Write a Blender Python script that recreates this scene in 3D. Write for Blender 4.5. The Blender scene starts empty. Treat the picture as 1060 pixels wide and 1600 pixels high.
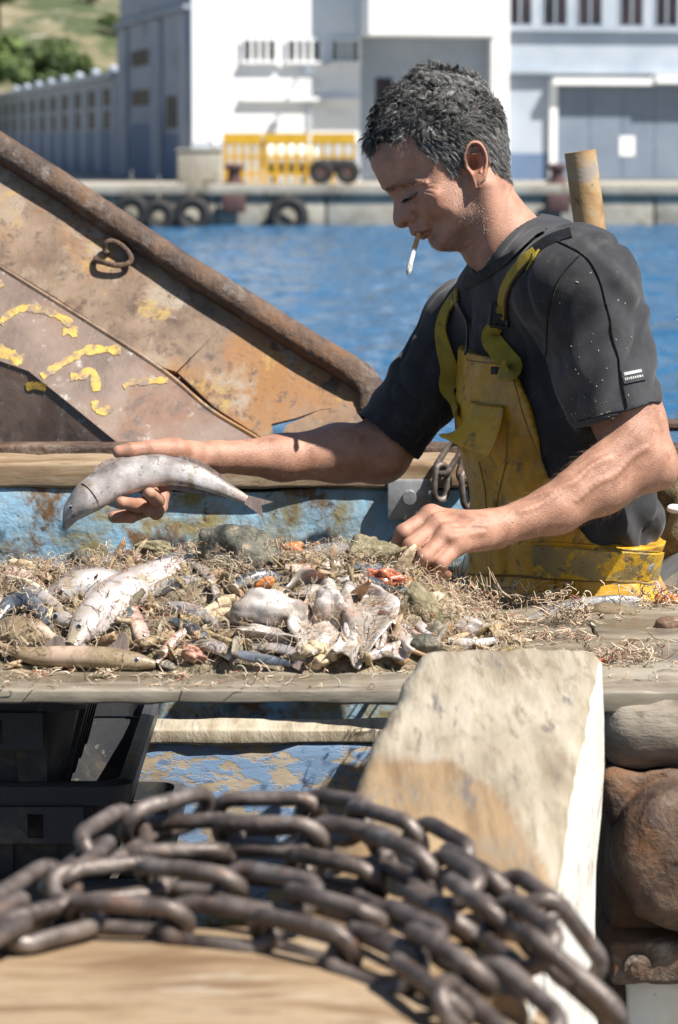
import bpy, bmesh, math, random, time
import numpy as np
from mathutils import Vector, Matrix
T0 = time.time()
random.seed(7); RNG = np.random.default_rng(7)
S = bpy.context.scene
COL = S.collection

# ------------------------------------------------------------------ camera
FPX, CXP, CYP, HOR, ZC = 4600.0, 530.0, 800.0, 220.0, 2.6
PITCH = math.atan((CYP - HOR) / FPX)
cam = bpy.data.objects.new('camera', bpy.data.cameras.new('camera'))
COL.objects.link(cam); S.camera = cam
cam.location = (0, 0, ZC); cam.rotation_euler = (math.pi / 2 - PITCH, 0, 0)
cam.data.sensor_fit = 'HORIZONTAL'; cam.data.sensor_width = 36
cam.data.lens = FPX / 1060 * 36
cam.data.clip_start = 0.1; cam.data.clip_end = 3000
cam.data.dof.use_dof = True; cam.data.dof.focus_distance = 4.12
cam.data.dof.aperture_fstop = 14.0

# ------------------------------------------------------------------ sky, sun, exposure
SUN = Vector((0.60, -0.38, 0.98)).normalized()          # towards the sun
W = bpy.data.worlds.new('World'); S.world = W; W.use_nodes = True
nt = W.node_tree; bg = nt.nodes['Background']
sky = nt.nodes.new('ShaderNodeTexSky'); sky.sky_type = 'NISHITA'; sky.sun_disc = False
sky.sun_elevation = math.asin(SUN.z); sky.sun_rotation = math.atan2(SUN.x, SUN.y)
sky.air_density = 1.0; sky.dust_density = 0.6; sky.ozone_density = 1.2
nt.links.new(sky.outputs[0], bg.inputs[0]); bg.inputs[1].default_value = 0.052
sl = bpy.data.lights.new('sun', 'SUN'); sl.energy = 5.0; sl.angle = math.radians(0.53); sl.color = (1, 0.955, 0.88)
so = bpy.data.objects.new('sun', sl); COL.objects.link(so)
so.rotation_euler = SUN.to_track_quat('Z', 'Y').to_euler(); so.location = (5, -5, 12)
S.view_settings.view_transform = 'Standard'; S.view_settings.look = 'None'
S.view_settings.exposure = 0.85; S.view_settings.gamma = 1.0
S.render.engine = 'CYCLES'
S.cycles.use_denoising = True; S.cycles.max_bounces = 6; S.cycles.diffuse_bounces = 3
S.cycles.glossy_bounces = 3; S.cycles.transmission_bounces = 4; S.cycles.caustics_reflective = False
S.cycles.caustics_refractive = False; S.cycles.sample_clamp_indirect = 6

# ------------------------------------------------------------------ placing helpers
_f = np.array([0, math.cos(PITCH), -math.sin(PITCH)]); _u = np.array([0, math.sin(PITCH), math.cos(PITCH)])
CAM = np.array([0, 0, ZC])
def ray(x, y):
    return np.array([1., 0, 0]) * ((x - CXP) / FPX) + _u * (-(y - CYP) / FPX) + _f
def at(x, y, Y):
    r = ray(x, y); return CAM + r * (Y / r[1])
def atz(x, y, z):
    r = ray(x, y); return CAM + r * ((z - ZC) / r[2])
def ats(xy, Y): return [at(a, b, Y) for a, b in xy]

# ------------------------------------------------------------------ numpy noise
def _hash(i, j, k, s):
    n = (i * 73856093) ^ (j * 19349663) ^ (k * 83492791) ^ (s * 2654435761)
    n = (n ^ (n >> 13)) * 1274126177 & 0x7fffffff
    n = (n ^ (n >> 16)) & 0xffff
    return n.astype(np.float32) / 32767.5 - 1.0
def noise3(P, scale=1.0, seed=0):
    P = np.asarray(P, dtype=np.float64) * scale + 1000.0
    I = np.floor(P).astype(np.int64); F = P - I; F = F * F * (3 - 2 * F)
    out = 0
    for a in (0, 1):
        for b in (0, 1):
            for c in (0, 1):
                w = (F[..., 0] if a else 1 - F[..., 0]) * (F[..., 1] if b else 1 - F[..., 1]) * (F[..., 2] if c else 1 - F[..., 2])
                out = out + w * _hash(I[..., 0] + a, I[..., 1] + b, I[..., 2] + c, seed)
    return out
def fbm(P, scale, octs=3, seed=0):
    o = 0; a = 1.0
    for k in range(octs):
        o = o + a * noise3(P, scale * 2 ** k, seed + k * 17); a *= 0.5
    return o

# ------------------------------------------------------------------ objects and tags
def obj(name, data, material=None, parent=None):
    o = bpy.data.objects.new(name, data); COL.objects.link(o)
    if data is not None and material is not None and len(data.materials) == 0: data.materials.append(material)
    if parent is not None: o.parent = parent
    return o
def tag(o, label, cat, group=None):
    o['label'] = label; o['category'] = cat
    if group: o['group'] = group
    return o
def thing(name, label, cat, loc=(0, 0, 0), rot=(0, 0, 0), group=None):
    o = obj(name, None); o.location = loc; o.rotation_euler = rot; o.empty_display_size = 0.05
    return tag(o, label, cat, group)
def struct(o): o['kind'] = 'structure'; return o
def stuff(o): o['kind'] = 'stuff'; return o
def mesh(name, V, F, smooth=False, angle=None, col=None):
    me = bpy.data.meshes.new(name)
    V = np.asarray(V, dtype=np.float64)
    me.from_pydata(V.tolist() if len(V) < 200 else V, [], F); me.update()
    if smooth: me.polygons.foreach_set('use_smooth', np.ones(len(me.polygons), dtype=bool))
    if angle is not None: me.set_sharp_from_angle(angle=math.radians(angle))
    if col is not None:
        a = me.color_attributes.new('Col', 'FLOAT_COLOR', 'POINT')
        c = np.ones((len(V), 4), dtype=np.float32); c[:, :col.shape[1]] = col
        a.data.foreach_set('color', c.ravel())
    return me
def big_mesh(name, V, Q, col=None, smooth=True):
    """fast mesh from numpy arrays of triangles or quads"""
    V = np.asarray(V, np.float32); Q = np.asarray(Q, np.int32); n, k = Q.shape
    me = bpy.data.meshes.new(name)
    me.vertices.add(len(V)); me.vertices.foreach_set('co', V.ravel())
    me.loops.add(n * k); me.loops.foreach_set('vertex_index', Q.ravel())
    me.polygons.add(n); me.polygons.foreach_set('loop_start', np.arange(0, n * k, k, dtype=np.int32))
    me.polygons.foreach_set('loop_total', np.full(n, k, np.int32))
    me.polygons.foreach_set('use_smooth', np.full(n, smooth, bool))
    me.update(calc_edges=True); me.validate()
    if col is not None:
        a = me.color_attributes.new('Col', 'FLOAT_COLOR', 'POINT')
        c = np.ones((len(V), 4), np.float32); c[:, :3] = col
        a.data.foreach_set('color', c.ravel())
    return me
class MB:
    """collects simple shapes into one mesh"""
    def __init__(s): s.V = []; s.F = []
    def add(s, V, F):
        n = len(s.V); s.V += [tuple(float(c) for c in v) for v in V]; s.F += [tuple(i + n for i in f) for f in F]; return s
    def box(s, lo, hi, M=None):
        x0, y0, z0 = lo; x1, y1, z1 = hi
        V = [(x0, y0, z0), (x1, y0, z0), (x1, y1, z0), (x0, y1, z0), (x0, y0, z1), (x1, y0, z1), (x1, y1, z1), (x0, y1, z1)]
        if M is not None: V = [M @ Vector(v) for v in V]
        return s.add(V, [(3, 2, 1, 0), (4, 5, 6, 7), (0, 1, 5, 4), (1, 2, 6, 5), (2, 3, 7, 6), (3, 0, 4, 7)])
    def prism(s, poly, d):
        """polygon of 3-D points extruded by vector d"""
        n = len(poly); poly = [np.array(p, float) for p in poly]; d = np.array(d, float)
        V = poly + [p + d for p in poly]
        F = [tuple(range(n))[::-1], tuple(range(n, 2 * n))] + [(i, (i + 1) % n, n + (i + 1) % n, n + i) for i in range(n)]
        return s.add(V, F)
    def tube(s, pts, r, n=8, caps=True, closed=False):
        V, F = tube_arrays(pts, r, n, closed)
        m = len(pts)
        if caps and not closed: F = F + [tuple(range(n))[::-1], tuple(range((m - 1) * n, m * n))]
        return s.add(V, F)
    def build(s, name, m, parent=None, bevel=0, seg=2, smooth=True, angle=35, sub=0):
        me = mesh(name, s.V, s.F)
        if bevel or sub:
            bm = bmesh.new(); bm.from_mesh(me)
            bmesh.ops.recalc_face_normals(bm, faces=bm.faces)
            if bevel: bmesh.ops.bevel(bm, geom=[e for e in bm.edges if e.is_manifold and e.calc_face_angle(0) > 0.5], offset=bevel, segments=seg, affect='EDGES', clamp_overlap=True, profile=0.5)
            if sub: bmesh.ops.subdivide_edges(bm, edges=bm.edges, cuts=sub, use_grid_fill=True)
            bm.to_mesh(me); bm.free()
        if smooth:
            me.polygons.foreach_set('use_smooth', np.ones(len(me.polygons), dtype=bool)); me.set_sharp_from_angle(angle=math.radians(angle))
        return obj(name, me, m, parent)
def tube_arrays(pts, r, n=8, closed=False):
    P = np.array(pts, float); m = len(P); R = np.broadcast_to(np.asarray(r, float), (m,))
    if closed: Tn = np.roll(P, -1, 0) - np.roll(P, 1, 0)
    else: Tn = np.gradient(P, axis=0)
    Tn /= np.linalg.norm(Tn, axis=1)[:, None] + 1e-12
    ref = np.array([0, 0, 1.0]) if abs(Tn[0, 2]) < 0.9 else np.array([1.0, 0, 0])
    N = np.zeros_like(P); v = ref - Tn[0] * Tn[0].dot(ref); N[0] = v / np.linalg.norm(v)
    for i in range(1, m):
        v = N[i - 1] - Tn[i] * Tn[i].dot(N[i - 1]); N[i] = v / (np.linalg.norm(v) + 1e-12)
    B = np.cross(Tn, N); A = np.arange(n) * 2 * math.pi / n
    V = (P[:, None] + R[:, None, None] * (np.cos(A)[None, :, None] * N[:, None] + np.sin(A)[None, :, None] * B[:, None])).reshape(-1, 3)
    F = []
    for i in range(m if closed else m - 1):
        for j in range(n):
            a = i * n + j; b = i * n + (j + 1) % n; i2 = (i + 1) % m
            F.append((a, b, i2 * n + (j + 1) % n, i2 * n + j))
    return [tuple(v) for v in V], F
def catmull(pts, k=6):
    P = np.array(pts, float); P = np.vstack([2 * P[0] - P[1], P, 2 * P[-1] - P[-2]]); out = []
    for i in range(1, len(P) - 2):
        for t in np.arange(k) / k:
            a, b, c, d = P[i - 1:i + 3]
            out.append(0.5 * (2 * b + (c - a) * t + (2 * a - 5 * b + 4 * c - d) * t * t + (3 * b - 3 * c + d - a) * t ** 3))
    out.append(P[-2]); return np.array(out)
def strands(name, P, R, n=3, col=None):
    """many tapered tubes at once; P [N,m,3], R [N,m]"""
    N_, m, _ = P.shape
    Tn = np.gradient(P, axis=1); Tn /= np.linalg.norm(Tn, axis=2, keepdims=True) + 1e-12
    ref = np.where(np.abs(Tn[..., 2:3]) < 0.8, np.array([0, 0, 1.0]), np.array([1.0, 0, 0]))
    A = np.cross(Tn, ref); A /= np.linalg.norm(A, axis=2, keepdims=True) + 1e-12; B = np.cross(Tn, A)
    th = np.arange(n) * 2 * math.pi / n
    V = P[:, :, None] + R[:, :, None, None] * (np.cos(th)[None, None, :, None] * A[:, :, None] + np.sin(th)[None, None, :, None] * B[:, :, None])
    idx = np.arange(N_ * m * n).reshape(N_, m, n)
    a = idx[:, :-1]; b = idx[:, 1:]
    Q = np.stack([a, np.roll(a, -1, 2), np.roll(b, -1, 2), b], -1).reshape(-1, 4)
    c = None if col is None else np.repeat(col, m * n, axis=0)
    return big_mesh(name, V.reshape(-1, 3), Q, c)

# ------------------------------------------------------------------ materials
_M = {}
def mat(name, cols, scale=8, detail=5, rough=(0.5, 0.7), bump=0.2, bscale=None, metal=0.0, stretch=(1, 1, 1), layers=(), dist=0.3,
        spec=0.5, sss=0.0, bdist=0.01, attr=False, coat=0.0, rand=0.0, fine=0.0, sheen=0.0):
    """procedural surface: noise ramp of `cols`, patch layers (colour, scale, lo, hi[, rough]), noise bump"""
    if name in _M: return _M[name]
    m = bpy.data.materials.new(name); m.use_nodes = True; t = m.node_tree; N = t.nodes; L = t.links
    b = N['Principled BSDF']; tc = N.new('ShaderNodeTexCoord'); mp = N.new('ShaderNodeMapping'); mp.inputs['Scale'].default_value = stretch
    L.new(tc.outputs['Object'], mp.inputs[0]); vec = mp.outputs[0]
    if rand:
        oi = N.new('ShaderNodeObjectInfo'); ad = N.new('ShaderNodeVectorMath'); ad.operation = 'ADD'
        mu = N.new('ShaderNodeMath'); mu.operation = 'MULTIPLY'; mu.inputs[1].default_value = rand
        L.new(oi.outputs['Random'], mu.inputs[0]); L.new(vec, ad.inputs[0]); L.new(mu.outputs[0], ad.inputs[1]); vec = ad.outputs[0]
    def noise(sc, det=detail, di=dist, ro_=0.6):
        n = N.new('ShaderNodeTexNoise'); n.inputs['Scale'].default_value = sc; n.inputs['Detail'].default_value = det
        n.inputs['Roughness'].default_value = ro_; n.inputs['Distortion'].default_value = di; L.new(vec, n.inputs['Vector']); return n.outputs[0]
    n1 = noise(scale); r = N.new('ShaderNodeValToRGB'); L.new(n1, r.inputs[0])
    e = r.color_ramp.elements; k = len(cols)
    for i, c in enumerate(cols):
        pos = 0.37 + 0.26 * i / max(1, k - 1)
        if i < 2: e[i].position = pos; el = e[i]
        else: el = e.new(pos)
        el.color = (*c, 1)
    if k == 1: e[1].color = (*cols[0], 1); e[1].position = 1
    c = r.outputs[0]
    if attr:
        at_ = N.new('ShaderNodeAttribute'); at_.attribute_name = 'Col'
        mx = N.new('ShaderNodeMix'); mx.data_type = 'RGBA'; mx.blend_type = 'MULTIPLY'; mx.inputs[0].default_value = 1
        L.new(at_.outputs['Color'], mx.inputs[6]); L.new(c, mx.inputs[7]); c = mx.outputs[2]
    rr = N.new('ShaderNodeMapRange'); L.new(n1, rr.inputs[0]); rr.inputs[1].default_value = 0.35; rr.inputs[2].default_value = 0.65
    rr.inputs[3].default_value, rr.inputs[4].default_value = rough; ro = rr.outputs[0]
    hgt = noise(bscale or scale * 4)
    for la in layers:
        f = N.new('ShaderNodeMapRange'); f.interpolation_type = 'SMOOTHSTEP'; L.new(noise(la[1], 8, dist, 0.72), f.inputs[0]); f.inputs[1].default_value = 0.5 + (la[2] - .5) * .62; f.inputs[2].default_value = 0.5 + (la[3] - .5) * .62
        mx = N.new('ShaderNodeMix'); mx.data_type = 'RGBA'; L.new(f.outputs[0], mx.inputs[0]); L.new(c, mx.inputs[6]); mx.inputs[7].default_value = (*la[0], 1); c = mx.outputs[2]
        if len(la) > 4:
            m2 = N.new('ShaderNodeMix'); L.new(f.outputs[0], m2.inputs[0]); L.new(ro, m2.inputs[2]); m2.inputs[3].default_value = la[4]; ro = m2.outputs[0]
        if len(la) > 5:   # raised or sunk layer
            m3 = N.new('ShaderNodeMath'); m3.operation = 'MULTIPLY_ADD'; L.new(f.outputs[0], m3.inputs[0]); m3.inputs[1].default_value = la[5]; L.new(hgt, m3.inputs[2]); hgt = m3.outputs[0]
    L.new(c, b.inputs['Base Color']); L.new(ro, b.inputs['Roughness'])
    b.inputs['Metallic'].default_value = metal; b.inputs['Specular IOR Level'].default_value = spec
    if coat: b.inputs['Coat Weight'].default_value = coat; b.inputs['Coat Roughness'].default_value = 0.15
    if sheen: b.inputs['Sheen Weight'].default_value = sheen
    if sss: b.inputs['Subsurface Weight'].default_value = sss; b.inputs['Subsurface Radius'].default_value = (0.012, 0.004, 0.002); b.inputs['Subsurface Scale'].default_value = 1.0
    if bump:
        bp = N.new('ShaderNodeBump'); bp.inputs['Strength'].default_value = bump; bp.inputs['Distance'].default_value = bdist
        L.new(hgt, bp.inputs['Height']); nrm = bp.outputs[0]
        if fine:
            b2 = N.new('ShaderNodeBump'); b2.inputs['Strength'].default_value = fine; b2.inputs['Distance'].default_value = bdist * 0.25
            L.new(noise((bscale or scale * 4) * 5, 3), b2.inputs['Height']); L.new(nrm, b2.inputs['Normal']); nrm = b2.outputs[0]
        L.new(nrm, b.inputs['Normal'])
    _M[name] = m; return m
# ================================================================== SETTING
# ---- water: one sheet with real waves near the view, fine ripples in the bump
def make_water():
    m = bpy.data.materials.new('harbour_water'); m.use_nodes = True; t = m.node_tree; N = t.nodes; L = t.links
    b = N['Principled BSDF']; b.inputs['Base Color'].default_value = (0.018, 0.105, 0.225, 1); b.inputs['Roughness'].default_value = 0.1
    b.inputs['IOR'].default_value = 1.33
    b.inputs['Specular IOR Level'].default_value = 0.42
    tc = N.new('ShaderNodeTexCoord'); mp = N.new('ShaderNodeMapping'); mp.inputs['Scale'].default_value = (1, 0.75, 1); L.new(tc.outputs['Object'], mp.inputs[0])
    prev = None
    for sc, st, di in ((0.9, 1.0, 0.55), (3.2, 1.0, 0.20), (11, 0.7, 0.04)):
        n = N.new('ShaderNodeTexNoise'); n.inputs['Scale'].default_value = sc; n.inputs['Detail'].default_value = 4; n.inputs['Distortion'].default_value = 0.6
        L.new(mp.outputs[0], n.inputs['Vector']); bp = N.new('ShaderNodeBump'); bp.inputs['Strength'].default_value = st; bp.inputs['Distance'].default_value = di
        L.new(n.outputs[0], bp.inputs['Height'])
        if prev: L.new(prev, bp.inputs['Normal'])
        prev = bp.outputs[0]
    L.new(prev, b.inputs['Normal'])
    xs = np.concatenate([[-900, -300, -120, -60, -35], np.arange(-22, 22.01, 0.16), [35, 60, 120, 300, 900]])
    ys = np.concatenate([[-600, -100, -20, 0], np.arange(6, 93.5, 0.16), [100, 300]])
    X, Y = np.meshgrid(xs, ys, indexing='ij'); Z = np.zeros_like(X)
    Q = np.stack([X, Y * 0.9, Z], -1)
    w = fbm(Q, 0.55, 4, 3) * 0.05 + fbm(Q + 31, 2.0, 2, 9) * 0.032
    w[np.abs(X) > 22.1] = 0; w[(Y < 6) | (Y > 93.4)] = 0
    V = np.stack([X, Y, w], -1).reshape(-1, 3); i = np.arange(len(V)).reshape(X.shape)
    F = np.stack([i[:-1, :-1], i[1:, :-1], i[1:, 1:], i[:-1, 1:]], -1).reshape(-1, 4)
    return struct(obj('water', big_mesh('water', V, F), m))
make_water()

# ---- materials of the far shore
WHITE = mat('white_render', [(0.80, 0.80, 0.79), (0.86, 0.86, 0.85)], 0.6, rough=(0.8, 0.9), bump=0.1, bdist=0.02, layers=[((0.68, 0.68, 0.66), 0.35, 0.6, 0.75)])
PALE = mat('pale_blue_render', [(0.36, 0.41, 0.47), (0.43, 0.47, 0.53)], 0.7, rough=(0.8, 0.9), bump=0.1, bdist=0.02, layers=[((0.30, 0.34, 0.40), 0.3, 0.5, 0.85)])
SHADEGREY = mat('shade_grey_render', [(0.27, 0.31, 0.38), (0.34, 0.38, 0.45)], 0.7, rough=(0.8, 0.9), bump=0.1, bdist=0.02, layers=[((0.2, 0.23, 0.29), 0.4, 0.5, 0.8)])  # grey for gable side and wing, darkened to carry their shade
PLINTH = mat('blue_plinth', [(0.10, 0.16, 0.27), (0.13, 0.19, 0.30)], 1, rough=(0.7, 0.8), bump=0.1)
DOORP = mat('grey_blue_door', [(0.16, 0.20, 0.26), (0.19, 0.23, 0.29)], 1, rough=(0.5, 0.7), bump=0.1)
GLASS = mat('dark_window_glass', [(0.02, 0.022, 0.03), (0.05, 0.04, 0.045)], 0.8, rough=(0.45, 0.6), bump=0.0, spec=.15)
CONC = mat('quay_concrete', [(0.30, 0.27, 0.22), (0.42, 0.39, 0.33)], 1.2, rough=(0.8, 0.95), bump=0.3, bdist=0.05, layers=[((0.18, 0.16, 0.12), 0.8, 0.55, 0.7)])
YELL = mat('yellow_machine_paint', [(0.58, 0.33, 0.02), (0.68, 0.41, 0.03)], 2, rough=(0.4, 0.5), bump=0.05)
RUBBER = mat('black_rubber', [(0.012, 0.012, 0.013), (0.025, 0.024, 0.024)], 4, rough=(0.6, 0.8), bump=0.1)
IRONRED = mat('red_brown_iron', [(0.075, 0.04, 0.036), (0.11, 0.055, 0.05)], 4, rough=(0.6, 0.8), bump=0.2)

QZ = 1.24
mb = MB().box((-120, 92, -2), (90, 101, QZ - 0.0)).box((-120, 91.7, QZ - 0.32), (90, 92.0, QZ + 0.03))
quay = struct(mb.build('quay', CONC, bevel=0.04))
struct(MB().box((-200, 101, -2), (160, 420, QZ - 0.01)).build('ground', mat('yard_ground', [(0.28, 0.26, 0.23), (0.36, 0.34, 0.3)], 0.4, rough=(0.85, 0.95))))
for i in range(9):   # joints of the quay wall as separate facing slabs
    x0 = -14 + i * 3.4
    MB().box((x0 + 0.04, 91.82, -0.6), (x0 + 3.36, 91.995, QZ - 0.36)).build('facing_slab', CONC, quay, bevel=0.03)

def window(parent, x0, x1, z0, z1, y, nm=3, deep=0.18, frame=WHITE):
    """an opening: dark pane set back behind a frame with mullions and a sill"""
    w = MB().box((x0, y + 0.02, z0), (x1, y + deep, z1)).build('window', GLASS, parent)
    f = MB(); t = 0.05
    for k in range(1, nm + 1):
        xm = x0 + (x1 - x0) * k / (nm + 1); f.box((xm - t, y - 0.03, z0), (xm + t, y + 0.01, z1))
    f.box((x0 - 0.06, y - 0.035, z1), (x1 + 0.06, y + 0.012, z1 + 0.08)).box((x0 - 0.06, y - 0.035, z0), (x0, y + 0.012, z1)).box((x1, y - 0.035, z0), (x1 + 0.06, y + 0.012, z1))
    f.build('frame', frame, w)
    MB().box((x0 - 0.12, y - 0.14, z0 - 0.1), (x1 + 0.12, y + 0.012, z0)).build('sill', frame, w)
    return w

# ---- white warehouse, its front towards the water
def P(x, y, Y=100): return at(x, y, Y)
wh = thing('warehouse', 'white harbour warehouse with three small windows and shaded gable side', 'building', (-5, 100, QZ))
def child(mbuilt): return mbuilt
def rel(o, parent):   # keep world coordinates while parenting to an unrotated empty
    o.parent = parent; o.location = Vector(o.location) - parent.location; return o
xa, xb = P(300, 0)[0], P(556, 0)[0]
# the front is turned 11.5 degrees towards the sun, square with the gable side
PHI = math.radians(11.5); TURN = Matrix.Translation((xa, 100, 0)) @ Matrix.Rotation(PHI, 4, 'Z') @ Matrix.Diagonal((1.045, 1, 1, 1)) @ Matrix.Translation((-xa, -100, 0))
def relf(o, parent):
    o.parent = parent; o.matrix_local = Matrix.Translation(-parent.location) @ TURN @ Matrix.Translation(o.location); return o
_e = TURN @ Vector((xb, 100, 0))
side = [(xa, 100), (-8.6, 117.5), (2.0, 125), (_e.x, _e.y)]
body = MB().prism([(x, y, QZ) for x, y in side], (0, 0, 9.5)).build('wall', WHITE); rel(body, wh)
# the gable side facing left has its shade put into a grey colour, with piers, openings and dark panels
def sidep(t, z, off=0.0):
    a = np.array([xa, 100.0]); b = np.array([-8.6, 117.5]); d = b - a; n = np.array([d[1], -d[0]]) / np.hypot(*d); n = -n if n[0] > 0 else n
    p = a + d * t + n * off; return (p[0], p[1], z)
def sidebox(par, t0, t1, z0, z1, off, m, name):
    mb = MB(); V = [sidep(t0, z0, 0.0), sidep(t1, z0, 0.0), sidep(t1, z0, off), sidep(t0, z0, off)]
    o = mb.prism(V, (0, 0, z1 - z0)).build(name, m); rel(o, par); return o
zt = lambda py, Y: at(0, py, Y)[2]
sidebox(wh, 0.0, 1.0, QZ, 9.6, 0.03, SHADEGREY, 'side_wall')
for t0, t1 in ((0.02, 0.12), (0.36, 0.5), (0.86, 1.0)): sidebox(wh, t0, t1, QZ + 0.02, 6.9, 0.16, SHADEGREY, 'pier')
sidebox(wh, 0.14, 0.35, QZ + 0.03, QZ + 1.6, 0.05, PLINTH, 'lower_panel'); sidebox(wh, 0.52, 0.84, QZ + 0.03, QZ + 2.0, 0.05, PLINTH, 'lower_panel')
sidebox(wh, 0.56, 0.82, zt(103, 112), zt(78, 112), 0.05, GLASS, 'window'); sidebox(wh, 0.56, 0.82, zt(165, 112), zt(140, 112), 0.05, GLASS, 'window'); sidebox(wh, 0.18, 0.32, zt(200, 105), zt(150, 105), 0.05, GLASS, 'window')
sidebox(wh, 0.0, 1.02, 7.0, 7.16, 0.3, SHADEGREY, 'eaves')
for a, b in ((378, 425), (446, 493), (514, 552)):
    relf(window(None, P(a, 0)[0], P(b, 0)[0], P(0, 94)[2], P(0, 62)[2], 99.9, 3), wh)
for x0, x1, y0, y1, d, nm in ((372, 556, 157, 151, 0.22, 'ledge'), (372, 556, 103, 99, 0.12, 'ledge')):
    relf(MB().box((P(x0, 0)[0], 100 - d, P(0, y0)[2]), (P(x1, 0)[0], 99.99, P(0, y1)[2])).build(nm, WHITE), wh)
relf(MB().tube([P(478, 145, 99.9), P(478, 210, 99.9)], 0.035, 6).build('drain_pipe', SHADEGREY), wh)
lp = MB().tube([P(466, 108, 99.95), P(466, 106, 99.0)], 0.05, 6); lp.box(tuple(P(466, 108, 98.95) - np.array([.14, .3, .07])), tuple(P(466, 108, 98.95) + np.array([.14, .15, .07])))
relf(lp.build('wall_lamp', SHADEGREY), wh)
relf(MB().box((xa - 0.05, 99.94, QZ + 0.01), (xb, 99.985, P(0, 222)[2])).build('plinth', PALE), wh)

# ---- pale hall to the right, set a little back, with a great door
hall = thing('quay_hall', 'pale harbour hall with tall dark window strip and grey sliding door', 'building', (6, 101, QZ))
Yh = 101.0
def Q2(x, y): return at(x, y, Yh)
def hb(x0, x1, y0, y1, d0, d1, name, m, bev=0):
    a = Q2(x0, y1); b = Q2(x1, y0)
    o = MB().box((a[0], Yh - d0, a[2]), (b[0], Yh - d1, b[2])).build(name, m, bevel=bev); rel(o, hall); return o
xr0, xr1 = Q2(556, 0)[0], Q2(1400, 0)[0]
o = MB().box((xr0 + 0.01, Yh, QZ), (xr1, 118, 10.6)).build('wall', PALE); rel(o, hall)
hb(556, 770, 56, -260, 2.6, 0.003, 'upper_storey', WHITE)                 # overhanging white upper part
hb(768, 792, 282, -260, 0.5, 0.004, 'pilaster', WHITE)
hb(793, 1400, 36, -160, 0.06, 0.0025, 'window_strip', PALE)
for a, b in ((797, 834), (853, 890), (908, 946), (975, 1012), (1032, 1068), (1090, 1126), (1148, 1184)):
    p = Q2(a, 33); q = Q2(b, -70)
    w = rel(MB().box((p[0], Yh - 0.075, p[2]), (q[0], Yh - 0.062, q[2])).build('window', GLASS), hall)
    mu = MB(); xm = (p[0] + q[0]) / 2
    mu.box((xm - 0.025, Yh - 0.1, p[2]), (xm + 0.025, Yh - 0.0755, q[2])); mu.box((p[0] - 0.05, Yh - 0.1, p[2]), (p[0], Yh - 0.0755, q[2])); mu.box((q[0], Yh - 0.1, p[2]), (q[0] + 0.05, Yh - 0.0755, q[2]))
    f = mu.build('frame', PALE); f.parent = w; f.location = Vector((0, 0, 0)) - w.location - hall.location
hb(793, 1400, 44, 37, 0.24, 0.0, 'ledge', PALE); hb(793, 1400, 112, 104, 0.3, 0.001, 'ledge', PALE)
hb(872, 1290, 283, 132, 0.04, 0.0015, 'sliding_door', DOORP)
for k in range(7): hb(876 + k * 52, 924 + k * 52, 281, 138, 0.06, 0.042, 'door_panel', DOORP)
hb(862, 872, 283, 120, 0.22, 0.001, 'door_jamb', WHITE); hb(862, 1022, 130, 119, 0.62, 0.0, 'canopy', WHITE); hb(1024, 1300, 127, 114, 0.75, 0.0, 'canopy', WHITE)
hb(974, 998, 244, 212, 0.075, 0.061, 'notice', WHITE)
hb(793, 861, 283, 240, 0.03, 0.0018, 'plinth', PLINTH)
hb(556, 767, 283, 205, 0.04, 0.0018, 'plinth', PALE)
for a in (590, 660, 725): hb(a, a + 26, 160, 120, 0.03, 0.002, 'window', GLASS)

hall.matrix_world = TURN @ Matrix.Translation((6, 101, QZ))

# ---- long low wing running away to the left, its near side in shade
wing = thing('dock_wing', 'long low shaded dock building with columns receding to the left', 'building', (-8.6, 117.5, QZ))
A = np.array([-8.75, 118.0]); B = np.array([-33, 242.0]); Dv = B - A; Lw = np.hypot(*Dv); Dn = Dv / Lw; Nn = np.array([-Dn[1], Dn[0]])
if Nn[0] > 0: Nn = -Nn
ztop = at(0, 120, 118)[2]
def wbox(s0, s1, z0, z1, o0, o1, name, m):
    c = [A + Dn * s0 + Nn * o0, A + Dn * s1 + Nn * o0, A + Dn * s1 + Nn * o1, A + Dn * s0 + Nn * o1]
    o = MB().prism([(p[0], p[1], z0) for p in c], (0, 0, z1 - z0)).build(name, m); rel(o, wing); return o
wbox(0, Lw, QZ, ztop, -9, 0, 'wall', SHADEGREY)
wbox(-0.1, Lw, ztop + 0.003, ztop + 0.22, -9.2, 0.35, 'roof_slab', PALE)
for k in range(14):
    s = 1.0 + k * 5.6
    wbox(s, s + 1.0, QZ + 0.01, ztop - 0.25, 0.001, 0.07, 'column', PALE)
    wbox(s + 1.25, s + 5.3, QZ + 0.012, QZ + 1.75, 0.001, 0.04, 'lower_panel', PLINTH)
    wbox(s + 1.9, s + 4.4, ztop - 1.1, ztop - 0.4, 0.001, 0.03, 'window', GLASS)
    wbox(s + 2.2, s + 4.2, QZ + 1.85, QZ + 2.6, 0.001, 0.03, 'window', GLASS)
for k in range(9):   # round roof vents
    p = A + Dn * (3 + k * 7) + Nn * -1.0
    o = MB().tube([(p[0], p[1], ztop + .2), (p[0], p[1], ztop + .45)], 0.16, 8).tube([(p[0], p[1], ztop + .42), (p[0], p[1], ztop + .62), (p[0], p[1], ztop + .72)], [0.2, 0.22, 0.08], 10).build('roof_vent', PALE); rel(o, wing)

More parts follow.
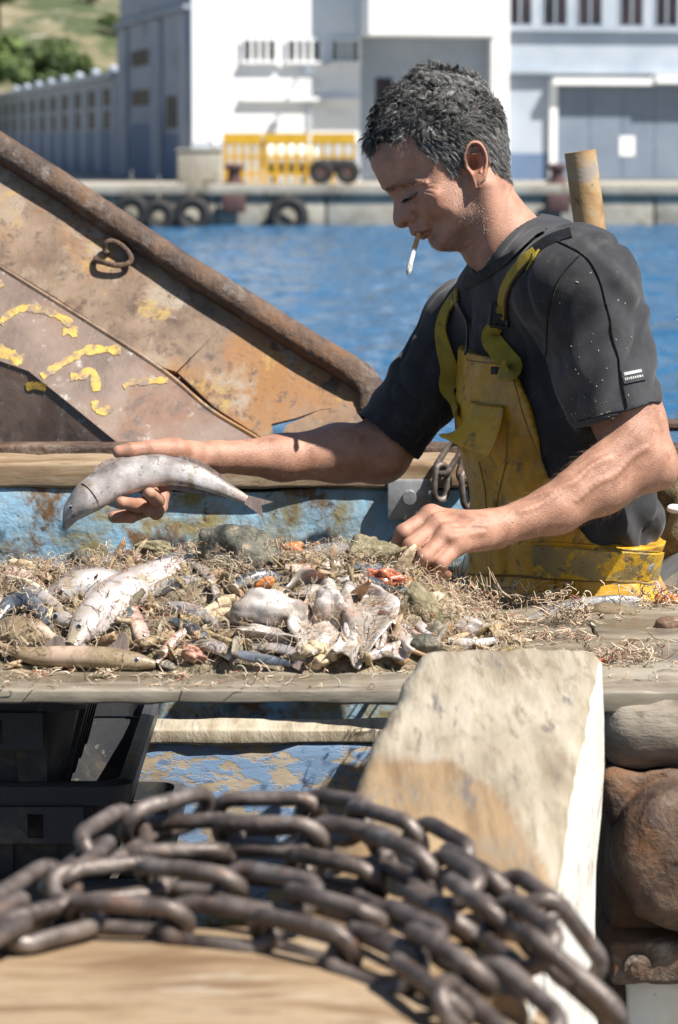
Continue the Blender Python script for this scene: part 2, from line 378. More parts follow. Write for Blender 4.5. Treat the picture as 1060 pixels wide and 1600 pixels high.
# ---- hill behind, dry grass, with pines and scrub
def hill_z(x, y):
    x = np.asarray(x, float); y = np.asarray(y, float)
    base = np.clip((y - 175) * 0.20, 0, None) + np.clip((-x - 14) * 0.16, -1.5, 9) * np.clip((y - 170) / 40, 0, 1)
    n = fbm(np.stack([x, y, 0 * x], -1), 0.06, 4, 5)
    return QZ + np.clip(base, 0, 60) + n * 0.9 * np.clip((y - 170) / 30, 0, 1)
xs = np.arange(-190, 120, 2.5); ys = np.arange(165, 420, 2.5); X, Y = np.meshgrid(xs, ys, indexing='ij')
V = np.stack([X, Y, hill_z(X, Y)], -1).reshape(-1, 3); i = np.arange(len(V)).reshape(X.shape)
hill = struct(obj('hill', big_mesh('hill', V, np.stack([i[:-1, :-1], i[1:, :-1], i[1:, 1:], i[:-1, 1:]], -1).reshape(-1, 4)),
    mat('dry_hillside', [(0.13, 0.115, 0.06), (0.20, 0.17, 0.10), (0.27, 0.235, 0.165)], 0.25, rough=(0.9, 1), bump=0.6, bdist=0.5, layers=[((0.055, 0.075, 0.028), 0.14, 0.38, 0.58), ((0.36, 0.32, 0.27), 0.4, 0.62, 0.75)])))
LEAF = mat('pine_needles', [(0.05, 0.085, 0.02), (0.085, 0.13, 0.03), (0.12, 0.16, 0.05)], 0.9, rough=(0.7, 0.8), bump=0, attr=True)
BARK = mat('tree_bark', [(0.08, 0.055, 0.04), (0.14, 0.1, 0.07)], 3, rough=(0.9, 1), bump=0.3)
def tree(x, y, h, rx, rz, label, name='pine_tree', n=1500, seed=0, group=None):
    rg = np.random.default_rng(seed); z = float(hill_z(x, y)) - 0.1
    t = thing(name, label, 'tree' if 'tree' in name else 'bush', (x, y, z), group=group)
    mb = MB(); top = np.array([0.2, 0, h - rz])
    mb.tube(catmull([(0, 0, 0), (0.1, 0, h * .3), (-.05, .05, h * .55), top], 4), np.linspace(0.07 * h * .45, 0.02 * h, 13), 8)
    for k in range(6):
        a = k * 1.05 + rg.random(); e = np.array([math.cos(a) * rx * .65, math.sin(a) * rx * .65, h - rz * (0.9 + .3 * rg.random())])
        mb.tube(catmull([top * .75, (top * .8 + e) / 2 + np.array([0, 0, -.1]), e], 3), np.linspace(.02 * h, .006 * h, 7), 6)
    mb.build('trunk', BARK, t)
    cl = rg.normal(size=(26, 3)); cl /= np.linalg.norm(cl, axis=1)[:, None]; cl *= rg.random((26, 1)) ** .4; cl *= np.array([rx, rx, rz]); cl[:, 2] = np.where(cl[:, 2] < 0, cl[:, 2] * .5, cl[:, 2]); cl[:, 2] += h - rz
    ci = rg.integers(0, 26, n); d = rg.normal(size=(n, 3)); d /= np.linalg.norm(d, axis=1)[:, None]
    c = cl[ci] + d * rg.random((n, 1)) ** .5 * rx * .36 * np.array([1, 1, .7])
    s = 0.07 * rx + .05; a = rg.normal(size=(n, 3)); a /= np.linalg.norm(a, axis=1)[:, None]; b = np.cross(a, d); b /= np.linalg.norm(b, axis=1)[:, None] + 1e-9
    s = s * (0.6 + rg.random((n, 1)))
    V = np.stack([c - a * s, c + b * s * .55, c + a * s, c - b * s * .55], 1).reshape(-1, 3)
    tint = np.repeat(np.repeat(0.55 + 0.8 * rg.random((26, 1)), 3, 1)[ci], 4, 0)
    obj('crown', big_mesh('crown', V, np.arange(4 * n).reshape(-1, 4), tint, smooth=False), LEAF, t)
def hill_pt(px, Y): return (px - CXP) / FPX * Y
tree(hill_pt(36, 186), 186, 5.0, 3.0, 1.5, 'broad green pine leftmost on the dry hillside above the dock wing', seed=1, n=4200)
tree(hill_pt(112, 184), 184, 5.0, 2.1, 1.5, 'rounded pine right of the broad pine above the roof vents', seed=2, n=3000)
tree(hill_pt(2, 204), 204, 7.6, 2.3, 2.6, 'tall dark tree in the top left corner of the view', seed=3, n=2000)
tree(hill_pt(68, 228), 228, 4.5, 0.9, 2.0, 'slim dark tree high on the slope behind the pines', seed=4, n=900)
for k, (px, Y, lab) in enumerate(((120, 232, 'low scrub bush high on the slope, left of the pale rocks'), (150, 226, 'dark scrub bush at the top of the dry slope'), (185, 214, 'small scrub bush near the corner of the gable block'), (95, 206, 'olive scrub bush behind the rounded pine'))):
    tree(hill_pt(px, Y), Y, 1.5, 1.3, 0.7, lab, 'scrub_bush', 700, 20 + k)

# ---- things on the quay
def torus(R, r, n=24, k=10):
    V = []; F = []
    for i in range(n):
        a = 2 * math.pi * i / n
        for j in range(k):
            b = 2 * math.pi * j / k; V.append(((R + r * math.cos(b)) * math.cos(a), 0.8 * r * math.sin(b), (R + r * math.cos(b)) * math.sin(a)))
            F.append((i * k + j, ((i + 1) % n) * k + j, ((i + 1) % n) * k + (j + 1) % k, i * k + (j + 1) % k))
    return V, F
for px, py, R, lab in ((300, 336, .42, 'black tyre fender on the quay wall below the concrete block'), (248, 338, .36, 'small tyre fender left of the tyre below the concrete block'), (205, 332, .4, 'leftmost tyre fender hanging beside the rusty rim'), (450, 338, .46, 'big black tyre fender alone below the white tank')):
    p = at(px, py, 91.5); t = thing('tyre_fender', lab, 'tyre', p, group='tyre fenders along the quay')
    V, F = torus(R, .19); MB().add(V, F).build('tyre', RUBBER, t); MB().tube([(0, .1, R), (0, .25, R + .5), (0, .3, .9 + R)], .02, 6).build('rope', CONC, t)
def bollard(px, lab, Y=91.95):
    p = at(px, 290, Y); t = thing('mooring_bollard', lab, 'bollard', (p[0], 92.3, QZ + 0.004), group='bollards on the quay')
    V = []; n = 16; pr = [(.36, 0), (.36, .08), (.24, .12), (.20, .35), (.22, .46), (.33, .52), (.33, .60), (.2, .66), (.01, .67)]
    for r, z in pr: V += [(r * math.cos(2 * math.pi * j / n), r * math.sin(2 * math.pi * j / n), z) for j in range(n)]
    F = [(i * n + j, i * n + (j + 1) % n, (i + 1) * n + (j + 1) % n, (i + 1) * n + j) for i in range(len(pr) - 1) for j in range(n)]
    MB().add(V, F).build('post', IRONRED, t)
    MB().box((-.36, -.78, -.85), (.36, -.62, -.3)).build('fender_plate', IRONRED, t, bevel=.03)
bollard(366, 'red brown iron bollard right of the concrete block'); bollard(872, 'red brown iron bollard left of the leaning rusty pole')
t = thing('concrete_block', 'beige concrete block standing on the quay edge by the yellow racks', 'block', (at(311, 0, 94)[0], 94, QZ + 0.004))
MB().box((-.69, -.5, 0), (.69, .5, 1.02)).build('block', CONC, t, bevel=.05); MB().box((-.73, -.54, 1.023), (.73, .54, 1.12)).build('coping', CONC, t, bevel=.03)
for k, (pa, pb, lab) in enumerate(((348, 408, 'yellow steel rack next to the concrete block on the quay'), (412, 482, 'yellow steel rack behind the white tank'), (486, 556, 'yellow steel rack behind the dark tyre roller'))):
    x0 = at(pa, 0, 94.9)[0]; x1 = at(pb, 0, 94.9)[0]; w = x1 - x0; h = at(0, 208, 94.9)[2] - QZ
    t = thing('steel_rack', lab, 'rack', (x0, 94.9, QZ + 0.004), group='yellow racks on the quay')
    for yy in (0, .9):
        for xx in np.linspace(.06, w - .06, 5): MB().box((xx - .055, yy - .055, 0), (xx + .055, yy + .055, h - .1)).build('upright', YELL, t)
        for zz in (.25, h * .5, h * .78): MB().box((0, yy - .065, zz), (w, yy + .065, zz + .1)).build('rail', YELL, t)
        MB().box((0, yy - .075, h - .32), (w, yy + .075, h)).build('top_beam', YELL, t)
    for xx in (.06, w - .06): MB().box((xx - .05, .06, h - .2), (xx + .05, .84, h - .1)).build('cross_beam', YELL, t)
t = thing('white_tank', 'white round tank on a cradle in front of the yellow racks', 'tank', (at(452, 0, 96.8)[0], 96.8, QZ + 0.004))
V = []; n = 20; L = .78
for r, x in ((.02, -L - .16), (.3, -L - .12), (.45, -L), (.46, L), (.3, L + .12), (.02, L + .16)): V += [(x, r * math.cos(2 * math.pi * j / n), .78 + r * math.sin(2 * math.pi * j / n)) for j in range(n)]
F = [(i * n + j, i * n + (j + 1) % n, (i + 1) * n + (j + 1) % n, (i + 1) * n + j) for i in range(5) for j in range(n)]
MB().add(V, F).build('vessel', WHITE, t); MB().tube([(0, 0, 1.2), (0, 0, 1.32)], .14, 10).build('hatch', WHITE, t)
for xx in (-.5, .5): MB().box((xx - .08, -.36, 0), (xx + .08, .36, .42)).build('cradle', RUBBER, t)
t = thing('tyre_roller', 'dark tyre wheeled handling trolley beside the white tank', 'trolley', (at(523, 0, 94.0)[0], 94.0, QZ + 0.004))
MB().box((-.66, -.35, .34), (.66, .35, .78)).build('chassis', mat('dark_machine', [(0.02, 0.018, 0.018), (0.06, 0.04, 0.035)], 2), t, bevel=.08)
for xx in (-.42, .42):
    V, F = torus(.25, .14, 20, 8); w_ = MB().add([(v[0] + xx, v[1] - .42, v[2] + .385) for v in V], F).build('wheel', RUBBER, t)
    MB().tube([(xx, -.5, .385), (xx, -.36, .385)], .13, 12).build('hub', IRONRED, w_)
def quay_post(px, h, lab):
    MBt = MB().tube([(0, 0, 0), (0, 0, h)], .05, 8).tube([(0, 0, h), (0, 0, h + .18)], [.16, .13], 10)
    o = MBt.build('quay_post', WHITE); o.location = (at(px, 0, 95)[0], 95, QZ + .004); tag(o, lab, 'post')
quay_post(332, 1.25, 'short white post with wide head left of yellow racks')
# ================================================================== BOAT
TZ = 1.95                                  # top of the sorting table
DECK = 1.02
WOODG = mat('weathered_pale_wood', [(0.27, 0.215, 0.145), (0.41, 0.35, 0.255), (0.50, 0.44, 0.345)], 22, rough=(0.65, 0.85), bump=0.6, bscale=90, bdist=0.004, stretch=(1, 0.12, 0.5),
            layers=[((0.24, 0.17, 0.10), 12, 0.58, 0.9), ((0.48, 0.43, 0.35), 9, 0.52, 0.85), ((0.14, 0.125, 0.115), 34, 0.60, 0.85)], fine=0.4)
WOODO = mat('worn_orange_wood', [(0.18, 0.11, 0.058), (0.285, 0.198, 0.115), (0.38, 0.29, 0.19)], 26, rough=(0.55, 0.8), bump=0.4, bscale=70, bdist=0.003, stretch=(0.22, 1, 1),
            layers=[((0.46, 0.39, 0.30), 22, 0.58, 0.85), ((0.15, 0.085, 0.045), 26, 0.52, 0.8)], fine=0.3)
WHITEP = mat('flaking_white_paint', [(0.66, 0.62, 0.54), (0.80, 0.78, 0.72)], 14, rough=(0.6, 0.8), bump=0.5, bscale=50, bdist=0.004, stretch=(1, 0.5, 1),
             layers=[((0.42, 0.34, 0.24), 18, 0.62, 0.69, 0.9, -0.8)])
RUST = mat('brown_rust', [(0.052, 0.030, 0.021), (0.098, 0.058, 0.037), (0.145, 0.092, 0.06)], 18, rough=(0.6, 0.9), bump=0.9, bscale=60, bdist=0.006,
           layers=[((0.17, 0.075, 0.03), 9, 0.50, 0.8), ((0.19, 0.16, 0.135), 16, 0.52, 0.8), ((0.07, 0.045, 0.035), 30, 0.58, 0.8)], fine=0.4)
PLATE = mat('rusty_plate_steel', [(0.15, 0.098, 0.066), (0.25, 0.172, 0.116), (0.32, 0.24, 0.17)], 7, rough=(0.5, 0.8), bump=0.35, bscale=40, bdist=0.003, spec=0.4,
            layers=[((0.30, 0.15, 0.06), 4, 0.46, 0.72), ((0.34, 0.275, 0.21), 12, 0.52, 0.78), ((0.10, 0.06, 0.042), 18, 0.56, 0.78), ((0.40, 0.27, 0.09), 13, 0.60, 0.78), ((0.11, 0.075, 0.058), 55, 0.54, 0.78)], fine=0.4)
PLATE2 = mat('scraped_purple_brown_steel', [(0.115, 0.074, 0.055), (0.175, 0.118, 0.09), (0.235, 0.172, 0.138)], 8, rough=(0.45, 0.7), bump=0.3, bscale=40, bdist=0.003,
            layers=[((0.20, 0.105, 0.065), 7, 0.48, 0.78), ((0.40, 0.36, 0.32), 32, 0.64, 0.8), ((0.09, 0.062, 0.052), 14, 0.52, 0.8)], fine=0.3)
BLUEP = mat('worn_light_blue_paint', [(0.22, 0.42, 0.58), (0.31, 0.52, 0.68), (0.40, 0.59, 0.73)], 6, rough=(0.45, 0.7), bump=0.6, bscale=34, bdist=0.006,
            layers=[((0.44, 0.60, 0.72), 17, 0.54, 0.85), ((0.30, 0.24, 0.10), 5, 0.40, 0.66, 0.85), ((0.17, 0.09, 0.035), 7, 0.50, 0.70, 0.9), ((0.08, 0.14, 0.17), 15, 0.56, 0.8), ((0.10, 0.06, 0.03), 40, 0.62, 0.8)], fine=0.3)
BLUEF = mat('flaking_blue_paint_on_wood', [(0.33, 0.25, 0.16), (0.44, 0.35, 0.24), (0.52, 0.44, 0.33)], 12, rough=(0.7, 0.85), bump=0.5, bscale=50, bdist=0.003, stretch=(0.45, 1, 1),
            layers=[((0.25, 0.38, 0.58), 34, 0.46, 0.52, 0.5, 1.2), ((0.17, 0.25, 0.4), 80, 0.6, 0.7)])
TABLE = mat('wet_table_wood', [(0.15, 0.125, 0.09), (0.24, 0.205, 0.155), (0.32, 0.285, 0.22)], 7, rough=(0.22, 0.5), bump=0.4, bscale=40, bdist=0.003, stretch=(0.25, 1, 1), spec=0.6,
            layers=[((0.34, 0.31, 0.26), 12, 0.54, 0.85, 0.6), ((0.11, 0.085, 0.06), 14, 0.56, 0.85, 0.3)], fine=0.3)
CRATE = mat('dark_crate_plastic', [(0.04, 0.042, 0.05), (0.065, 0.066, 0.072)], 5, rough=(0.35, 0.5), bump=0.25, bscale=90, bdist=0.002, layers=[((0.15, 0.13, 0.10), 9, 0.50, 0.8), ((0.2, 0.19, 0.17), 40, 0.70, 0.76)])
STEEL = mat('bare_scratched_steel', [(0.30, 0.31, 0.33), (0.45, 0.46, 0.48)], 8, rough=(0.3, 0.5), bump=0.2, metal=0.6, layers=[((0.4, 0.34, 0.1), 6, 0.63, 0.7)])
DECKM = mat('dark_deck_boards', [(0.07, 0.055, 0.04), (0.12, 0.10, 0.075)], 5, rough=(0.5, 0.8), bump=0.3)

# ---- deck and hull
deck = struct(MB().box((-3.2, -1.5, DECK - 0.12), (3.2, 4.69, DECK - 0.02)).build('deck', DECKM))
for k in range(19):
    y = 1.6 + k * 0.16
    MB().box((-2.6, y, DECK - 0.018), (2.6, y + 0.152, DECK)).build('plank', DECKM, deck)
hull = tag(MB().prism([(-3.2, 4.72, DECK - .05), (3.2, 4.72, DECK - .05), (3.2, 4.84, DECK - .05), (-3.2, 4.84, DECK - .05)], (0, 0, -1.4)).build('boat_hull', BLUEP), 'blue hull side of the fishing boat below the bulwark', 'hull')

# ---- bulwark behind the man: blue face, wooden cap, ledge plank
YB = 4.70
bul = thing('bulwark', 'light blue rusty boat bulwark with wooden cap behind the man', 'bulwark', (0, YB, DECK))
ztopb = at(0, 764, YB)[2]
def jag(mb_, name, m, parent, amp, sub=10, bevel=0.0, scale=9, seed=0, sub_long=None):
    """box-like shape, subdivided and knocked about so its edges are worn"""
    me = mesh(name, mb_.V, mb_.F); bm = bmesh.new(); bm.from_mesh(me)
    bmesh.ops.recalc_face_normals(bm, faces=bm.faces)
    if bevel: bmesh.ops.bevel(bm, geom=list(bm.edges), offset=bevel, segments=3, affect='EDGES', profile=0.5, clamp_overlap=True)
    L_ = sub
    for _ in range(8):
        es = [e for e in bm.edges if e.calc_length() > L_]
        if not es: break
        bmesh.ops.subdivide_edges(bm, edges=es, cuts=1, use_grid_fill=True)
    bmesh.ops.triangulate(bm, faces=[f for f in bm.faces if len(f.verts) > 4])
    bm.normal_update(); P_ = np.array([v.co for v in bm.verts]); Nn_ = np.array([v.normal for v in bm.verts])
    d = fbm(P_, scale, 3, seed) * amp
    for v, q in zip(bm.verts, P_ + Nn_ * d[:, None]): v.co = q
    bm.to_mesh(me); bm.free()
    me.polygons.foreach_set('use_smooth', np.ones(len(me.polygons), dtype=bool)); me.set_sharp_from_angle(angle=math.radians(40))
    return obj(name, me, m, parent)
zmid = at(0, 880, YB)[2]
jag(MB().box((-2.5, 0, zmid - DECK - .01), (2.5, .07, ztopb - DECK)), 'upper_strake', BLUEP, bul, .006, .05, .006, 7)
jag(MB().box((-2.5, 0.012, 0.30), (2.5, .08, zmid - DECK - .014)), 'middle_strake', BLUEP, bul, .005, .05, .004, 7, 3)
jag(MB().box((-2.5, 0.004, -.02), (2.5, .08, 0.296)), 'lower_strake', BLUEP, bul, .005, .06, .004, 7, 4)
x_end = at(735, 0, YB)[0]
capz = at(0, 722, YB)[2] - DECK
jag(MB().box((-2.5, -.012, ztopb - DECK + .002), (x_end, .13, capz)), 'cap_rail', WOODO, bul, .004, .03, .006, 12, 6)
jag(MB().box((x_end + .01, -.010, ztopb - DECK + .002), (2.5, .13, capz - .004)), 'cap_rail', WOODO, bul, .004, .04, .006, 12, 7)
jag(MB().box((-2.5, .15, ztopb - DECK - .1), (2.5, .21, capz + .012)), 'outer_rubbing_strake', RUST, bul, .003, .06, .006, 12, 8)
for k, x in enumerate((-.9, -.42, .06, .5, .95)):
    MB().box((x, -.02, 0.45), (x + .035, -.001, ztopb - DECK - .06)).build('rib', BLUEP, bul, bevel=.003) if k not in (1, 2) else None
pb = at(640, 778, YB - .02)
bp = MB().box((pb[0] - .035, -.03, pb[2] - DECK - .035), (pb[0] + .035, -.008, pb[2] - DECK + .03)).build('bolt_plate', STEEL, bul, bevel=.003)
MB().tube([(pb[0], -.055, pb[2] - DECK + .004), (pb[0], -.028, pb[2] - DECK + .004)], .011, 10).build('bolt', STEEL, bp)
# ledge
YL = 4.25; zl = at(0, 1152, YL)[2]
led = thing('ledge_plank', 'wooden ledge plank with flaking blue paint below the bulwark', 'plank', (0, YL, zl))
jag(MB().box((-1.8, 0.003, -.26), (.125, .080, -.0098)), 'plank_face', BLUEF, led, .0022, .03, .004, 20, 9)
jag(MB().box((-1.8, -.002, -.010), (.125, .083, .012)), 'plank_top', WOODG, led, .003, .03, .004, 20, 10)
for x in (-1.2, -.75): MB().box((x, .01, DECK - zl - .0), (x + .08, .11, -.262)).build('bracket', DECKM, led)

# ---- sorting table
tb = thing('sorting_table', 'wet wooden sorting table covered with catch in front of the man', 'table', (0, 3.85, DECK))
Yf = atz(300, 1078, TZ)[1]
edges = [(-1.3, Yf), (1.3, Yf)]
def board(x0, x1, y0, y1, th, seed):
    mb_ = MB().box((x0, y0 - 3.85, TZ - th - DECK), (x1, y1 - 3.85, TZ - DECK))
    return jag(mb_, 'board', TABLE, tb, .0022, .018, .003, 26, seed)
yy = Yf
for k, w in enumerate((.195, .17, .165, .165)):
    board(-1.1 if k < 3 else .16, .30 + .02 * k, yy + (.0 if k == 0 else .002), yy + w - .002, .017, 30 + k)
    board(.303 + .02 * k, 1.1, yy + (-.012 if k == 0 else .002), yy + w - .002, .026, 40 + k); yy += w
TB_BACK = yy
for x, y in ((-.95, Yf + .06), (.95, Yf + .06), (-.95, yy - .22), (.95, yy - .06)): MB().box((x - .03, y - 3.85 - .03, 0), (x + .03, y - 3.85 + .03, TZ - DECK - .03)).build('leg', DECKM, tb)
for y in (yy - .22,): MB().box((-1.0, y - 3.85 - .02, TZ - DECK - .085), (1.0, y - 3.85 + .02, TZ - DECK - .028)).build('bearer', DECKM, tb)

# ---- heavy timber beam whose end faces us across the chain; right side painted white
def timber():
    zt_ = ZC - 0.575
    t = thing('timber_post', 'thick pale timber bitt with white painted side in the foreground', 'timber', (0.1, 2.8, DECK))
    # plan outline (top): near -> far
    aL, aR = at(520, 1290, 2.45), at(905, 1400, 2.35)
    prof = []
    n = 110; Ys = np.linspace(2.02, 3.28, n)
    rows = []
    for Y in Ys:
        tt = (Y - 2.3) / 1.0
        xr = 0.172 + 0.129 * tt; xl = -0.038 + 0.130 * tt
        if Y < 2.3: xl = -0.038
        z = ZC - 0.598 + 0.034 * min(1, max(0, tt)) 
        # worn hollow where the chain rubs
        z -= 0.017 * math.exp(-((Y - 2.42) / .15) ** 2)
        e = max(0, (Y - 3.22) / .06); z -= 0.016 * e ** 2.5; xl += 0.012 * e ** 3; xr -= 0.014 * e ** 3
        w = xr - xl; pts = []
        rc = 0.022 + .010 * max(0, min(1, (2.75 - Y) / .35))
        # section: left bottom, up, rounded corners, right bottom
        pts.append((xl, z - .75))
        pts.append((xl, z - .3))
        for a in np.linspace(math.pi, math.pi / 2, 7): pts.append((xl + rc + rc * math.cos(a), z - rc + rc * math.sin(a)))
        for k in range(1, 24): pts.append((xl + rc + (w - rc - .018) * k / 24, z + .003 * math.sin(math.pi * k / 24)))
        rr = 0.018
        for a in np.linspace(math.pi / 2, 0, 7): pts.append((xr - rr + rr * math.cos(a), z - rr + rr * math.sin(a)))
        for k in range(1, 14): pts.append((xr + .003 * math.sin(k), z - rr - .055 * k))
        rows.append([(px_ - .1, Y - 2.8, pz - DECK) for px_, pz in pts])
    m_ = len(rows[0]); V = [p for r in rows for p in r]
    F = [(i * m_ + j, i * m_ + j + 1, (i + 1) * m_ + j + 1, (i + 1) * m_ + j) for i in range(n - 1) for j in range(m_ - 1)]
    F += [tuple(range(m_)), tuple(range((n - 1) * m_, n * m_))[::-1]]
    V = np.array(V); nz = fbm(V, 16, 3, 77); nz2 = fbm(V * np.array([1, .15, 1]), 60, 2, 5)
    WOODT = mat('weathered_timber_top', [(0.27, 0.215, 0.145), (0.41, 0.35, 0.255), (0.50, 0.44, 0.345)], 22, rough=(0.65, 0.85), bump=0.6, bscale=90, bdist=0.004, stretch=(1, 0.12, 0.5), attr=True,
            layers=[((0.46, 0.42, 0.35), 9, 0.60, 0.9), ((0.22, 0.175, 0.12), 60, 0.50, 0.75), ((0.13, 0.11, 0.10), 34, 0.58, 0.8)], fine=0.4)
    Yv = V[:, 1] + 2.8; midv = .07 + .12 * (Yv - 2.3) - .1; lim_ = 2.76 - 15 * np.maximum(0, V[:, 0] - midv + .06) ** 2 + fbm(V, 30, 3, 6) * .02; kk_ = np.clip((lim_ - Yv) / .035, 0, 1)[:, None]; edge_ = np.exp(-((lim_ - Yv - .02) / .014) ** 2)[:, None] * .45
    cT = (1 - kk_) + kk_ * np.array([.86, .68, .50]); cT = cT * .80 * (1 - edge_ * np.array([.25, .45, .6]))
    me = mesh('beam', V, F, True, 50, cT); me.materials.append(WOODT); me.materials.append(WHITEP)
    jr = 2 + 7 + 23 + 4; idx_ = np.zeros(len(me.polygons), np.int32); nq = (n - 1) * (m_ - 1); idx_[:nq] = (np.arange(nq) % (m_ - 1) >= jr); me.polygons.foreach_set('material_index', idx_)
    Nv = np.zeros((len(V), 3)); me.vertices.foreach_get('normal', buf := np.zeros(len(V) * 3, np.float32)); V2 = V + buf.reshape(-1, 3) * (nz * .0022 + nz2 * .0016)[:, None]; me.vertices.foreach_set('co', V2.astype(np.float32).ravel()); me.update()
    bm = bmesh.new(); bm.from_mesh(me); bmesh.ops.recalc_face_normals(bm, faces=bm.faces); bm.to_mesh(me); bm.free()
    obj('beam', me, None, t)
    return t
timber()

# ---- cross timber nearest the camera, under the chain
def cross_timber():
    t = thing('cross_timber', 'sawn brown timber nearest the camera under the chain', 'timber', (-.2, 1.9, DECK))
    n = 46; Xs = np.linspace(-1.0, 0.17, n); rows = []
    for X in Xs:
        k = max(0, (X - .02) / .15); zt_ = ZC - .598 - .030 * k ** 2 * 1.6
        yf = 2.215 - .10 * k ** 2.2; yn = 1.42; pts = [(yn, zt_ - .5), (yn, zt_ - .04), (yn + .04, zt_)]
        for j in range(1, 10): pts.append((yn + .04 + (yf - yn - .075) * j / 9.5, zt_ + .008 * math.sin(math.pi * j / 10)))
        for a in np.linspace(math.pi / 2, 0, 6): pts.append((yf - .03 + .03 * math.cos(a), zt_ - .03 + .03 * math.sin(a)))
        pts.append((yf, zt_ - .5))
        rows.append([(X + .2, y - 1.9, z - DECK) for y, z in pts])
    m_ = len(rows[0]); V = np.array([p for r in rows for p in r])
    F = [(i * m_ + j, (i + 1) * m_ + j, (i + 1) * m_ + j + 1, i * m_ + j + 1) for i in range(n - 1) for j in range(m_ - 1)] + [tuple(range(m_)), tuple(range((n - 1) * m_, n * m_))[::-1]]
    V[:, 2] += fbm(V, 8, 3, 2) * .004
    me = mesh('beam', V, F, True, 50); obj('beam', me, WOODO, t)
cross_timber()

# ---- rust-bound bollard to the right of the timber
def iron_bitt():
    c = at(1062, 1090, 3.46); t = thing('iron_bound_bollard', 'rounded wooden bollard with rusty iron cheek at the right edge', 'bollard', (c[0], 3.46, DECK))
    def blob(name, m, x0, x1, y0, y1, z0, z1, r, amp, seed):
        return jag(MB().box((x0, y0, z0), (x1, y1, z1)), name, m, t, amp, .014, r, 22, seed)
    zz = lambda py: at(0, py, 3.40)[2] - DECK
    w = (1062 - 936) / FPX * 3.42
    WOODB = mat('dark_weathered_wood', [(0.13, 0.10, 0.075), (0.22, 0.18, 0.135), (0.30, 0.26, 0.21)], 20, rough=(.7, .9), bump=.7, bscale=80, bdist=.005, stretch=(.3, 1, 1), layers=[((0.10, 0.07, 0.05), 16, .52, .8), ((0.34, 0.31, 0.27), 12, .56, .85)], fine=.4)
    blob('wood_head', WOODB, -w, .16, -.03, .2, zz(1222), zz(1092), .045, .007, 61)
    blob('iron_collar', RUST, -w + .004, .16, -.035, .2, zz(1300), zz(1215), .012, .007, 62)
    # round iron cheek
    V = []; n = 40; R = .086; pc = (.002, zz(1335))
    pr = [(0.0, -.125), (.02, -.122), (.048, -.118), (.071, -.112), (.083, -.10), (.086, -.03)]
    for r, y in pr: V += [(pc[0] + r * math.cos(2 * math.pi * j / n), y, pc[1] + r * 1.04 * math.sin(2 * math.pi * j / n)) for j in range(n)]
    F = [(i * n + j, i * n + (j + 1) % n, (i + 1) * n + (j + 1) % n, (i + 1) * n + j) for i in range(len(pr) - 1) for j in range(n)]
    V = np.array(V); V += fbm(V, 35, 3, 8)[:, None] * .0035
    obj('iron_cheek', mesh('iron_cheek', V, F, True, 60), RUST, t)
    blob('wood_core', RUST, -w + .012, .16, -.03, .2, zz(1640) - .3, zz(1296), .012, .005, 63)
    br = blob('iron_bracket', RUST, -w + .006, .16, -.09, .1, zz(1530), zz(1462), .008, .004, 64)
    p = at(1000, 1535, 3.34); x = p[0] - c[0]
    MB().add(*[(lambda R_: R_)(a) for a in (lambda n: ([(x + .016 * math.cos(2 * math.pi * j / n) * s, y, zz(1498) + .016 * s * math.sin(2 * math.pi * j / n)) for s, y in ((1, -.088), (1, -.098), (.6, -.099), (.6, -.107), (.01, -.108)) for j in range(n)],
        [(i * n + j, i * n + (j + 1) % n, (i + 1) * n + (j + 1) % n, (i + 1) * n + j) for i in range(4) for j in range(n)]))(16)]).build('bolt', RUST, br)
    blob('lower_timber', WHITEP, -w + .03, .16, -.05, .1, zz(1900), zz(1534), .006, .004, 65)
iron_bitt()

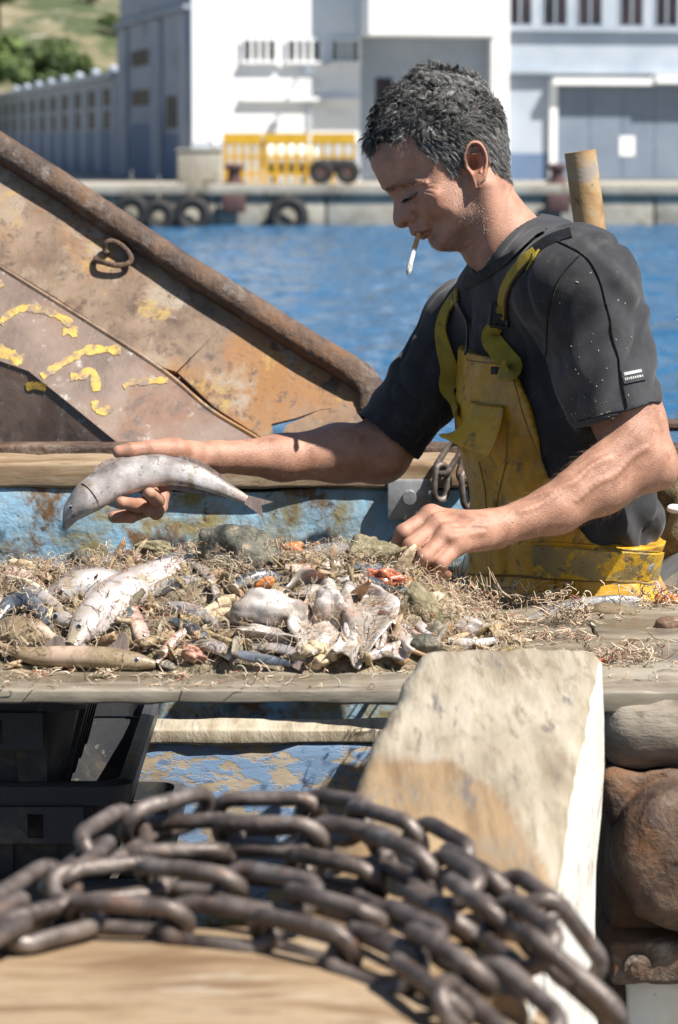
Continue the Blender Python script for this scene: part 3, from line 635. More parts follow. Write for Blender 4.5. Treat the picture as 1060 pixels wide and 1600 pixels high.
# ---- stack of fish crates under the left half of the table
def crate(z, x1, y0, L, Wd, label):
    """rim top at z, right edge x1, front y0"""
    t = thing('fish_crate', label, 'crate', (x1 - Wd / 2, y0 + L / 2, z - .17), group='stacked fish crates under the table')
    hw, hl, h = Wd / 2, L / 2, .17; ti = .035
    V = []; F = []
    def ring(x, y, zz, r=.03, n=5):
        pts = []
        for cx, cy, a0 in ((x - r, y - r, 0), (-x + r, y - r, 90), (-x + r, -y + r, 180), (x - r, -y + r, 270)):
            for k in range(n):
                a = math.radians(a0 + 90 * k / (n - 1)); pts.append((cx + r * math.cos(a), cy + r * math.sin(a), zz))
        return pts
    rings = [ring(hw - .05, hl - .05, .006), ring(hw - .052, hl - .052, 0), ring(hw - .045, hl - .045, 0), ring(hw - .012, hl - .012, h - .03), ring(hw - .016, hl - .016, h - .03), ring(hw - .05, hl - .05, .006)]
    m_ = len(rings[0])
    for r in rings: V += r
    F = [(i * m_ + j, i * m_ + (j + 1) % m_, (i + 1) * m_ + (j + 1) % m_, (i + 1) * m_ + j) for i in range(1, 5) for j in range(m_)] + [tuple(range(m_))]
    MB().add(V, F).build('tub', CRATE, t)
    rim = [ring(hw - .018, hl - .018, h - .028), ring(hw, hl, h - .028, .035), ring(hw + .002, hl + .002, h - .004, .035), ring(hw - .003, hl - .003, h, .034), ring(hw - .016, hl - .016, h, .03), ring(hw - .018, hl - .018, h - .028)]
    V = []; [V.extend(r) for r in rim]
    F = [(i * m_ + j, i * m_ + (j + 1) % m_, (i + 1) * m_ + (j + 1) % m_, (i + 1) * m_ + j) for i in range(5) for j in range(m_)]
    MB().add(V, F).build('rim', CRATE, t)
    # front skirt with a slot cut through: built round the slot
    for sx in (-1, 1):
        cx = sx * hw * .46; a, b = cx - .06, cx + .06; z0, z1 = h - .075, h - .0285; y = -hl - .001
        mb_ = MB().box((a, y - .006, z0), (cx - .010, y + .004, z1)).box((cx + .010, y - .006, z0), (b, y + .004, z1)).box((cx - .010, y - .006, z1 - .009), (cx + .010, y + .004, z1)).box((cx - .010, y - .006, z0), (cx + .010, y + .004, z0 + .007))
        mb_.build('handle_skirt', CRATE, t)
    for x in np.linspace(-hw + .07, hw - .07, 4):
        MB().prism([(x - .016, -hl + .040, .004), (x + .016, -hl + .040, .004), (x + .022, -hl + .004, h - .03), (x - .022, -hl + .004, h - .03)], (0, .012, 0)).build('rib', CRATE, t)
    for y in np.linspace(-hl + .1, hl - .1, 5):
        MB().prism([(hw - .040, y - .014, .004), (hw - .040, y + .014, .004), (hw - .004, y + .018, h - .03), (hw - .004, y - .018, h - .03)], (-.01, 0, 0)).build('rib', CRATE, t)
zr = lambda py, Y: at(0, py, Y)[2]
crate(ZC - .676, -.315, 3.60, .58, .42, 'topmost dark fish crate, pushed left, right under the table')
crate(ZC - .800, -.262, 3.62, .60, .44, 'middle dark fish crate with its glossy rim lit by the sun')
crate(ZC - .926, -.222, 3.62, .60, .47, 'lowest of the three dark fish crates under the table')
crate(ZC - 1.05, -.27, 3.62, .60, .44, 'fish crate at the bottom of the stack, deep in shade')
# a bit of pale sheet behind the crates
# ---- rusty ramp plate beyond the bulwark
def rusty_plate():
    zb = at(0, 716, 5.15)[2]
    t = thing('rusty_steel_ramp', 'big rusty steel ramp plate with rolled rim and yellow paint marks', 'ramp', (-.6, 5.15, zb))
    org = np.array([-.6, 5.15, zb])
    def onA(x, y, off=0.0):     # plane leaning back: Y = 5.15 + .55 (z - zb)
        r = ray(x, y); s = (5.15 + .55 * (ZC - zb)) / (r[1] - .55 * r[2]); p = CAM + r * s
        return p + off * np.array([0, -.876, .482]) - org
    def sheet(name, pts, m, th=.012, par=t, off=0.0):
        q = [onA(x, y, off) for x, y in pts]; return MB().prism(q, np.array([0, .876, -.482]) * th).build(name, m, par, sub=0)
    crease = [(-90, 366), (0, 418), (151, 512), (258, 582), (330, 642), (408, 690), (440, 725)]
    up = [(-90, 190), (0, 245), (100, 310), (200, 375), (300, 437), (400, 500), (500, 562), (560, 596), (588, 612), (575, 640), (520, 650)]
    hole = [(465, 655), (428, 664), (430, 674), (470, 668), (540, 655)]
    A_ = up + [(545, 655), (470, 690), (452, 725)] + crease[::-1]
    def grid_sheet(name, poly, m, seed, th=.012, warp=.004):
        mb_ = MB().prism([onA(x, y) for x, y in poly], np.array([0, .876, -.482]) * th)
        o = jag(mb_, name, m, t, warp, .05, 0, 5, seed); return o
    # upper sheet in strips so that the joints show
    upp = grid_sheet('upper_plate', [(-90, 190), (0, 245), (100, 310), (200, 375), (300, 437), (374, 484), (276, 580), (258, 574), (151, 505), (0, 411), (-90, 359)], PLATE, 11)
    grid_sheet('end_plate', [(375, 485), (400, 500), (500, 562), (560, 596), (590, 612), (580, 636), (502, 640), (462, 654), (425, 662), (428, 676), (438, 692), (448, 740), (418, 690), (335, 636), (278, 582)], PLATE, 12)
    grid_sheet('corner_plate', [(592, 600), (602, 640), (596, 740), (450, 740), (436, 690), (450, 665), (500, 642), (580, 634)], PLATE, 15)
    # lower sheet folded out a little, with the worn purple brown steel
    low = [(x, y) for x, y in crease]
    fold = np.array([0, -.035, .0])
    def onB(x, y, d): return onA(x, y) + fold * d
    rows = []
    ridge = [(-90, 500), (0, 560), (48, 577), (100, 618), (181, 684), (215, 712), (235, 735)]
    V = []; n = len(crease); k = 8
    for (a, b) in zip(crease, ridge):
        for j in range(k + 1):
            u = j / k; V.append(onB(a[0] + (b[0] - a[0]) * u, a[1] + (b[1] - a[1]) * u, u ** 1.2 * 1.0) + np.array([0, -.003, 0]))
    F = [(i * (k + 1) + j, i * (k + 1) + j + 1, (i + 1) * (k + 1) + j + 1, (i + 1) * (k + 1) + j) for i in range(n - 1) for j in range(k)]
    def thick(name, V, F, m, d=(0, .012, -.004)):
        me = mesh(name, V, F); bm = bmesh.new(); bm.from_mesh(me); r = bmesh.ops.extrude_face_region(bm, geom=list(bm.faces)); 
        bmesh.ops.translate(bm, vec=d, verts=[e for e in r['geom'] if isinstance(e, bmesh.types.BMVert)]); bmesh.ops.recalc_face_normals(bm, faces=bm.faces); bm.to_mesh(me); bm.free()
        me.polygons.foreach_set('use_smooth', np.ones(len(me.polygons), dtype=bool)); me.set_sharp_from_angle(angle=math.radians(30)); return obj(name, me, m, t)
    lowp = thick('lower_plate', V, F, PLATE2)
    sheet('backing_plate', [(-90, 330), (60, 430), (300, 575), (420, 660), (416, 700), (300, 735), (120, 640), (-90, 560)], PLATE2, .008, t, -.03)
    # added steep facet: the lower corner's shadow triangle put into the shape
    V = []
    for (b) in ridge:
        p = onB(b[0], b[1], 1.0) + np.array([0, -.0005, -.001]); drop = max(0.02, p[2] + .16)
        for j in range(4):
            u = j / 3; V.append(p + np.array([0, -.03 * drop * u, -drop * u]))
    F = [(i * 4 + j, i * 4 + j + 1, (i + 1) * 4 + j + 1, (i + 1) * 4 + j) for i in range(len(ridge) - 1) for j in range(3)]
    shadef = thick('shade_facet', V, F, PLATE2, (0, .01, .01))
    # weld bead along the crease
    MB().tube(catmull([onA(x, y, .002) for x, y in crease], 5), .0042, 6).build('weld_bead', PLATE, t)
    # rolled rim: a thick flange standing proud of the plate
    rim = [(-90, 163), (0, 216), (100, 280), (200, 345), (300, 408), (400, 472), (500, 535), (548, 563), (580, 585), (597, 606), (600, 640)]
    V = []
    C = [onA(x, y) for x, y in rim]; W_ = .05
    for i_, c in enumerate(C):
        tn = C[min(i_ + 1, len(C) - 1)] - C[max(i_ - 1, 0)]; tn /= np.linalg.norm(tn)
        nA = np.array([0, -.876, .482]); inw = np.cross(tn, nA); inw /= np.linalg.norm(inw)
        if inw[2] > 0: inw = -inw
        f = 1.0 if i_ < len(C) - 3 else [.8, .55, .3][i_ - (len(C) - 3)]
        prof = [(0, -.03), (-.004, .03), (.004, .046), (.016, .052), (.034, .050), (.042, .042), (.044, .030), (.043, -.03)]
        for a, b in prof: V.append(c + inw * a + nA * (b * .68) * f)
    m_ = 8; F = [(i * m_ + j, i * m_ + (j + 1) % m_, (i + 1) * m_ + (j + 1) % m_, (i + 1) * m_ + j) for i in range(len(C) - 1) for j in range(m_)] + [tuple(range(m_)), tuple(range((len(C) - 1) * m_, len(C) * m_))]
    V = np.array(V); V += fbm(V, 12, 2, 4)[:, None] * .002
    mb_ = MB().add(V, F); mb_.build('rim', RUST, t, bevel=0, angle=50)
    # pad eye
    loop = [(152, 404), (150, 410), (160, 416), (180, 421), (198, 420), (206, 413), (203, 403), (192, 391), (178, 384), (168, 386), (165, 394), (170, 400)]
    MB().tube(catmull([onA(x, y, .018 if 1 < i_ < 10 else .008) for i_, (x, y) in enumerate(loop)], 4), .0052, 8).build('pad_eye', RUST, t)
    # yellow paint strokes (thin coats of paint)
    YP = mat('yellow_marking_paint', [(0.46, 0.29, 0.045), (0.56, 0.36, 0.06)], 18, rough=(0.5, 0.7), bump=0.2, layers=[((0.20, 0.14, 0.10), 34, 0.42, 0.66), ((0.16, 0.11, 0.08), 90, 0.54, 0.7)])
    z2 = lambda x, y: (x / 3.3125, 380 + y / 3.3125)
    strokes = [([(0, 415), (30, 380), (90, 345), (150, 335), (230, 345), (310, 380), (370, 420)], 42), ([(325, 455), (400, 458)], 46), ([(-20, 560), (50, 590), (115, 612)], 80),
               ([(215, 690), (290, 640), (370, 595), (450, 555), (540, 548), (625, 553)], 44), ([(135, 745), (190, 735), (240, 750)], 46), ([(365, 690), (420, 685), (470, 655), (490, 690), (500, 765)], 46),
               ([(490, 815), (500, 855), (540, 870), (575, 845)], 40), ([(640, 745), (680, 722), (780, 712), (870, 708)], 36), ([(-10, 195), (10, 225)], 40)]
    from mathutils.bvhtree import BVHTree
    BV = []
    for o_ in (lowp, upp, shadef):
        BV.append(BVHTree.FromPolygons([v.co[:] for v in o_.data.vertices], [p.vertices[:] for p in o_.data.polygons]))
    for pts, w in strokes:
        c = catmull(np.array([(*z2(*p), 0) for p in pts]), 6)[:, :2]; tn = np.gradient(c, axis=0); tn /= np.linalg.norm(tn, axis=1)[:, None] + 1e-9; nn = np.stack([-tn[:, 1], tn[:, 0]], 1)
        ww = (w / 3.3125 / 2) * (.92 + .34 * fbm(np.column_stack([c, 0 * c[:, 0]]), .22, 3, 3))
        def onsurf(x, y):
            r = Vector(ray(x, y)).normalized(); best = None
            for bv in BV:
                h_ = bv.ray_cast(Vector(CAM - org), r)
                if h_[0] is not None and (best is None or h_[3] < best[1]): best = (np.array(h_[0]) - np.array(r) * .0016, h_[3])
            return best[0] if best else onA(x, y, .004)
        V = []
        for p, q, h_ in zip(c, nn, ww):
            V.append(onsurf(*(p + q * h_))); V.append(onsurf(*p) + np.array([0, -.0003, 0])); V.append(onsurf(*(p - q * h_)))
        F = [f for i in range(len(c) - 1) for f in ((3 * i, 3 * i + 1, 3 * i + 4, 3 * i + 3), (3 * i + 1, 3 * i + 2, 3 * i + 5, 3 * i + 4))]
        thick('paint_mark', V, F, YP, (0, .0008, 0))
rusty_plate()

# ---- leaning rusty pole behind the shoulder
p0, p1 = at(907, 236, 4.95), at(944, 520, 4.95)
d = (p1 - p0); p2 = p0 + d * 2.9
mbp = MB(); mbp.tube([p0, p0 + d * .25, p0 + d * .5, p0 + d, p2], .0265, 20, caps=False)
ip = [p0 + d * .003, p0 + d * .3]; mbp.tube(ip, .0215, 20, caps=False)
a = 20; n0 = len(mbp.V) - 40
for j in range(20): mbp.F.append((j, (j + 1) % 20, n0 + (j + 1) % 20, n0 + j))
POLE = mat('ochre_rusty_pipe', [(0.22, 0.12, 0.05), (0.36, 0.22, 0.10), (0.42, 0.30, 0.16)], 14, rough=(0.6, 0.85), bump=0.5, bscale=60, bdist=0.003, layers=[((0.30, 0.26, 0.22), 7, 0.55, 0.7), ((0.14, 0.07, 0.04), 22, 0.62, 0.7)], fine=.3)
o = mbp.build('rusty_pole', POLE); tag(o, 'leaning rusty open-ended pipe behind the man\'s shoulder', 'pole')
for v in o.data.vertices: v.co -= Vector(p2)
o.location = p2

# ---- right edge behind the man: pipe rail, heaped net, shiny drum
pr = thing('pipe_rail', 'dark pipe rail behind the man\'s elbow', 'rail', at(1075, 664, 5.1))
MB().tube([(-.22, 0, .0), (.9, 0, .0)], .011, 10).build('pipe', RUST, pr); MB().tube([(.05, 0, -.3), (.05, 0, .0)], .009, 8).build('stanchion', RUST, pr)
NETM = mat('tan_fishing_net', [(0.13, 0.09, 0.04), (0.24, 0.18, 0.10), (0.32, 0.26, 0.16)], 30, rough=(0.85, 1), bump=0.9, bscale=130, bdist=0.006)
def lump(name, m, c, r, seed, amp=.25, n=28, scale=9, parent=None, squash=None, cuts=3):
    bm = bmesh.new(); bmesh.ops.create_icosphere(bm, subdivisions=cuts, radius=1.0)
    P_ = np.array([v.co for v in bm.verts]); k = 1 + amp * fbm(P_ + seed * 3.1, 1.6, 3, seed); P_ = P_ * k[:, None] * np.array(r)
    for v, q in zip(bm.verts, P_): v.co = q
    me = bpy.data.meshes.new(name); bm.to_mesh(me); bm.free(); me.polygons.foreach_set('use_smooth', np.ones(len(me.polygons), dtype=bool))
    o = obj(name, me, m, parent); o.location = c; return o
nt_ = lump('heaped_net', NETM, at(1130, 800, 4.58), (.12, .10, .14), 3, .35, cuts=4); tag(nt_, 'tan heap of fishing net behind the man at the right edge', 'net')
fl = lump('net_float', WHITE, at(1054, 795, 4.47), (.012, .008, .007), 4, .08); tag(fl, 'small white float on the heap of net', 'float')
dr = thing('net_drum', 'scratched steel net drum curving up behind the man\'s hip', 'drum', at(1135, 1010, 4.45))
V = []; n = 48; 
for r, y in ((.145, -.09), (.155, -.085), (.155, .2), (.145, .205)): V += [(r * 1.0 * math.cos(2 * math.pi * j / n), y, r * math.sin(2 * math.pi * j / n)) for j in range(n)]
F = [(i * n + j, i * n + (j + 1) % n, (i + 1) * n + (j + 1) % n, (i + 1) * n + j) for i in range(3) for j in range(n)] + [tuple(range(n))]
MB().add(V, F).build('drum', STEEL, dr); MB().tube([(0, -.12, 0), (0, -.088, 0)], .04, 16).build('hub', RUST, dr); MB().box((-.03, .0, -1.1 + .0), (.03, .1, -.16)).build('stand', RUST, dr)
# ================================================================== small SDF modeller (continuous bodies and cloth)
class Leaf:
    def __init__(s, f): s.f = f
    def prep(s, C): s.c = s.f(C); return s.c
    def ev(s, P_, b, R): return s.f(P_)
    def __call__(s, P_): return s.f(P_)
def smin(a, b, k):
    if k <= 0: return np.minimum(a, b)
    h = np.maximum(k - np.abs(a - b), 0) / k; return np.minimum(a, b) - h * h * k * .25
def smax(a, b, k): return -smin(-a, -b, k)
class U:
    def __init__(s, k, *ch): s.k = k; s.ch = [c for c in ch]
    def prep(s, C):
        d = None
        for c in s.ch: v = c.prep(C); d = v if d is None else smin(d, v, s.k)
        s.c = d; return d
    def ev(s, P_, b, R):
        d = None
        for c in s.ch:
            if c.c[b] > R * 1.6 + s.k + .01: continue
            v = c.ev(P_, b, R); d = v if d is None else smin(d, v, s.k)
        return np.full(len(P_), 1.0) if d is None else d
    def __call__(s, P_):
        d = None
        for c in s.ch: v = c(P_); d = v if d is None else smin(d, v, s.k)
        return d
class Op:
    """fn(a, b) on two children (subtraction, intersection)"""
    def __init__(s, fn, a, b): s.fn = fn; s.a = a; s.b = b
    def prep(s, C): s.c = s.fn(s.a.prep(C), s.b.prep(C)); return s.c
    def ev(s, P_, b, R): return s.fn(s.a.ev(P_, b, R), s.b.ev(P_, b, R))
    def __call__(s, P_): return s.fn(s.a(P_), s.b(P_))
class Disp:
    def __init__(s, a, fn): s.a = a; s.fn = fn
    def prep(s, C): s.c = s.a.prep(C); return s.c
    def ev(s, P_, b, R): return s.a.ev(P_, b, R) - s.fn(P_)
    def __call__(s, P_): return s.a(P_) - s.fn(P_)
def sub(a, b, k=0): return Op(lambda x, y: smax(x, -y, k), a, b)
def inter(a, b, k=0): return Op(lambda x, y: smax(x, y, k), a, b)
def cone(a, ra, b, rb):
    a = np.array(a, float); b = np.array(b, float); ab = b - a; L2 = ab @ ab
    def f(P_):
        t = np.clip((P_ - a) @ ab / L2, 0, 1); return np.linalg.norm(P_ - a - t[:, None] * ab, axis=1) - (ra + (rb - ra) * t)
    return Leaf(f)
def chain_cones(pts, rs): return [cone(pts[i], rs[i], pts[i + 1], rs[i + 1]) for i in range(len(pts) - 1)]
def ball(c, r):
    c = np.array(c, float); return Leaf(lambda P_: np.linalg.norm(P_ - c, axis=1) - r)
def ellip(c, r, ax=None):
    c = np.array(c, float); r = np.array(r, float); A_ = np.eye(3) if ax is None else np.array(ax, float)
    def f(P_):
        q = (P_ - c) @ A_.T; k0 = np.linalg.norm(q / r, axis=1); k1 = np.linalg.norm(q / (r * r), axis=1) + 1e-9; return k0 * (k0 - 1) / k1
    return Leaf(f)
def ecap(a, ra, b, rb, n, s):
    """capsule with elliptic section; ra, rb = (half depth along n, half width along s)"""
    a = np.array(a, float); b = np.array(b, float); ab = b - a; L2 = ab @ ab; ab_n = ab / math.sqrt(L2)
    n = np.array(n, float); s = np.array(s, float)
    def f(P_):
        q = P_ - a; t0 = q @ ab / L2; t = np.clip(t0, 0, 1); o = q - t[:, None] * ab
        hd = ra[0] + (rb[0] - ra[0]) * t; hw = ra[1] + (rb[1] - ra[1]) * t; m_ = np.minimum(hd, hw)
        on = o @ n; os_ = o @ s; oa = np.sqrt(np.maximum((o * o).sum(1) - on ** 2 - os_ ** 2, 0))
        k = np.sqrt((on / hd) ** 2 + (os_ / hw) ** 2 + (oa / m_) ** 2); k2 = np.sqrt((on / hd ** 2) ** 2 + (os_ / hw ** 2) ** 2 + (oa / m_ ** 2) ** 2) + 1e-6
        return k * (k - 1) / k2
    return Leaf(f)
def halfspace(p, n):
    p = np.array(p, float); n = np.array(n, float); n = n / np.linalg.norm(n); return Leaf(lambda P_: (P_ - p) @ n)   # inside where behind the plane
def polymesh(node, lo, hi, h, B=20):
    """surface nets over sparse blocks -> vertices, quads"""
    lo = np.array(lo, float); n = np.ceil((np.array(hi) - lo) / h / B).astype(int); D = n * B + 4
    g = np.stack(np.meshgrid(*[np.arange(k) for k in n], indexing='ij'), -1).reshape(-1, 3)
    C = lo + (g * B + B / 2) * h; R = (B / 2 + 1) * h * 1.7321
    c = node.prep(C); keep = np.where(np.abs(c) < R * 1.7 + .012)[0]
    ar = np.arange(-1, B + 1); loc = np.stack(np.meshgrid(ar, ar, ar, indexing='ij'), -1).reshape(-1, 3)
    vid = []; vpos = []; quads = []; m_ = B + 2
    for b in keep:
        base = g[b] * B; I = base + loc; d = node.ev(lo + I * h, b, R).reshape(m_, m_, m_)
        if d.min() > 0 or d.max() < 0: continue
        ins = d < 0
        s8 = [ins[i:m_ - 1 + i, j:m_ - 1 + j, k:m_ - 1 + k] for i in (0, 1) for j in (0, 1) for k in (0, 1)]
        cnt = sum(x.astype(np.int8) for x in s8); act = (cnt > 0) & (cnt < 8); ci = np.argwhere(act)
        if len(ci) == 0: continue
        acc = np.zeros((len(ci), 3)); num = np.zeros(len(ci))
        for ax in range(3):
            o1, o2 = [x for x in range(3) if x != ax]
            for p in (0, 1):
                for q in (0, 1):
                    a_ = ci.copy(); a_[:, o1] += p; a_[:, o2] += q; b_ = a_.copy(); b_[:, ax] += 1
                    da = d[a_[:, 0], a_[:, 1], a_[:, 2]]; db = d[b_[:, 0], b_[:, 1], b_[:, 2]]; cr = (da < 0) != (db < 0)
                    t = np.where(cr, da / np.where(cr, da - db, 1), 0); pos = a_.astype(float); pos[:, ax] += t
                    acc += pos * cr[:, None]; num += cr
        pos = acc / num[:, None] - 1 + base; gi = ci - 1 + base + 2
        vid.append((gi[:, 0] * D[1] + gi[:, 1]) * D[2] + gi[:, 2]); vpos.append(lo + pos * h)
        for ax in range(3):
            o1, o2 = [(1, 2), (2, 0), (0, 1)][ax]
            sl0 = [slice(1, B + 1)] * 3; sl1 = list(sl0); sl1[ax] = slice(2, B + 2)
            a_ = ins[tuple(sl0)]; b_ = ins[tuple(sl1)] ; e = np.argwhere(a_ != b_)
            if len(e) == 0: continue
            flip = a_[e[:, 0], e[:, 1], e[:, 2]]; e = e + base + 2
            def key(d1, d2):
                k = e.copy(); k[:, o1] -= d1; k[:, o2] -= d2; return (k[:, 0] * D[1] + k[:, 1]) * D[2] + k[:, 2]
            q = np.stack([key(1, 1), key(0, 1), key(0, 0), key(1, 0)], 1); q[~flip] = q[~flip][:, ::-1]; quads.append(q)
    vid = np.concatenate(vid); vpos = np.concatenate(vpos); q = np.concatenate(quads)
    u, first = np.unique(vid, return_index=True); V = vpos[first]; idx = np.searchsorted(u, q)
    ok = (idx < len(u)).all(1); idx = np.clip(idx, 0, len(u) - 1); ok &= (u[idx] == q).all(1); idx = idx[ok]; used = np.zeros(len(V), bool); used[idx.ravel()] = True; re_ = np.cumsum(used) - 1; return V[used], re_[idx]
def smooth_verts(V, Q, it=2, lam=.5):
    V = V.copy(); n = len(V); e = np.concatenate([Q[:, [0, 1]], Q[:, [1, 2]], Q[:, [2, 3]], Q[:, [3, 0]]])
    cnt = np.bincount(e[:, 0], minlength=n) + np.bincount(e[:, 1], minlength=n)
    for k in range(it * 2):
        A_ = np.stack([np.bincount(e[:, 0], V[e[:, 1], a], n) + np.bincount(e[:, 1], V[e[:, 0], a], n) for a in range(3)], 1) / np.maximum(cnt, 1)[:, None]
        V += (A_ - V) * (lam if k % 2 == 0 else -lam * 1.04)
    return V
def vnormals(V, Q):
    f = np.cross(V[Q[:, 2]] - V[Q[:, 0]], V[Q[:, 3]] - V[Q[:, 1]]); N_ = np.zeros_like(V)
    for k in range(4): np.add.at(N_, Q[:, k], f)
    return N_ / (np.linalg.norm(N_, axis=1)[:, None] + 1e-12)
def surf(node, x, y, y0=3.6, y1=5.0):
    """point of an SDF surface met by the sight line through a photograph pixel (arrays ok)"""
    x = np.atleast_1d(np.asarray(x, float)); y = np.atleast_1d(np.asarray(y, float))
    r = np.stack([ray(a, b) for a, b in zip(x, y)]); r /= np.linalg.norm(r, axis=1)[:, None]; t = y0 / r[:, 1]
    for _ in range(45): t = t + np.clip(node(CAM + r * t[:, None]), -.02, .05) * .75
    return CAM + r * t[:, None]
def sdf_normal(node, P_, e=.002):
    P_ = np.atleast_2d(P_); g = np.stack([node(P_ + np.eye(3)[k] * e) - node(P_ - np.eye(3)[k] * e) for k in range(3)], 1)
    return g / (np.linalg.norm(g, axis=1)[:, None] + 1e-12)
# ================================================================== THE MAN
HY = 4.32                                             # plane of symmetry of the head
KX = HY / (FPX * 1.0)
_p0 = at(690, 250, HY); _px = (at(700, 250, HY)[0] - _p0[0]) / 10; _pz = (_p0[2] - at(690, 260, HY)[2]) / 10
def head_uv(P_): return 690 + (P_[:, 0] - _p0[0]) / _px, 250 - (P_[:, 2] - _p0[2]) / _pz
ZJ = _p0[2] - (372 - 250) * _pz
def HYs(z): return HY + .17 * np.maximum(z - ZJ, -.02)          # the head leans a little away from us
def head_pt(u, v, w):
    z = _p0[2] - (np.asarray(v) - 250) * _pz; return np.stack([_p0[0] + (np.asarray(u) - 690) * _px, HYs(z) - np.asarray(w), z], -1)
z3 = lambda L: [(540 + a / 3.3125, 80 + b / 3.3125) for a, b in L]
z5 = lambda L: [(560 + a / 5.3, 220 + b / 5.3) for a, b in L]
PROFILE = (z5([(100, 110), (104, 180), (120, 235), (150, 290), (182, 355), (202, 398), (236, 418), (262, 448), (288, 480), (296, 520), (293, 580), (290, 640), (298, 685), (318, 710), (345, 722), (380, 722), (410, 712),
               (424, 724), (430, 750), (444, 778), (470, 790), (496, 787), (510, 806), (530, 818), (555, 815), (574, 803), (582, 814), (590, 840), (612, 872), (650, 900), (700, 915), (780, 915), (830, 908), (870, 890), (895, 872)])
           + [(742, 372), (768, 345), (790, 312), (800, 290)]
           + z3([(850, 640), (842, 540), (832, 430), (803, 320), (744, 228), (652, 166), (540, 138), (420, 146), (302, 195), (212, 275), (152, 362), (128, 440)]))
HAIRPOLY = z3([(118, 505), (170, 480), (250, 440), (320, 432), (345, 455), (372, 505), (430, 545), (495, 575), (520, 625), (548, 650), (566, 610), (596, 560), (604, 500), (625, 470), (670, 455), (712, 480), (728, 540), (742, 600), (790, 642), (868, 668), (900, 500), (860, 300), (760, 150), (560, 60), (300, 100), (120, 300), (60, 450)])
def in_poly(x, y, poly):
    x = np.asarray(x, float); y = np.asarray(y, float); c = np.zeros(x.shape, bool); n = len(poly)
    for i in range(n):
        (x1, y1), (x2, y2) = poly[i], poly[(i + 1) % n]
        if y1 == y2: continue
        c ^= ((y1 > y) != (y2 > y)) & (x < (x2 - x1) * (y - y1) / (y2 - y1) + x1)
    return c
def poly_dist(x, y, poly, closed=True):
    d = np.full(np.shape(x), 1e9); n = len(poly)
    for i in range(n if closed else n - 1):
        a = np.array(poly[i]); b = np.array(poly[(i + 1) % n]); ab = b - a; t = np.clip(((x - a[0]) * ab[0] + (y - a[1]) * ab[1]) / (ab @ ab + 1e-9), 0, 1)
        d = np.minimum(d, np.hypot(x - a[0] - t * ab[0], y - a[1] - t * ab[1]))
    return d
def gblur(A_, s):
    r = int(3 * s) + 1; k = np.exp(-np.arange(-r, r + 1) ** 2 / (2 * s * s)); k /= k.sum()
    for ax in (0, 1): A_ = np.apply_along_axis(lambda v: np.convolve(np.pad(v, r, 'edge'), k, 'valid'), ax, A_)
    return A_
HR = 2.0                                              # samples per photograph pixel
hx = np.arange(562, 822, 1 / HR); hyy = np.arange(92, 412, 1 / HR); GX, GY = np.meshgrid(hx, hyy, indexing='ij')
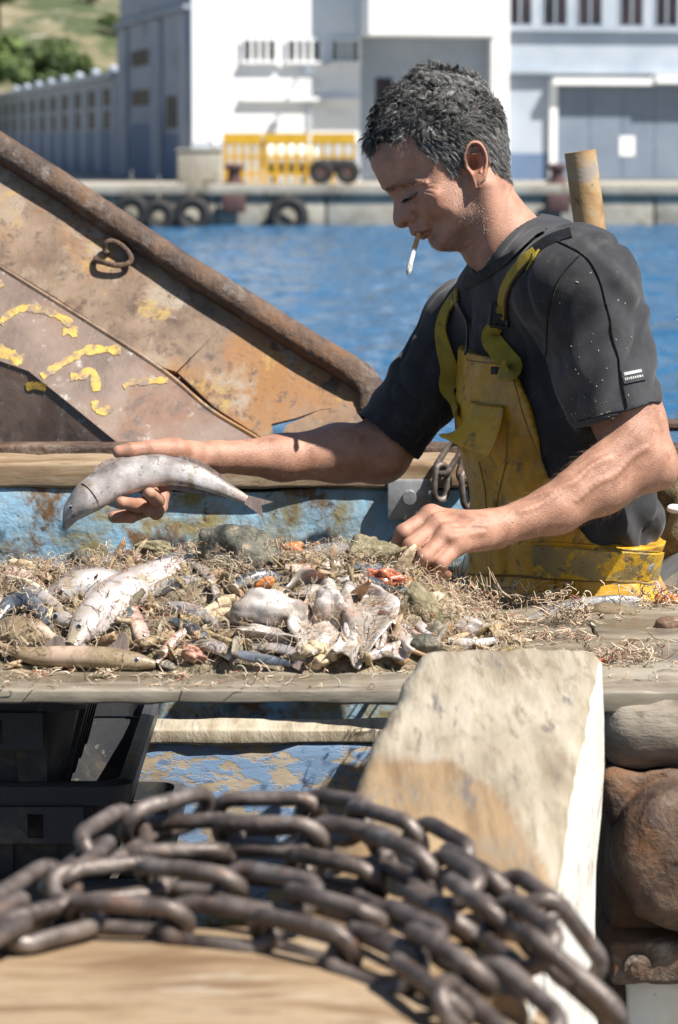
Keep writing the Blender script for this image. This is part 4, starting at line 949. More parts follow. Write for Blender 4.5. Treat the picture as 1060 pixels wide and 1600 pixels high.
def head_field():
    mm = KX * 1000
    PR = catmull([(a, b, 0) for a, b in PROFILE + PROFILE[:1]], 3)[:-1, :2].tolist()
    ins = in_poly(GX, GY, PR); d = poly_dist(GX, GY, PR) * mm * np.where(ins, 1, -1)
    # radius of the rounding along the outline
    ctl = [(585, 245, 46), (600, 285, 40), (613, 306, 20), (614, 325, 8), (617, 345, 7.5), (628, 355, 8), (646, 340, 10), (641, 362, 15), (655, 370, 15), (668, 382, 20), (690, 392, 26), (720, 388, 34), (660, 325, 26), (650, 300, 34), (690, 320, 45), (740, 330, 55), (800, 250, 70), (690, 130, 75), (600, 190, 52)]
    wsum = 0; R = 0
    for x, y, r in ctl:
        w = 1 / (((GX - x) ** 2 + (GY - y) ** 2) + 40) ** 1.5; wsum = wsum + w; R = R + w * r
    R = R / wsum; dd = np.clip(d, 0, None); lim = np.sqrt(dd * 2 * R)
    def ell(cx, cy, ru, rv, dep, ang):
        a = math.radians(ang); x = (GX - cx) * math.cos(a) + (GY - cy) * math.sin(a); y = -(GX - cx) * math.sin(a) + (GY - cy) * math.cos(a)
        return dep * np.sqrt(np.clip(1 - (x / ru) ** 2 - (y / rv) ** 2, 0, None))
    E = np.stack([ell(705, 205, 118, 96, 77, -18), ell(668, 292, 84, 104, 65, 20), ell(702, 328, 74, 72, 60, 25), ell(655, 250, 90, 70, 68, 0), ell(760, 280, 56, 80, 62, -20)])
    h = np.log(np.exp(E / 4).sum(0)) * 4 - 4 * math.log(len(E)) * np.exp(-E.max(0) / 20)
    k = 9.0; q = np.maximum(k - np.abs(h - lim), 0) / k; h = np.minimum(h, lim) - q * q * k * .25
    h = np.where(ins, np.maximum(h, 0), 0)
    def g(cx, cy, sx, sy, amp, ang=0.0):
        a = math.radians(ang); x = (GX - cx) * math.cos(a) + (GY - cy) * math.sin(a); y = -(GX - cx) * math.sin(a) + (GY - cy) * math.cos(a)
        return amp * np.exp(-(x / sx) ** 2 - (y / sy) ** 2)
    def ln(pts, w, amp): return amp * np.exp(-(poly_dist(GX, GY, pts, False) / w) ** 2)
    f = g(641, 301, 16, 10, -6.5, -25) + g(642, 302, 10, 7.0, 5.5, -28)            # socket, lidded eye
    f += ln(z5([(240, 392), (330, 358), (440, 325), (550, 345)]), 5.5, 3.2)                       # brow ridge
    f += ln(z5([(360, 402), (430, 382), (520, 368)]), 1.8, -1.2)                                   # lid crease
    f += ln(z5([(385, 470), (440, 452), (482, 418)]), 1.5, -1.6)                                   # lash line
    f += ln(z5([(400, 505), (470, 490), (530, 440)]), 2.2, -0.9)                                   # pouch below the eye
    f += ln(z5([(540, 395), (600, 385)]), 1.5, -.6) + ln(z5([(540, 420), (610, 430)]), 1.5, -.6)
    f += g(642, 341, 8.5, 7.5, 4.2) + ln(z5([(455, 590), (492, 615), (488, 650), (465, 672)]), 2.0, -2.6)
    f += g(634.5, 350.5, 4.6, 2.2, -8, -35)                                                        # nostril
    f += ln(z5([(500, 620), (555, 665), (600, 715), (612, 770)]), 2.4, -2.3)                       # nasolabial fold
    f += g(672, 303, 15, 10, 3.5, -10) + g(690, 343, 18, 14, -5.5) + g(738, 330, 11, 22, 3.5, 10)
    mouth = z5([(484, 786), (530, 764), (582, 742), (592, 746)])
    f += ln(mouth, 1.5, -4.2) + ln(z5([(462, 772), (520, 748), (570, 734)]), 3.2, 2.0) + ln(z5([(522, 803), (550, 788), (578, 760)]), 3.4, 2.4) + ln(z5([(585, 815), (620, 790)]), 4, -1.6)
    f += g(678, 383, 12, 9, 2.0) + g(612, 265, 16, 16, 1.0)
    f += ln(z5([(130, 180), (200, 170), (280, 175)]), 1.2, -.9) + ln(z5([(140, 235), (220, 225), (300, 235)]), 1.2, -.9)
    for q in ([(548, 372), (590, 350), (625, 345)], [(552, 392), (600, 388), (640, 398)], [(545, 412), (590, 425), (625, 448)], [(480, 520), (540, 500), (590, 470)], [(640, 640), (660, 720), (650, 790)], [(700, 600), (720, 700)]): f += ln(z5(q), 1.5, -.5)
    f += g(655, 262, 10, 16, -1.8, -15)                                                            # temple hollow
    fade = np.clip(dd / 6, 0, 1)
    h = h + f * fade * 1.35
    h = gblur(h, .8)
    # ear
    ez = lambda L: [(680 + a / 5.889, 190 + b / 5.889) for a, b in L]
    EAR = ez([(240, 330), (252, 262), (290, 198), (345, 172), (410, 192), (456, 260), (479, 350), (466, 440), (442, 525), (405, 560), (384, 606), (356, 600), (345, 560), (318, 500), (262, 430), (250, 380)])
    EAR = catmull([(a, b, 0) for a, b in EAR + EAR[:1]], 3)[:-1, :2].tolist()
    ie = in_poly(GX, GY, EAR); de = poly_dist(GX, GY, EAR) * np.where(ie, 1, -1)
    sm = lambda x, a, b: np.clip((x - a) / (b - a), 0, 1) ** 2 * (3 - 2 * np.clip((x - a) / (b - a), 0, 1))
    back = np.clip((GX - 724) / 36, 0, 1); ear = 4 + 10.5 * back ** .8                                # stands off towards the rear
    rim = 2.6 * np.exp(-((de - 2.6) / 2.4) ** 2) * sm(-(GY - 276), -14, 6)
    inner = -7.5 * sm(de, 4.5, 8) * sm(-(GY - 268), -6, 8)
    concha = -12 * np.exp(-(((GX - 738) / 7.5) ** 2 + ((GY - 254) / 10.0) ** 2) ** 1.5)
    anti = 5.5 * np.exp(-(poly_dist(GX, GY, ez([(330, 300), (400, 285), (424, 335), (425, 400), (405, 455)]), False) / 2.6) ** 2)
    trag = 6 * np.exp(-(((GX - 732.5) / 3.6) ** 2 + ((GY - 260.5) / 7.5) ** 2))
    ear = (ear + rim + inner + concha + anti + trag) * sm(de, -.8, 1.6)
    h = h + np.where(de > -1, ear, 0)
    h = gblur(h, .55)
    return np.where(d > -6, h, 0) - np.clip(-d, 0, 40) * 1.0, d
HF, HD = head_field()
HFg = np.stack(np.gradient(HF, 1 / HR), -1) / (KX * 1000)       # slope, dimensionless
HFs = np.sqrt(1 + np.minimum((HFg ** 2).sum(-1), 9.0))
def bil(A_, u, v):
    x = np.clip((u - hx[0]) * HR, 0, A_.shape[0] - 1.001); y = np.clip((v - hyy[0]) * HR, 0, A_.shape[1] - 1.001)
    i = x.astype(int); j = y.astype(int); a = x - i; b = y - j
    return (A_[i, j] * (1 - a) + A_[i + 1, j] * a) * (1 - b) + (A_[i, j + 1] * (1 - a) + A_[i + 1, j + 1] * a) * b
def head_sdf(P_):
    u, v = head_uv(P_); w = np.abs(P_[:, 1] - HYs(P_[:, 2])); h = bil(HF, u, v) / 1000
    out = np.maximum(np.maximum(hx[0] - u, u - hx[-1]), np.maximum(hyy[0] - v, v - hyy[-1])) * KX
    return np.maximum((w - h) / bil(HFs, u, v), out)
# --- joints
NV = np.array([-.91, -.415, 0]); SV = np.array([.415, -.91, 0])             # chest direction, towards the near shoulder
S1, E1, W1 = at(912, 452, 4.15), at(1008, 716, 4.11), at(770, 828, 4.02)
S2, E2, W2 = at(722, 520, 4.50), at(597, 703, 4.47), at(330, 712, 4.37)
def A(x, y, Y): return at(x, y, Y)
neck = U(.02, cone(A(752, 318, HY), .050, A(806, 398, HY), .056), cone(A(806, 398, HY), .056, A(838, 450, HY + .01), .075),
         cone(A(757, 290, HY - .045), .016, A(772, 400, HY - .030), .014), cone(A(757, 290, HY + .045), .016, A(772, 400, HY + .030), .014), ball(A(742, 396, HY), .016))
head = U(.014, Leaf(head_sdf), neck)
def hand_near():
    pal = [cone(A(775, 827, 4.02), .025, A(735, 829, 4.005), .025), cone(A(760, 820, 4.025), .018, A(676, 808, 4.022), .0145), cone(A(760, 824, 4.01), .019, A(686, 823, 3.995), .0145),
           cone(A(755, 832, 4.0), .018, A(698, 839, 3.975), .014), cone(A(755, 840, 4.0), .017, A(716, 851, 3.972), .0135)]
    F_ = [[(674, 807, 4.022, .0138), (631, 832, 3.995, .0118), (621, 853, 4.005, .0102), (624, 870, 4.03, .0085)],
          [(684, 823, 3.993, .0138), (643, 853, 3.955, .0122), (637, 873, 3.966, .0104), (648, 889, 3.995, .009)],
          [(698, 840, 3.972, .0132), (664, 871, 3.938, .0116), (660, 885, 3.952, .0102), (672, 892, 3.978, .009)],
          [(715, 851, 3.970, .0126), (689, 880, 3.940, .0106), (686, 891, 3.952, .0095), (697, 897, 3.975, .0085)]]
    fin = []
    for f in F_:
        pts = [A(x, y, Y) for x, y, Y, r in f]; fin.append(U(.003, *chain_cones(pts, [p[3] for p in f])))
    th = U(.006, *chain_cones([A(752, 838, 4.05), A(715, 846, 4.075), A(672, 862, 4.07), A(645, 876, 4.06)], [.017, .0145, .012, .0095]))
    kn = [ball(A(x, y - 1, Y - .004), .0128) for x, y, Y in ((673, 805, 4.02), (684, 821, 3.99), (697, 838, 3.97), (714, 850, 3.968))]
    palm = U(.012, *pal, *kn)
    return U(.008, palm, U(.0022, *fin), th)
def hand_far():
    pal = U(.014, cone(A(338, 714, 4.372), .0225, A(285, 716, 4.36), .024), cone(A(300, 712, 4.35), .021, A(262, 705, 4.325), .019), cone(A(290, 722, 4.355), .022, A(235, 735, 4.36), .017), cone(A(300, 725, 4.36), .02, A(255, 752, 4.355), .016))
    th = U(.004, *chain_cones([A(275, 704, 4.325), A(235, 702, 4.30), A(205, 704, 4.29), A(186, 706, 4.285)], [.0185, .0138, .0118, .0098]))
    F_ = [[(240, 738, 4.36), (206, 758, 4.335), (208, 778, 4.285), (230, 769, 4.212)], [(243, 745, 4.365), (196, 775, 4.33), (194, 792, 4.28), (219, 783, 4.222), ], [(246, 752, 4.365), (182, 795, 4.33), (168, 809, 4.29), (185, 799, 4.235)], [(252, 757, 4.36), (225, 790, 4.335), (218, 803, 4.3), (228, 797, 4.265)]]
    F_ = [[(240, 738, 4.365), (236, 768, 4.33), (246, 783, 4.275), (234, 771, 4.205)],
          [(245, 745, 4.365), (232, 782, 4.325), (216, 790, 4.262), (190, 785, 4.215)],
          [(250, 752, 4.365), (226, 797, 4.325), (205, 806, 4.28), (178, 808, 4.25)],
          [(256, 757, 4.36), (250, 792, 4.33), (244, 801, 4.30), (232, 797, 4.27)]]
    fin = [U(.003, *chain_cones([A(*p) for p in f], [.0125, .011, .0105, .0088])) for f in F_]
    return U(.008, pal, th, U(.0022, *fin))
near_arm = U(.018, cone(S1, .052, A(985, 660, 4.125), .049), cone(A(975, 640, 4.13), .048, E1, .043), ellip(A(1037, 737, 4.115), (.020, .026, .022)),
             cone(A(1006, 722, 4.105), .040, A(940, 758, 4.08), .0385), cone(A(940, 758, 4.08), .0385, A(870, 795, 4.05), .0325), cone(A(870, 795, 4.05), .0325, A(772, 827, 4.02), .0245),
             cone(A(985, 690, 4.09), .030, A(900, 760, 4.055), .026))
far_arm = U(.018, cone(S2, .044, E2, .046), ellip(A(590, 726, 4.475), (.03, .03, .022)), cone(A(592, 706, 4.47), .045, A(530, 708, 4.45), .0425), cone(A(530, 708, 4.45), .0425, A(440, 715, 4.42), .033), cone(A(440, 715, 4.42), .033, A(338, 714, 4.372), .0225))
CH, MI, WA, HI = A(862, 490, 4.345), A(868, 650, 4.345), A(876, 800, 4.345), A(880, 940, 4.345)
torso = U(.05, ecap(CH, (.078, .135), MI, (.085, .135), NV, SV), ecap(MI, (.085, .135), WA, (.088, .135), NV, SV), ecap(WA, (.088, .135), HI, (.095, .145), NV, SV), cone(S1, .0525, A(838, 446, 4.34), .055), cone(S2, .0445, A(838, 446, 4.34), .055), cone(A(840, 455, 4.335), .060, A(850, 490, 4.34), .07))
HIPL, HIPR = HI + SV * .085 + np.array([.03, 0, 0]), HI - SV * .07 + np.array([.04, 0, 0])
FEETZ = DECK + .05
def foot(h): return np.array([h[0] + .01, h[1], FEETZ])
legs = U(.03, cone(HIPL, .085, foot(HIPL) + [0, 0, .45], .058), cone(foot(HIPL) + [0, 0, .45], .058, foot(HIPL), .04), cone(HIPR, .085, foot(HIPR) + [0, 0, .45], .058), cone(foot(HIPR) + [0, 0, .45], .058, foot(HIPR), .04))
t_ = time.time()
VH, QH = polymesh(head, A(556, 424, HY) - [0.0, .16, 0.02], A(880, 88, HY) + [0, .16, 0.02], .0013)
VH = smooth_verts(VH, QH, 2)
hn_ = hand_near()
def vein(node, pts, r, dep):
    p = surf(node, *zip(*pts)); n = sdf_normal(node, p); p = catmull(p - n * dep, 4); return chain_cones(p, [r] * len(p))
nh_ = U(.012, near_arm, hn_)
vs_ = (vein(nh_, [(952, 716), (925, 728), (898, 752), (872, 764), (846, 788), (812, 800)], .0024, .0010) + vein(nh_, [(1010, 700), (985, 716), (962, 742), (930, 756), (902, 782)], .0026, .0012) + vein(nh_, [(872, 764), (850, 770), (820, 780)], .002, .001)
       + vein(nh_, [(760, 812), (730, 806), (700, 803), (680, 804)], .0030, .0014) + vein(nh_, [(758, 822), (730, 820), (708, 820), (692, 822)], .0032, .0014) + vein(nh_, [(756, 832), (735, 834), (715, 837), (704, 840)], .0030, .0014) + vein(nh_, [(745, 812), (730, 826), (712, 828)], .002, .0008))
arms = U(.006, U(.006, U(.012, near_arm, hn_), U(.003, *vs_)), U(.012, far_arm, hand_far()))
lo_ = np.minimum(A(160, 915, 4.3), A(150, 915, 4.5)); hi_ = A(1075, 640, 4.5)
VA, QA = polymesh(arms, [-.40, 3.88, A(0, 912, 4.0)[2]], [.52, 4.56, A(0, 395, 4.15)[2]], .002)
VA = smooth_verts(VA, QA, 2)
VT, QT = polymesh(U(.03, torso, legs), [.08, 4.02, DECK], [.56, 4.7, A(0, 380, 4.34)[2]], .012)
print('body meshed', time.time() - t_, len(VH), len(VA), len(VT))
# --- skin colour by place (lips, scalp, knuckles, dirt): colours of the skin itself
def skin_cols():
    def base(n): return np.tile(np.array([1.0, 1.0, 1.0]), (n, 1))
    cH = base(len(VH)); u, v = head_uv(VH); w = np.abs(VH[:, 1] - HYs(VH[:, 2]))
    hair = in_poly(u, v, HAIRPOLY) & (poly_dist(u, v, z5([(240, 385)]) + z5([(240, 385)]), True) > 5)
    ear_ = (u > 720) & (u < 764) & (v > 217) & (v < 296) & (w > .068 + 0 * w)
    hd = poly_dist(u, v, HAIRPOLY)
    hair &= ~((np.hypot((u - 743) / 22, (v - 255) / 40) < 1) & (w > .071))
    k = np.clip(hd / 3, 0, 1)[:, None] * hair[:, None]
    cH = cH * (1 - k) + k * np.array([.14, .17, .22])
    lips = np.exp(-(poly_dist(u, v, z5([(468, 780), (530, 755), (590, 728)]), False) / 3.2) ** 2) + np.exp(-(poly_dist(u, v, z5([(525, 800), (560, 780), (592, 742)]), False) / 3.2) ** 2)
    lips = np.clip(lips, 0, 1)[:, None] * .6; cH = cH * (1 - lips) + lips * np.array([.82, .66, .70])
    st = np.clip(1.1 - poly_dist(u, v, z5([(800, 480), (900, 620), (920, 720), (800, 860), (680, 880), (620, 830)]), False) / 22, 0, 1) * (v > 268)
    st2 = np.exp(-(poly_dist(u, v, z5([(440, 740), (500, 715), (560, 700)]), False) / 4) ** 2) * .6
    k = np.clip(st * .35 + st2 * .5, 0, 1)[:, None]; cH = cH * (1 - k) + k * np.array([.72, .78, .88])
    nose = np.exp(-(((u - 632) / 16) ** 2 + ((v - 340) / 16) ** 2)); cH *= 1 - nose[:, None] * np.array([.02, .10, .04])
    cheek = np.exp(-(((u - 672) / 22) ** 2 + ((v - 318) / 22) ** 2)); cH *= 1 - cheek[:, None] * np.array([0, .07, .07])
    earc = np.clip(1 - np.hypot((u - 743) / 20, (v - 255) / 38) , 0, 1)[:, None]; cH *= 1 - earc * np.array([0, .18, .2])
    neckl = np.clip((v - 330) / 60, 0, 1)[:, None] * (u > 735)[:, None]; cH *= 1 - neckl * np.array([.02, .05, .05])
    n1 = fbm(VH, 90, 3, 4)[:, None]; cH *= 1 + n1 * np.array([.05, .07, .07])
    cA = base(len(VA)); n1 = fbm(VA, 30, 3, 6)[:, None]; n2 = fbm(VA, 160, 2, 9)[:, None]; cA *= 1 + n1 * np.array([.08, .10, .10]) + n2 * np.array([.05, .06, .06])
    for tips in ([A(624, 870, 4.03), A(648, 889, 3.995), A(672, 892, 3.98), A(697, 897, 3.97), A(640, 860, 3.96), A(664, 878, 3.94), A(688, 885, 3.94)],):
        for t in tips:
            k = np.exp(-(np.linalg.norm(VA - t, axis=1) / .022) ** 2)[:, None] * .28; cA = cA * (1 - k) + k * np.array([.62, .55, .5])
    ud = np.clip(fbm(VA, 45, 3, 21) - .25, 0, 1)[:, None] * (VA[:, 0] < .27)[:, None]; cA = cA * (1 - ud * .5) + ud * .5 * np.array([.55, .50, .45])
    return cH, cA
cH, cA = skin_cols()
SKIN = mat('sunburnt_skin', [(0.345, 0.172, 0.112), (0.455, 0.242, 0.165)], 34, detail=5, rough=(0.44, 0.6), bump=0.6, bscale=420, bdist=0.0016, attr=True, sss=0.10, spec=0.5, fine=.25)
Vb = np.concatenate([VH, VA, VT]); Qb = np.concatenate([QH, QA + len(VH), QT + len(VH) + len(VA)]); cb = np.concatenate([cH, cA, np.ones((len(VT), 3))])
MAN0 = np.array([HI[0], HI[1], DECK])
man = thing('person', 'man in dark t-shirt and yellow bib trousers smoking while sorting fish', 'person', MAN0)
obj('body', big_mesh('body', Vb - MAN0, Qb, np.clip(cb, 0, 1.3)), SKIN, man)

# --- clothes -------------------------------------------------------------------------------
def folds_shirt(P_):
    a = P_ @ np.array([.35, .2, 1.0]); w = noise3(P_, 9, 3) * .6
    f = fbm(P_ * np.array([1, 1, .7]), 11, 3, 31) * .006; r1 = np.abs(noise3(P_ @ np.array([[.8, 0, .5], [0, 1, 0], [-.5, 0, .35]]), 16, 77)); f -= np.clip(.25 - r1, 0, 1) * .022
    # drag lines running from the armpit down the sleeve and across the waist
    wz = np.clip((A(0, 740, 4.2)[2] - P_[:, 2]) / .08, 0, 1)
    f += wz * .006 * np.sin(P_[:, 0] * 95 + P_[:, 2] * 40 + 3 * w)
    sl = np.exp(-((np.linalg.norm(P_ - A(950, 560, 4.08), axis=1)) / .10) ** 2)
    f += sl * .0035 * np.sin((P_ @ np.array([-.75, 0, .66])) * 150 + 4 * w)
    f += np.exp(-((np.linalg.norm(P_ - A(985, 440, 4.1), axis=1)) / .05) ** 2) * .005 * np.sin((P_ @ np.array([.8, 0, .6])) * 130 + 3 * w)
    f += np.exp(-((np.linalg.norm(P_ - A(640, 620, 4.42), axis=1)) / .09) ** 2) * .004 * np.sin((P_ @ np.array([.66, 0, .75])) * 120 + 3 * w)
    return f * np.clip((collar_cut(P_) - .004) / .03, 0, 1)
st_core = U(.05, ecap(A(858, 470, 4.34), (.100, .165), A(868, 650, 4.345), (.112, .165), NV, SV), ecap(A(868, 650, 4.345), (.112, .165), A(884, 830, 4.345), (.112, .165), NV, SV),
            ellip(A(965, 800, 4.25), (.058, .06, .055)), cone(A(838, 432, 4.34), .082, A(850, 480, 4.34), .10))
sh_n = cone(A(893, 442, 4.16), .082, A(840, 425, 4.30), .078); sh_f = cone(A(740, 502, 4.47), .066, A(828, 438, 4.36), .072)
h1 = A(966, 650, 4.125); d1 = h1 - A(908, 455, 4.15)
h2 = A(603, 686, 4.47); d2 = h2 - A(740, 510, 4.49)
sl_n = inter(cone(A(908, 458, 4.15), .084, h1 + d1 * .10, .066), halfspace(h1, d1 / np.linalg.norm(d1) + np.array([.06, 0, -.10])), .003)
sl_f = inter(cone(A(738, 512, 4.49), .068, h2 + d2 * .12, .056), halfspace(h2, d2), .003)
cav_n = cone(h1 - d1 * .30, .056, h1 + d1 * .4, .062); cav_f = cone(h2 - d2 * .3, .050, h2 + d2 * .4, .053)
collar_cut = U(.01, cone(A(745, 300, HY), .05, A(800, 388, HY), .061), cone(A(800, 388, HY), .061, A(820, 416, HY), .070))
shirt0 = U(.035, st_core, sh_n, sh_f, U(.0, sl_n), U(.0, sl_f))
ring_ax = A(816, 412, HY) - A(745, 300, HY); ring_ax /= np.linalg.norm(ring_ax)
shirt = sub(sub(sub(shirt0, collar_cut, .004), cav_n, .003), cav_f, .003)
bot = A(0, 905, 4.3)[2]
shirt = inter(shirt, halfspace([0, 0, bot], [0, 0, -1])); shirt.folds = folds_shirt
VS, QS = polymesh(shirt, [-.02, 3.98, bot - .02], [.54, 4.64, A(0, 325, 4.3)[2]], .0032)
VS = smooth_verts(VS, QS, 4); VS = VS + vnormals(VS, QS) * folds_shirt(VS)[:, None]
# worn dusty cloth, paler where it is rubbed
NS = vnormals(VS, QS)
dust = np.clip(fbm(VS, 26, 4, 12) * .5 + .35, 0, 1); near = np.exp(-(np.linalg.norm(VS - A(900, 610, 4.05), axis=1) / .13) ** 2)
cS = 1 + (dust * near * 1.3)[:, None] * np.array([1, .96, .9]) + (fbm(VS, 7, 3, 5) * .18)[:, None]
SHIRT = mat('faded_black_cotton', [(0.026, 0.026, 0.030), (0.040, 0.040, 0.044)], 20, rough=(0.85, 0.95), bump=0.35, bscale=500, bdist=0.001, attr=True, spec=0.2, sheen=0.15,
            layers=[((0.09, 0.085, 0.075), 120, 0.66, 0.85), ((0.065, 0.062, 0.060), 18, 0.52, 0.85)], fine=.3)
sh_o = obj('t_shirt', big_mesh('t_shirt', VS - MAN0, QS, cS), SHIRT, man)
def ribbon(pts, w, th, name, m, parent, normals=None, wdir=None, sub_=5, cup=0.0):
    P_ = catmull(pts, sub_); T_ = np.gradient(P_, axis=0); T_ /= np.linalg.norm(T_, axis=1)[:, None]
    if normals is not None: Nn_ = catmull(normals, sub_)
    else: Nn_ = np.tile(np.array([0, -1.0, .2]), (len(P_), 1))
    B_ = np.cross(T_, Nn_); B_ /= np.linalg.norm(B_, axis=1)[:, None]; Nn_ = np.cross(B_, T_)
    ww = np.broadcast_to(np.interp(np.linspace(0, 1, len(P_)), np.linspace(0, 1, len(np.atleast_1d(w))), np.atleast_1d(w)), (len(P_),)) / 2
    V = []; k = 6
    for p, b, n, h in zip(P_, B_, Nn_, ww):
        top = [p + b * h * s + n * (th / 2 - cup * s * s) for s in np.linspace(-1, 1, k)]; botm = [p + b * h * s + n * (-th / 2 - cup * s * s) for s in np.linspace(1, -1, k)]
        V += top + botm
    m_ = 2 * k; F = [(i * m_ + j, i * m_ + (j + 1) % m_, (i + 1) * m_ + (j + 1) % m_, (i + 1) * m_ + j) for i in range(len(P_) - 1) for j in range(m_)] + [tuple(range(m_))[::-1], tuple(range((len(P_) - 1) * m_, len(P_) * m_))]
    return MB().add(V, F).build(name, m, parent, angle=50)
def on(node, pts, off=.002):
    x, y = zip(*pts); p = surf(node, x, y); n = sdf_normal(node, p); f = node.folds(p)[:, None] if hasattr(node, 'folds') else 0; return p + n * (off + f), n
# neck rib of the shirt
rib = [(730, 442), (742, 437), (757, 430), (775, 417), (793, 403), (808, 390), (822, 378), (838, 365), (852, 358)]
pp, nn = on(shirt, rib, .0015)
ribbon(pp - MAN0, .017, .004, 'neck_rib', SHIRT, sh_o, nn)
def seam(node, pth, r, m, par, off=.0008):
    q = catmull(np.array([(a, b, 0) for a, b in pth]), 4)[:, :2]; pp, nn = on(node, [tuple(c) for c in q], off); return MB().tube(pp - MAN0, r, 6).build('seam', m, par)
seam(shirt, [(872, 378), (905, 396), (930, 425), (945, 470), (956, 520), (966, 562), (974, 600), (980, 636)], .0014, SHIRT, sh_o)
seam(shirt, [(905, 402), (880, 430), (862, 470), (850, 520), (848, 560)], .0012, SHIRT, sh_o)
seam(shirt, [(1022, 632), (1000, 638), (960, 644), (925, 652), (904, 658)], .0010, SHIRT, sh_o, .0003)
# woven tag on the sleeve
TAGB = mat('black_woven_tag', [(0.03, 0.03, 0.034), (0.045, 0.045, 0.05)], 80, rough=(.7, .8)); TAGW = mat('white_thread', [(0.40, 0.40, 0.40), (0.5, 0.5, 0.49)], 80, rough=(.7, .8))
def patch(node, cx, cy, w, h, ang, off, th, name, m, par, nu=7, nv=4):
    """thin piece of cloth laid on a surface; size in photograph pixels"""
    a = math.radians(ang); ex = np.array([math.cos(a), math.sin(a)]); ey = np.array([-math.sin(a), math.cos(a)]); px_ = [np.array([cx, cy]) + ex * w * (i / (nu - 1) - .5) + ey * h * (j / (nv - 1) - .5) for j in range(nv) for i in range(nu)]
    p, n = on(node, px_, off); q = p - n * th; N_ = nu * nv; V = np.concatenate([p, q]) - MAN0; F = [(j * nu + i, (j + 1) * nu + i, (j + 1) * nu + i + 1, j * nu + i + 1) for j in range(nv - 1) for i in range(nu - 1)]
    F += [tuple(N_ + k for k in f[::-1]) for f in F]; rim_ = [i for i in range(nu)] + [j * nu + nu - 1 for j in range(1, nv)] + [(nv - 1) * nu + i for i in range(nu - 2, -1, -1)] + [j * nu for j in range(nv - 2, 0, -1)]
    F += [(rim_[k], rim_[(k + 1) % len(rim_)], N_ + rim_[(k + 1) % len(rim_)], N_ + rim_[k]) for k in range(len(rim_))]
    return MB().add(V, F).build(name, m, par, angle=50)
tg_ = patch(shirt, 990, 586, 31, 21, -12, .0025, .003, 'sleeve_tag', TAGB, sh_o)
patch(shirt, 989, 581.5, 24, 5, -12, .0032, .001, 'woven_bar', TAGW, tg_, 5, 2)
for k in range(9): patch(shirt, 979 + k * 2.75, 592 - k * .58, 1.7 + .5 * (k % 2), 4.5 - (k % 3) * .6, -12, .0032, .001, 'woven_letter', TAGW, tg_, 2, 2)

YELLOW = mat('yellow_oilskin', [(0.42, 0.20, 0.007), (0.56, 0.285, 0.009), (0.62, 0.335, 0.012)], 10, rough=(0.30, 0.5), bump=0.3, bscale=50, bdist=0.004, spec=0.5,
             layers=[((0.30, 0.165, 0.025), 9, 0.46, 0.78), ((0.15, 0.105, 0.045), 30, 0.54, 0.78, .7), ((0.40, 0.29, 0.12), 70, 0.58, 0.8)], fine=.3)
YDIRTY = mat('muddy_yellow_oilskin', [(0.20, 0.155, 0.08), (0.34, 0.25, 0.09)], 26, rough=(0.5, 0.8), bump=0.5, bscale=90, bdist=0.003, layers=[((0.62, 0.37, 0.02), 30, 0.52, 0.58, .35), ((0.10, 0.085, 0.06), 50, 0.62, 0.7)])
SEAM = mat('dark_seam', [(0.17, 0.115, 0.035), (0.26, 0.17, 0.04)], 60, rough=(.7, .9))
# trousers: waist, hips, legs; and the bib cut from a skin over the shirt
wtop = A(0, 850, 4.25)[2]
def wl(x): pass
tro = U(.04, ecap(A(878, 850, 4.345), (.123, .172), A(878, 960, 4.345), (.128, .18), NV, SV), cone(HIPL + [0, 0, -.05], .112, foot(HIPL) + [0, 0, .5], .088), cone(foot(HIPL) + [0, 0, .5], .088, foot(HIPL) + [0, 0, .25], .08),
        cone(HIPR + [0, 0, -.05], .112, foot(HIPR) + [0, 0, .5], .088), cone(foot(HIPR) + [0, 0, .5], .088, foot(HIPR) + [0, 0, .25], .08))
def folds_tro(P_):
    w = noise3(P_, 8, 13); f = fbm(P_, 14, 3, 41) * .0045
    lowz = np.clip((A(0, 900, 4.25)[2] - P_[:, 2]) / .05, 0, 1)
    return f * 1.3 + lowz * .006 * np.sin(P_[:, 0] * 62 + P_[:, 2] * 35 + 4 * w)
EDGE = [(640, 546), (729, 556), (775, 561), (806, 576), (825, 635), (844, 699), (861, 745), (882, 785), (903, 821), (925, 843), (940, 851)]
def bib_region(P_):
    # distance (m) to the bib outline on the plane facing the camera
    px_ = CXP + P_[:, 0] / 4.22 * FPX; k = (P_[:, 2] - at(0, 700, 4.22)[2]) / (at(0, 600, 4.22)[2] - at(0, 700, 4.22)[2]); py_ = 700 - 100 * k
    poly = EDGE + [(1200, 852), (1200, 1200), (600, 1200), (600, 546)]
    d = poly_dist(px_, py_, poly) * 4.22 / FPX; return np.where(in_poly(px_, py_, poly), -d, d)
front = Leaf(lambda P_: -((P_ - A(868, 650, 4.345)) @ NV) + .0 - .5 * np.clip((wtop + .02 - P_[:, 2]) / .05, 0, 1))
bibskin = Leaf(lambda P_: st_core(P_) - .0135)
bib = inter(inter(bibskin, Leaf(bib_region), .002), front, .004)
bib = inter(bib, halfspace([0, 0, A(0, 930, 4.2)[2]], [0, 0, -1]))
tro_cut = inter(tro, halfspace([0, 0, wtop + .004], [0, 0, 1]), .004)
trous = U(.012, tro_cut, bib); trous.folds = folds_tro
VY, QY = polymesh(trous, [.02, 3.95, DECK + .2], [.60, 4.75, A(0, 535, 4.2)[2]], .0034)
VY = smooth_verts(VY, QY, 1); VY = VY + vnormals(VY, QY) * folds_tro(VY)[:, None]
yo = obj('bib_trousers', big_mesh('bib_trousers', VY - MAN0, QY), YELLOW, man)
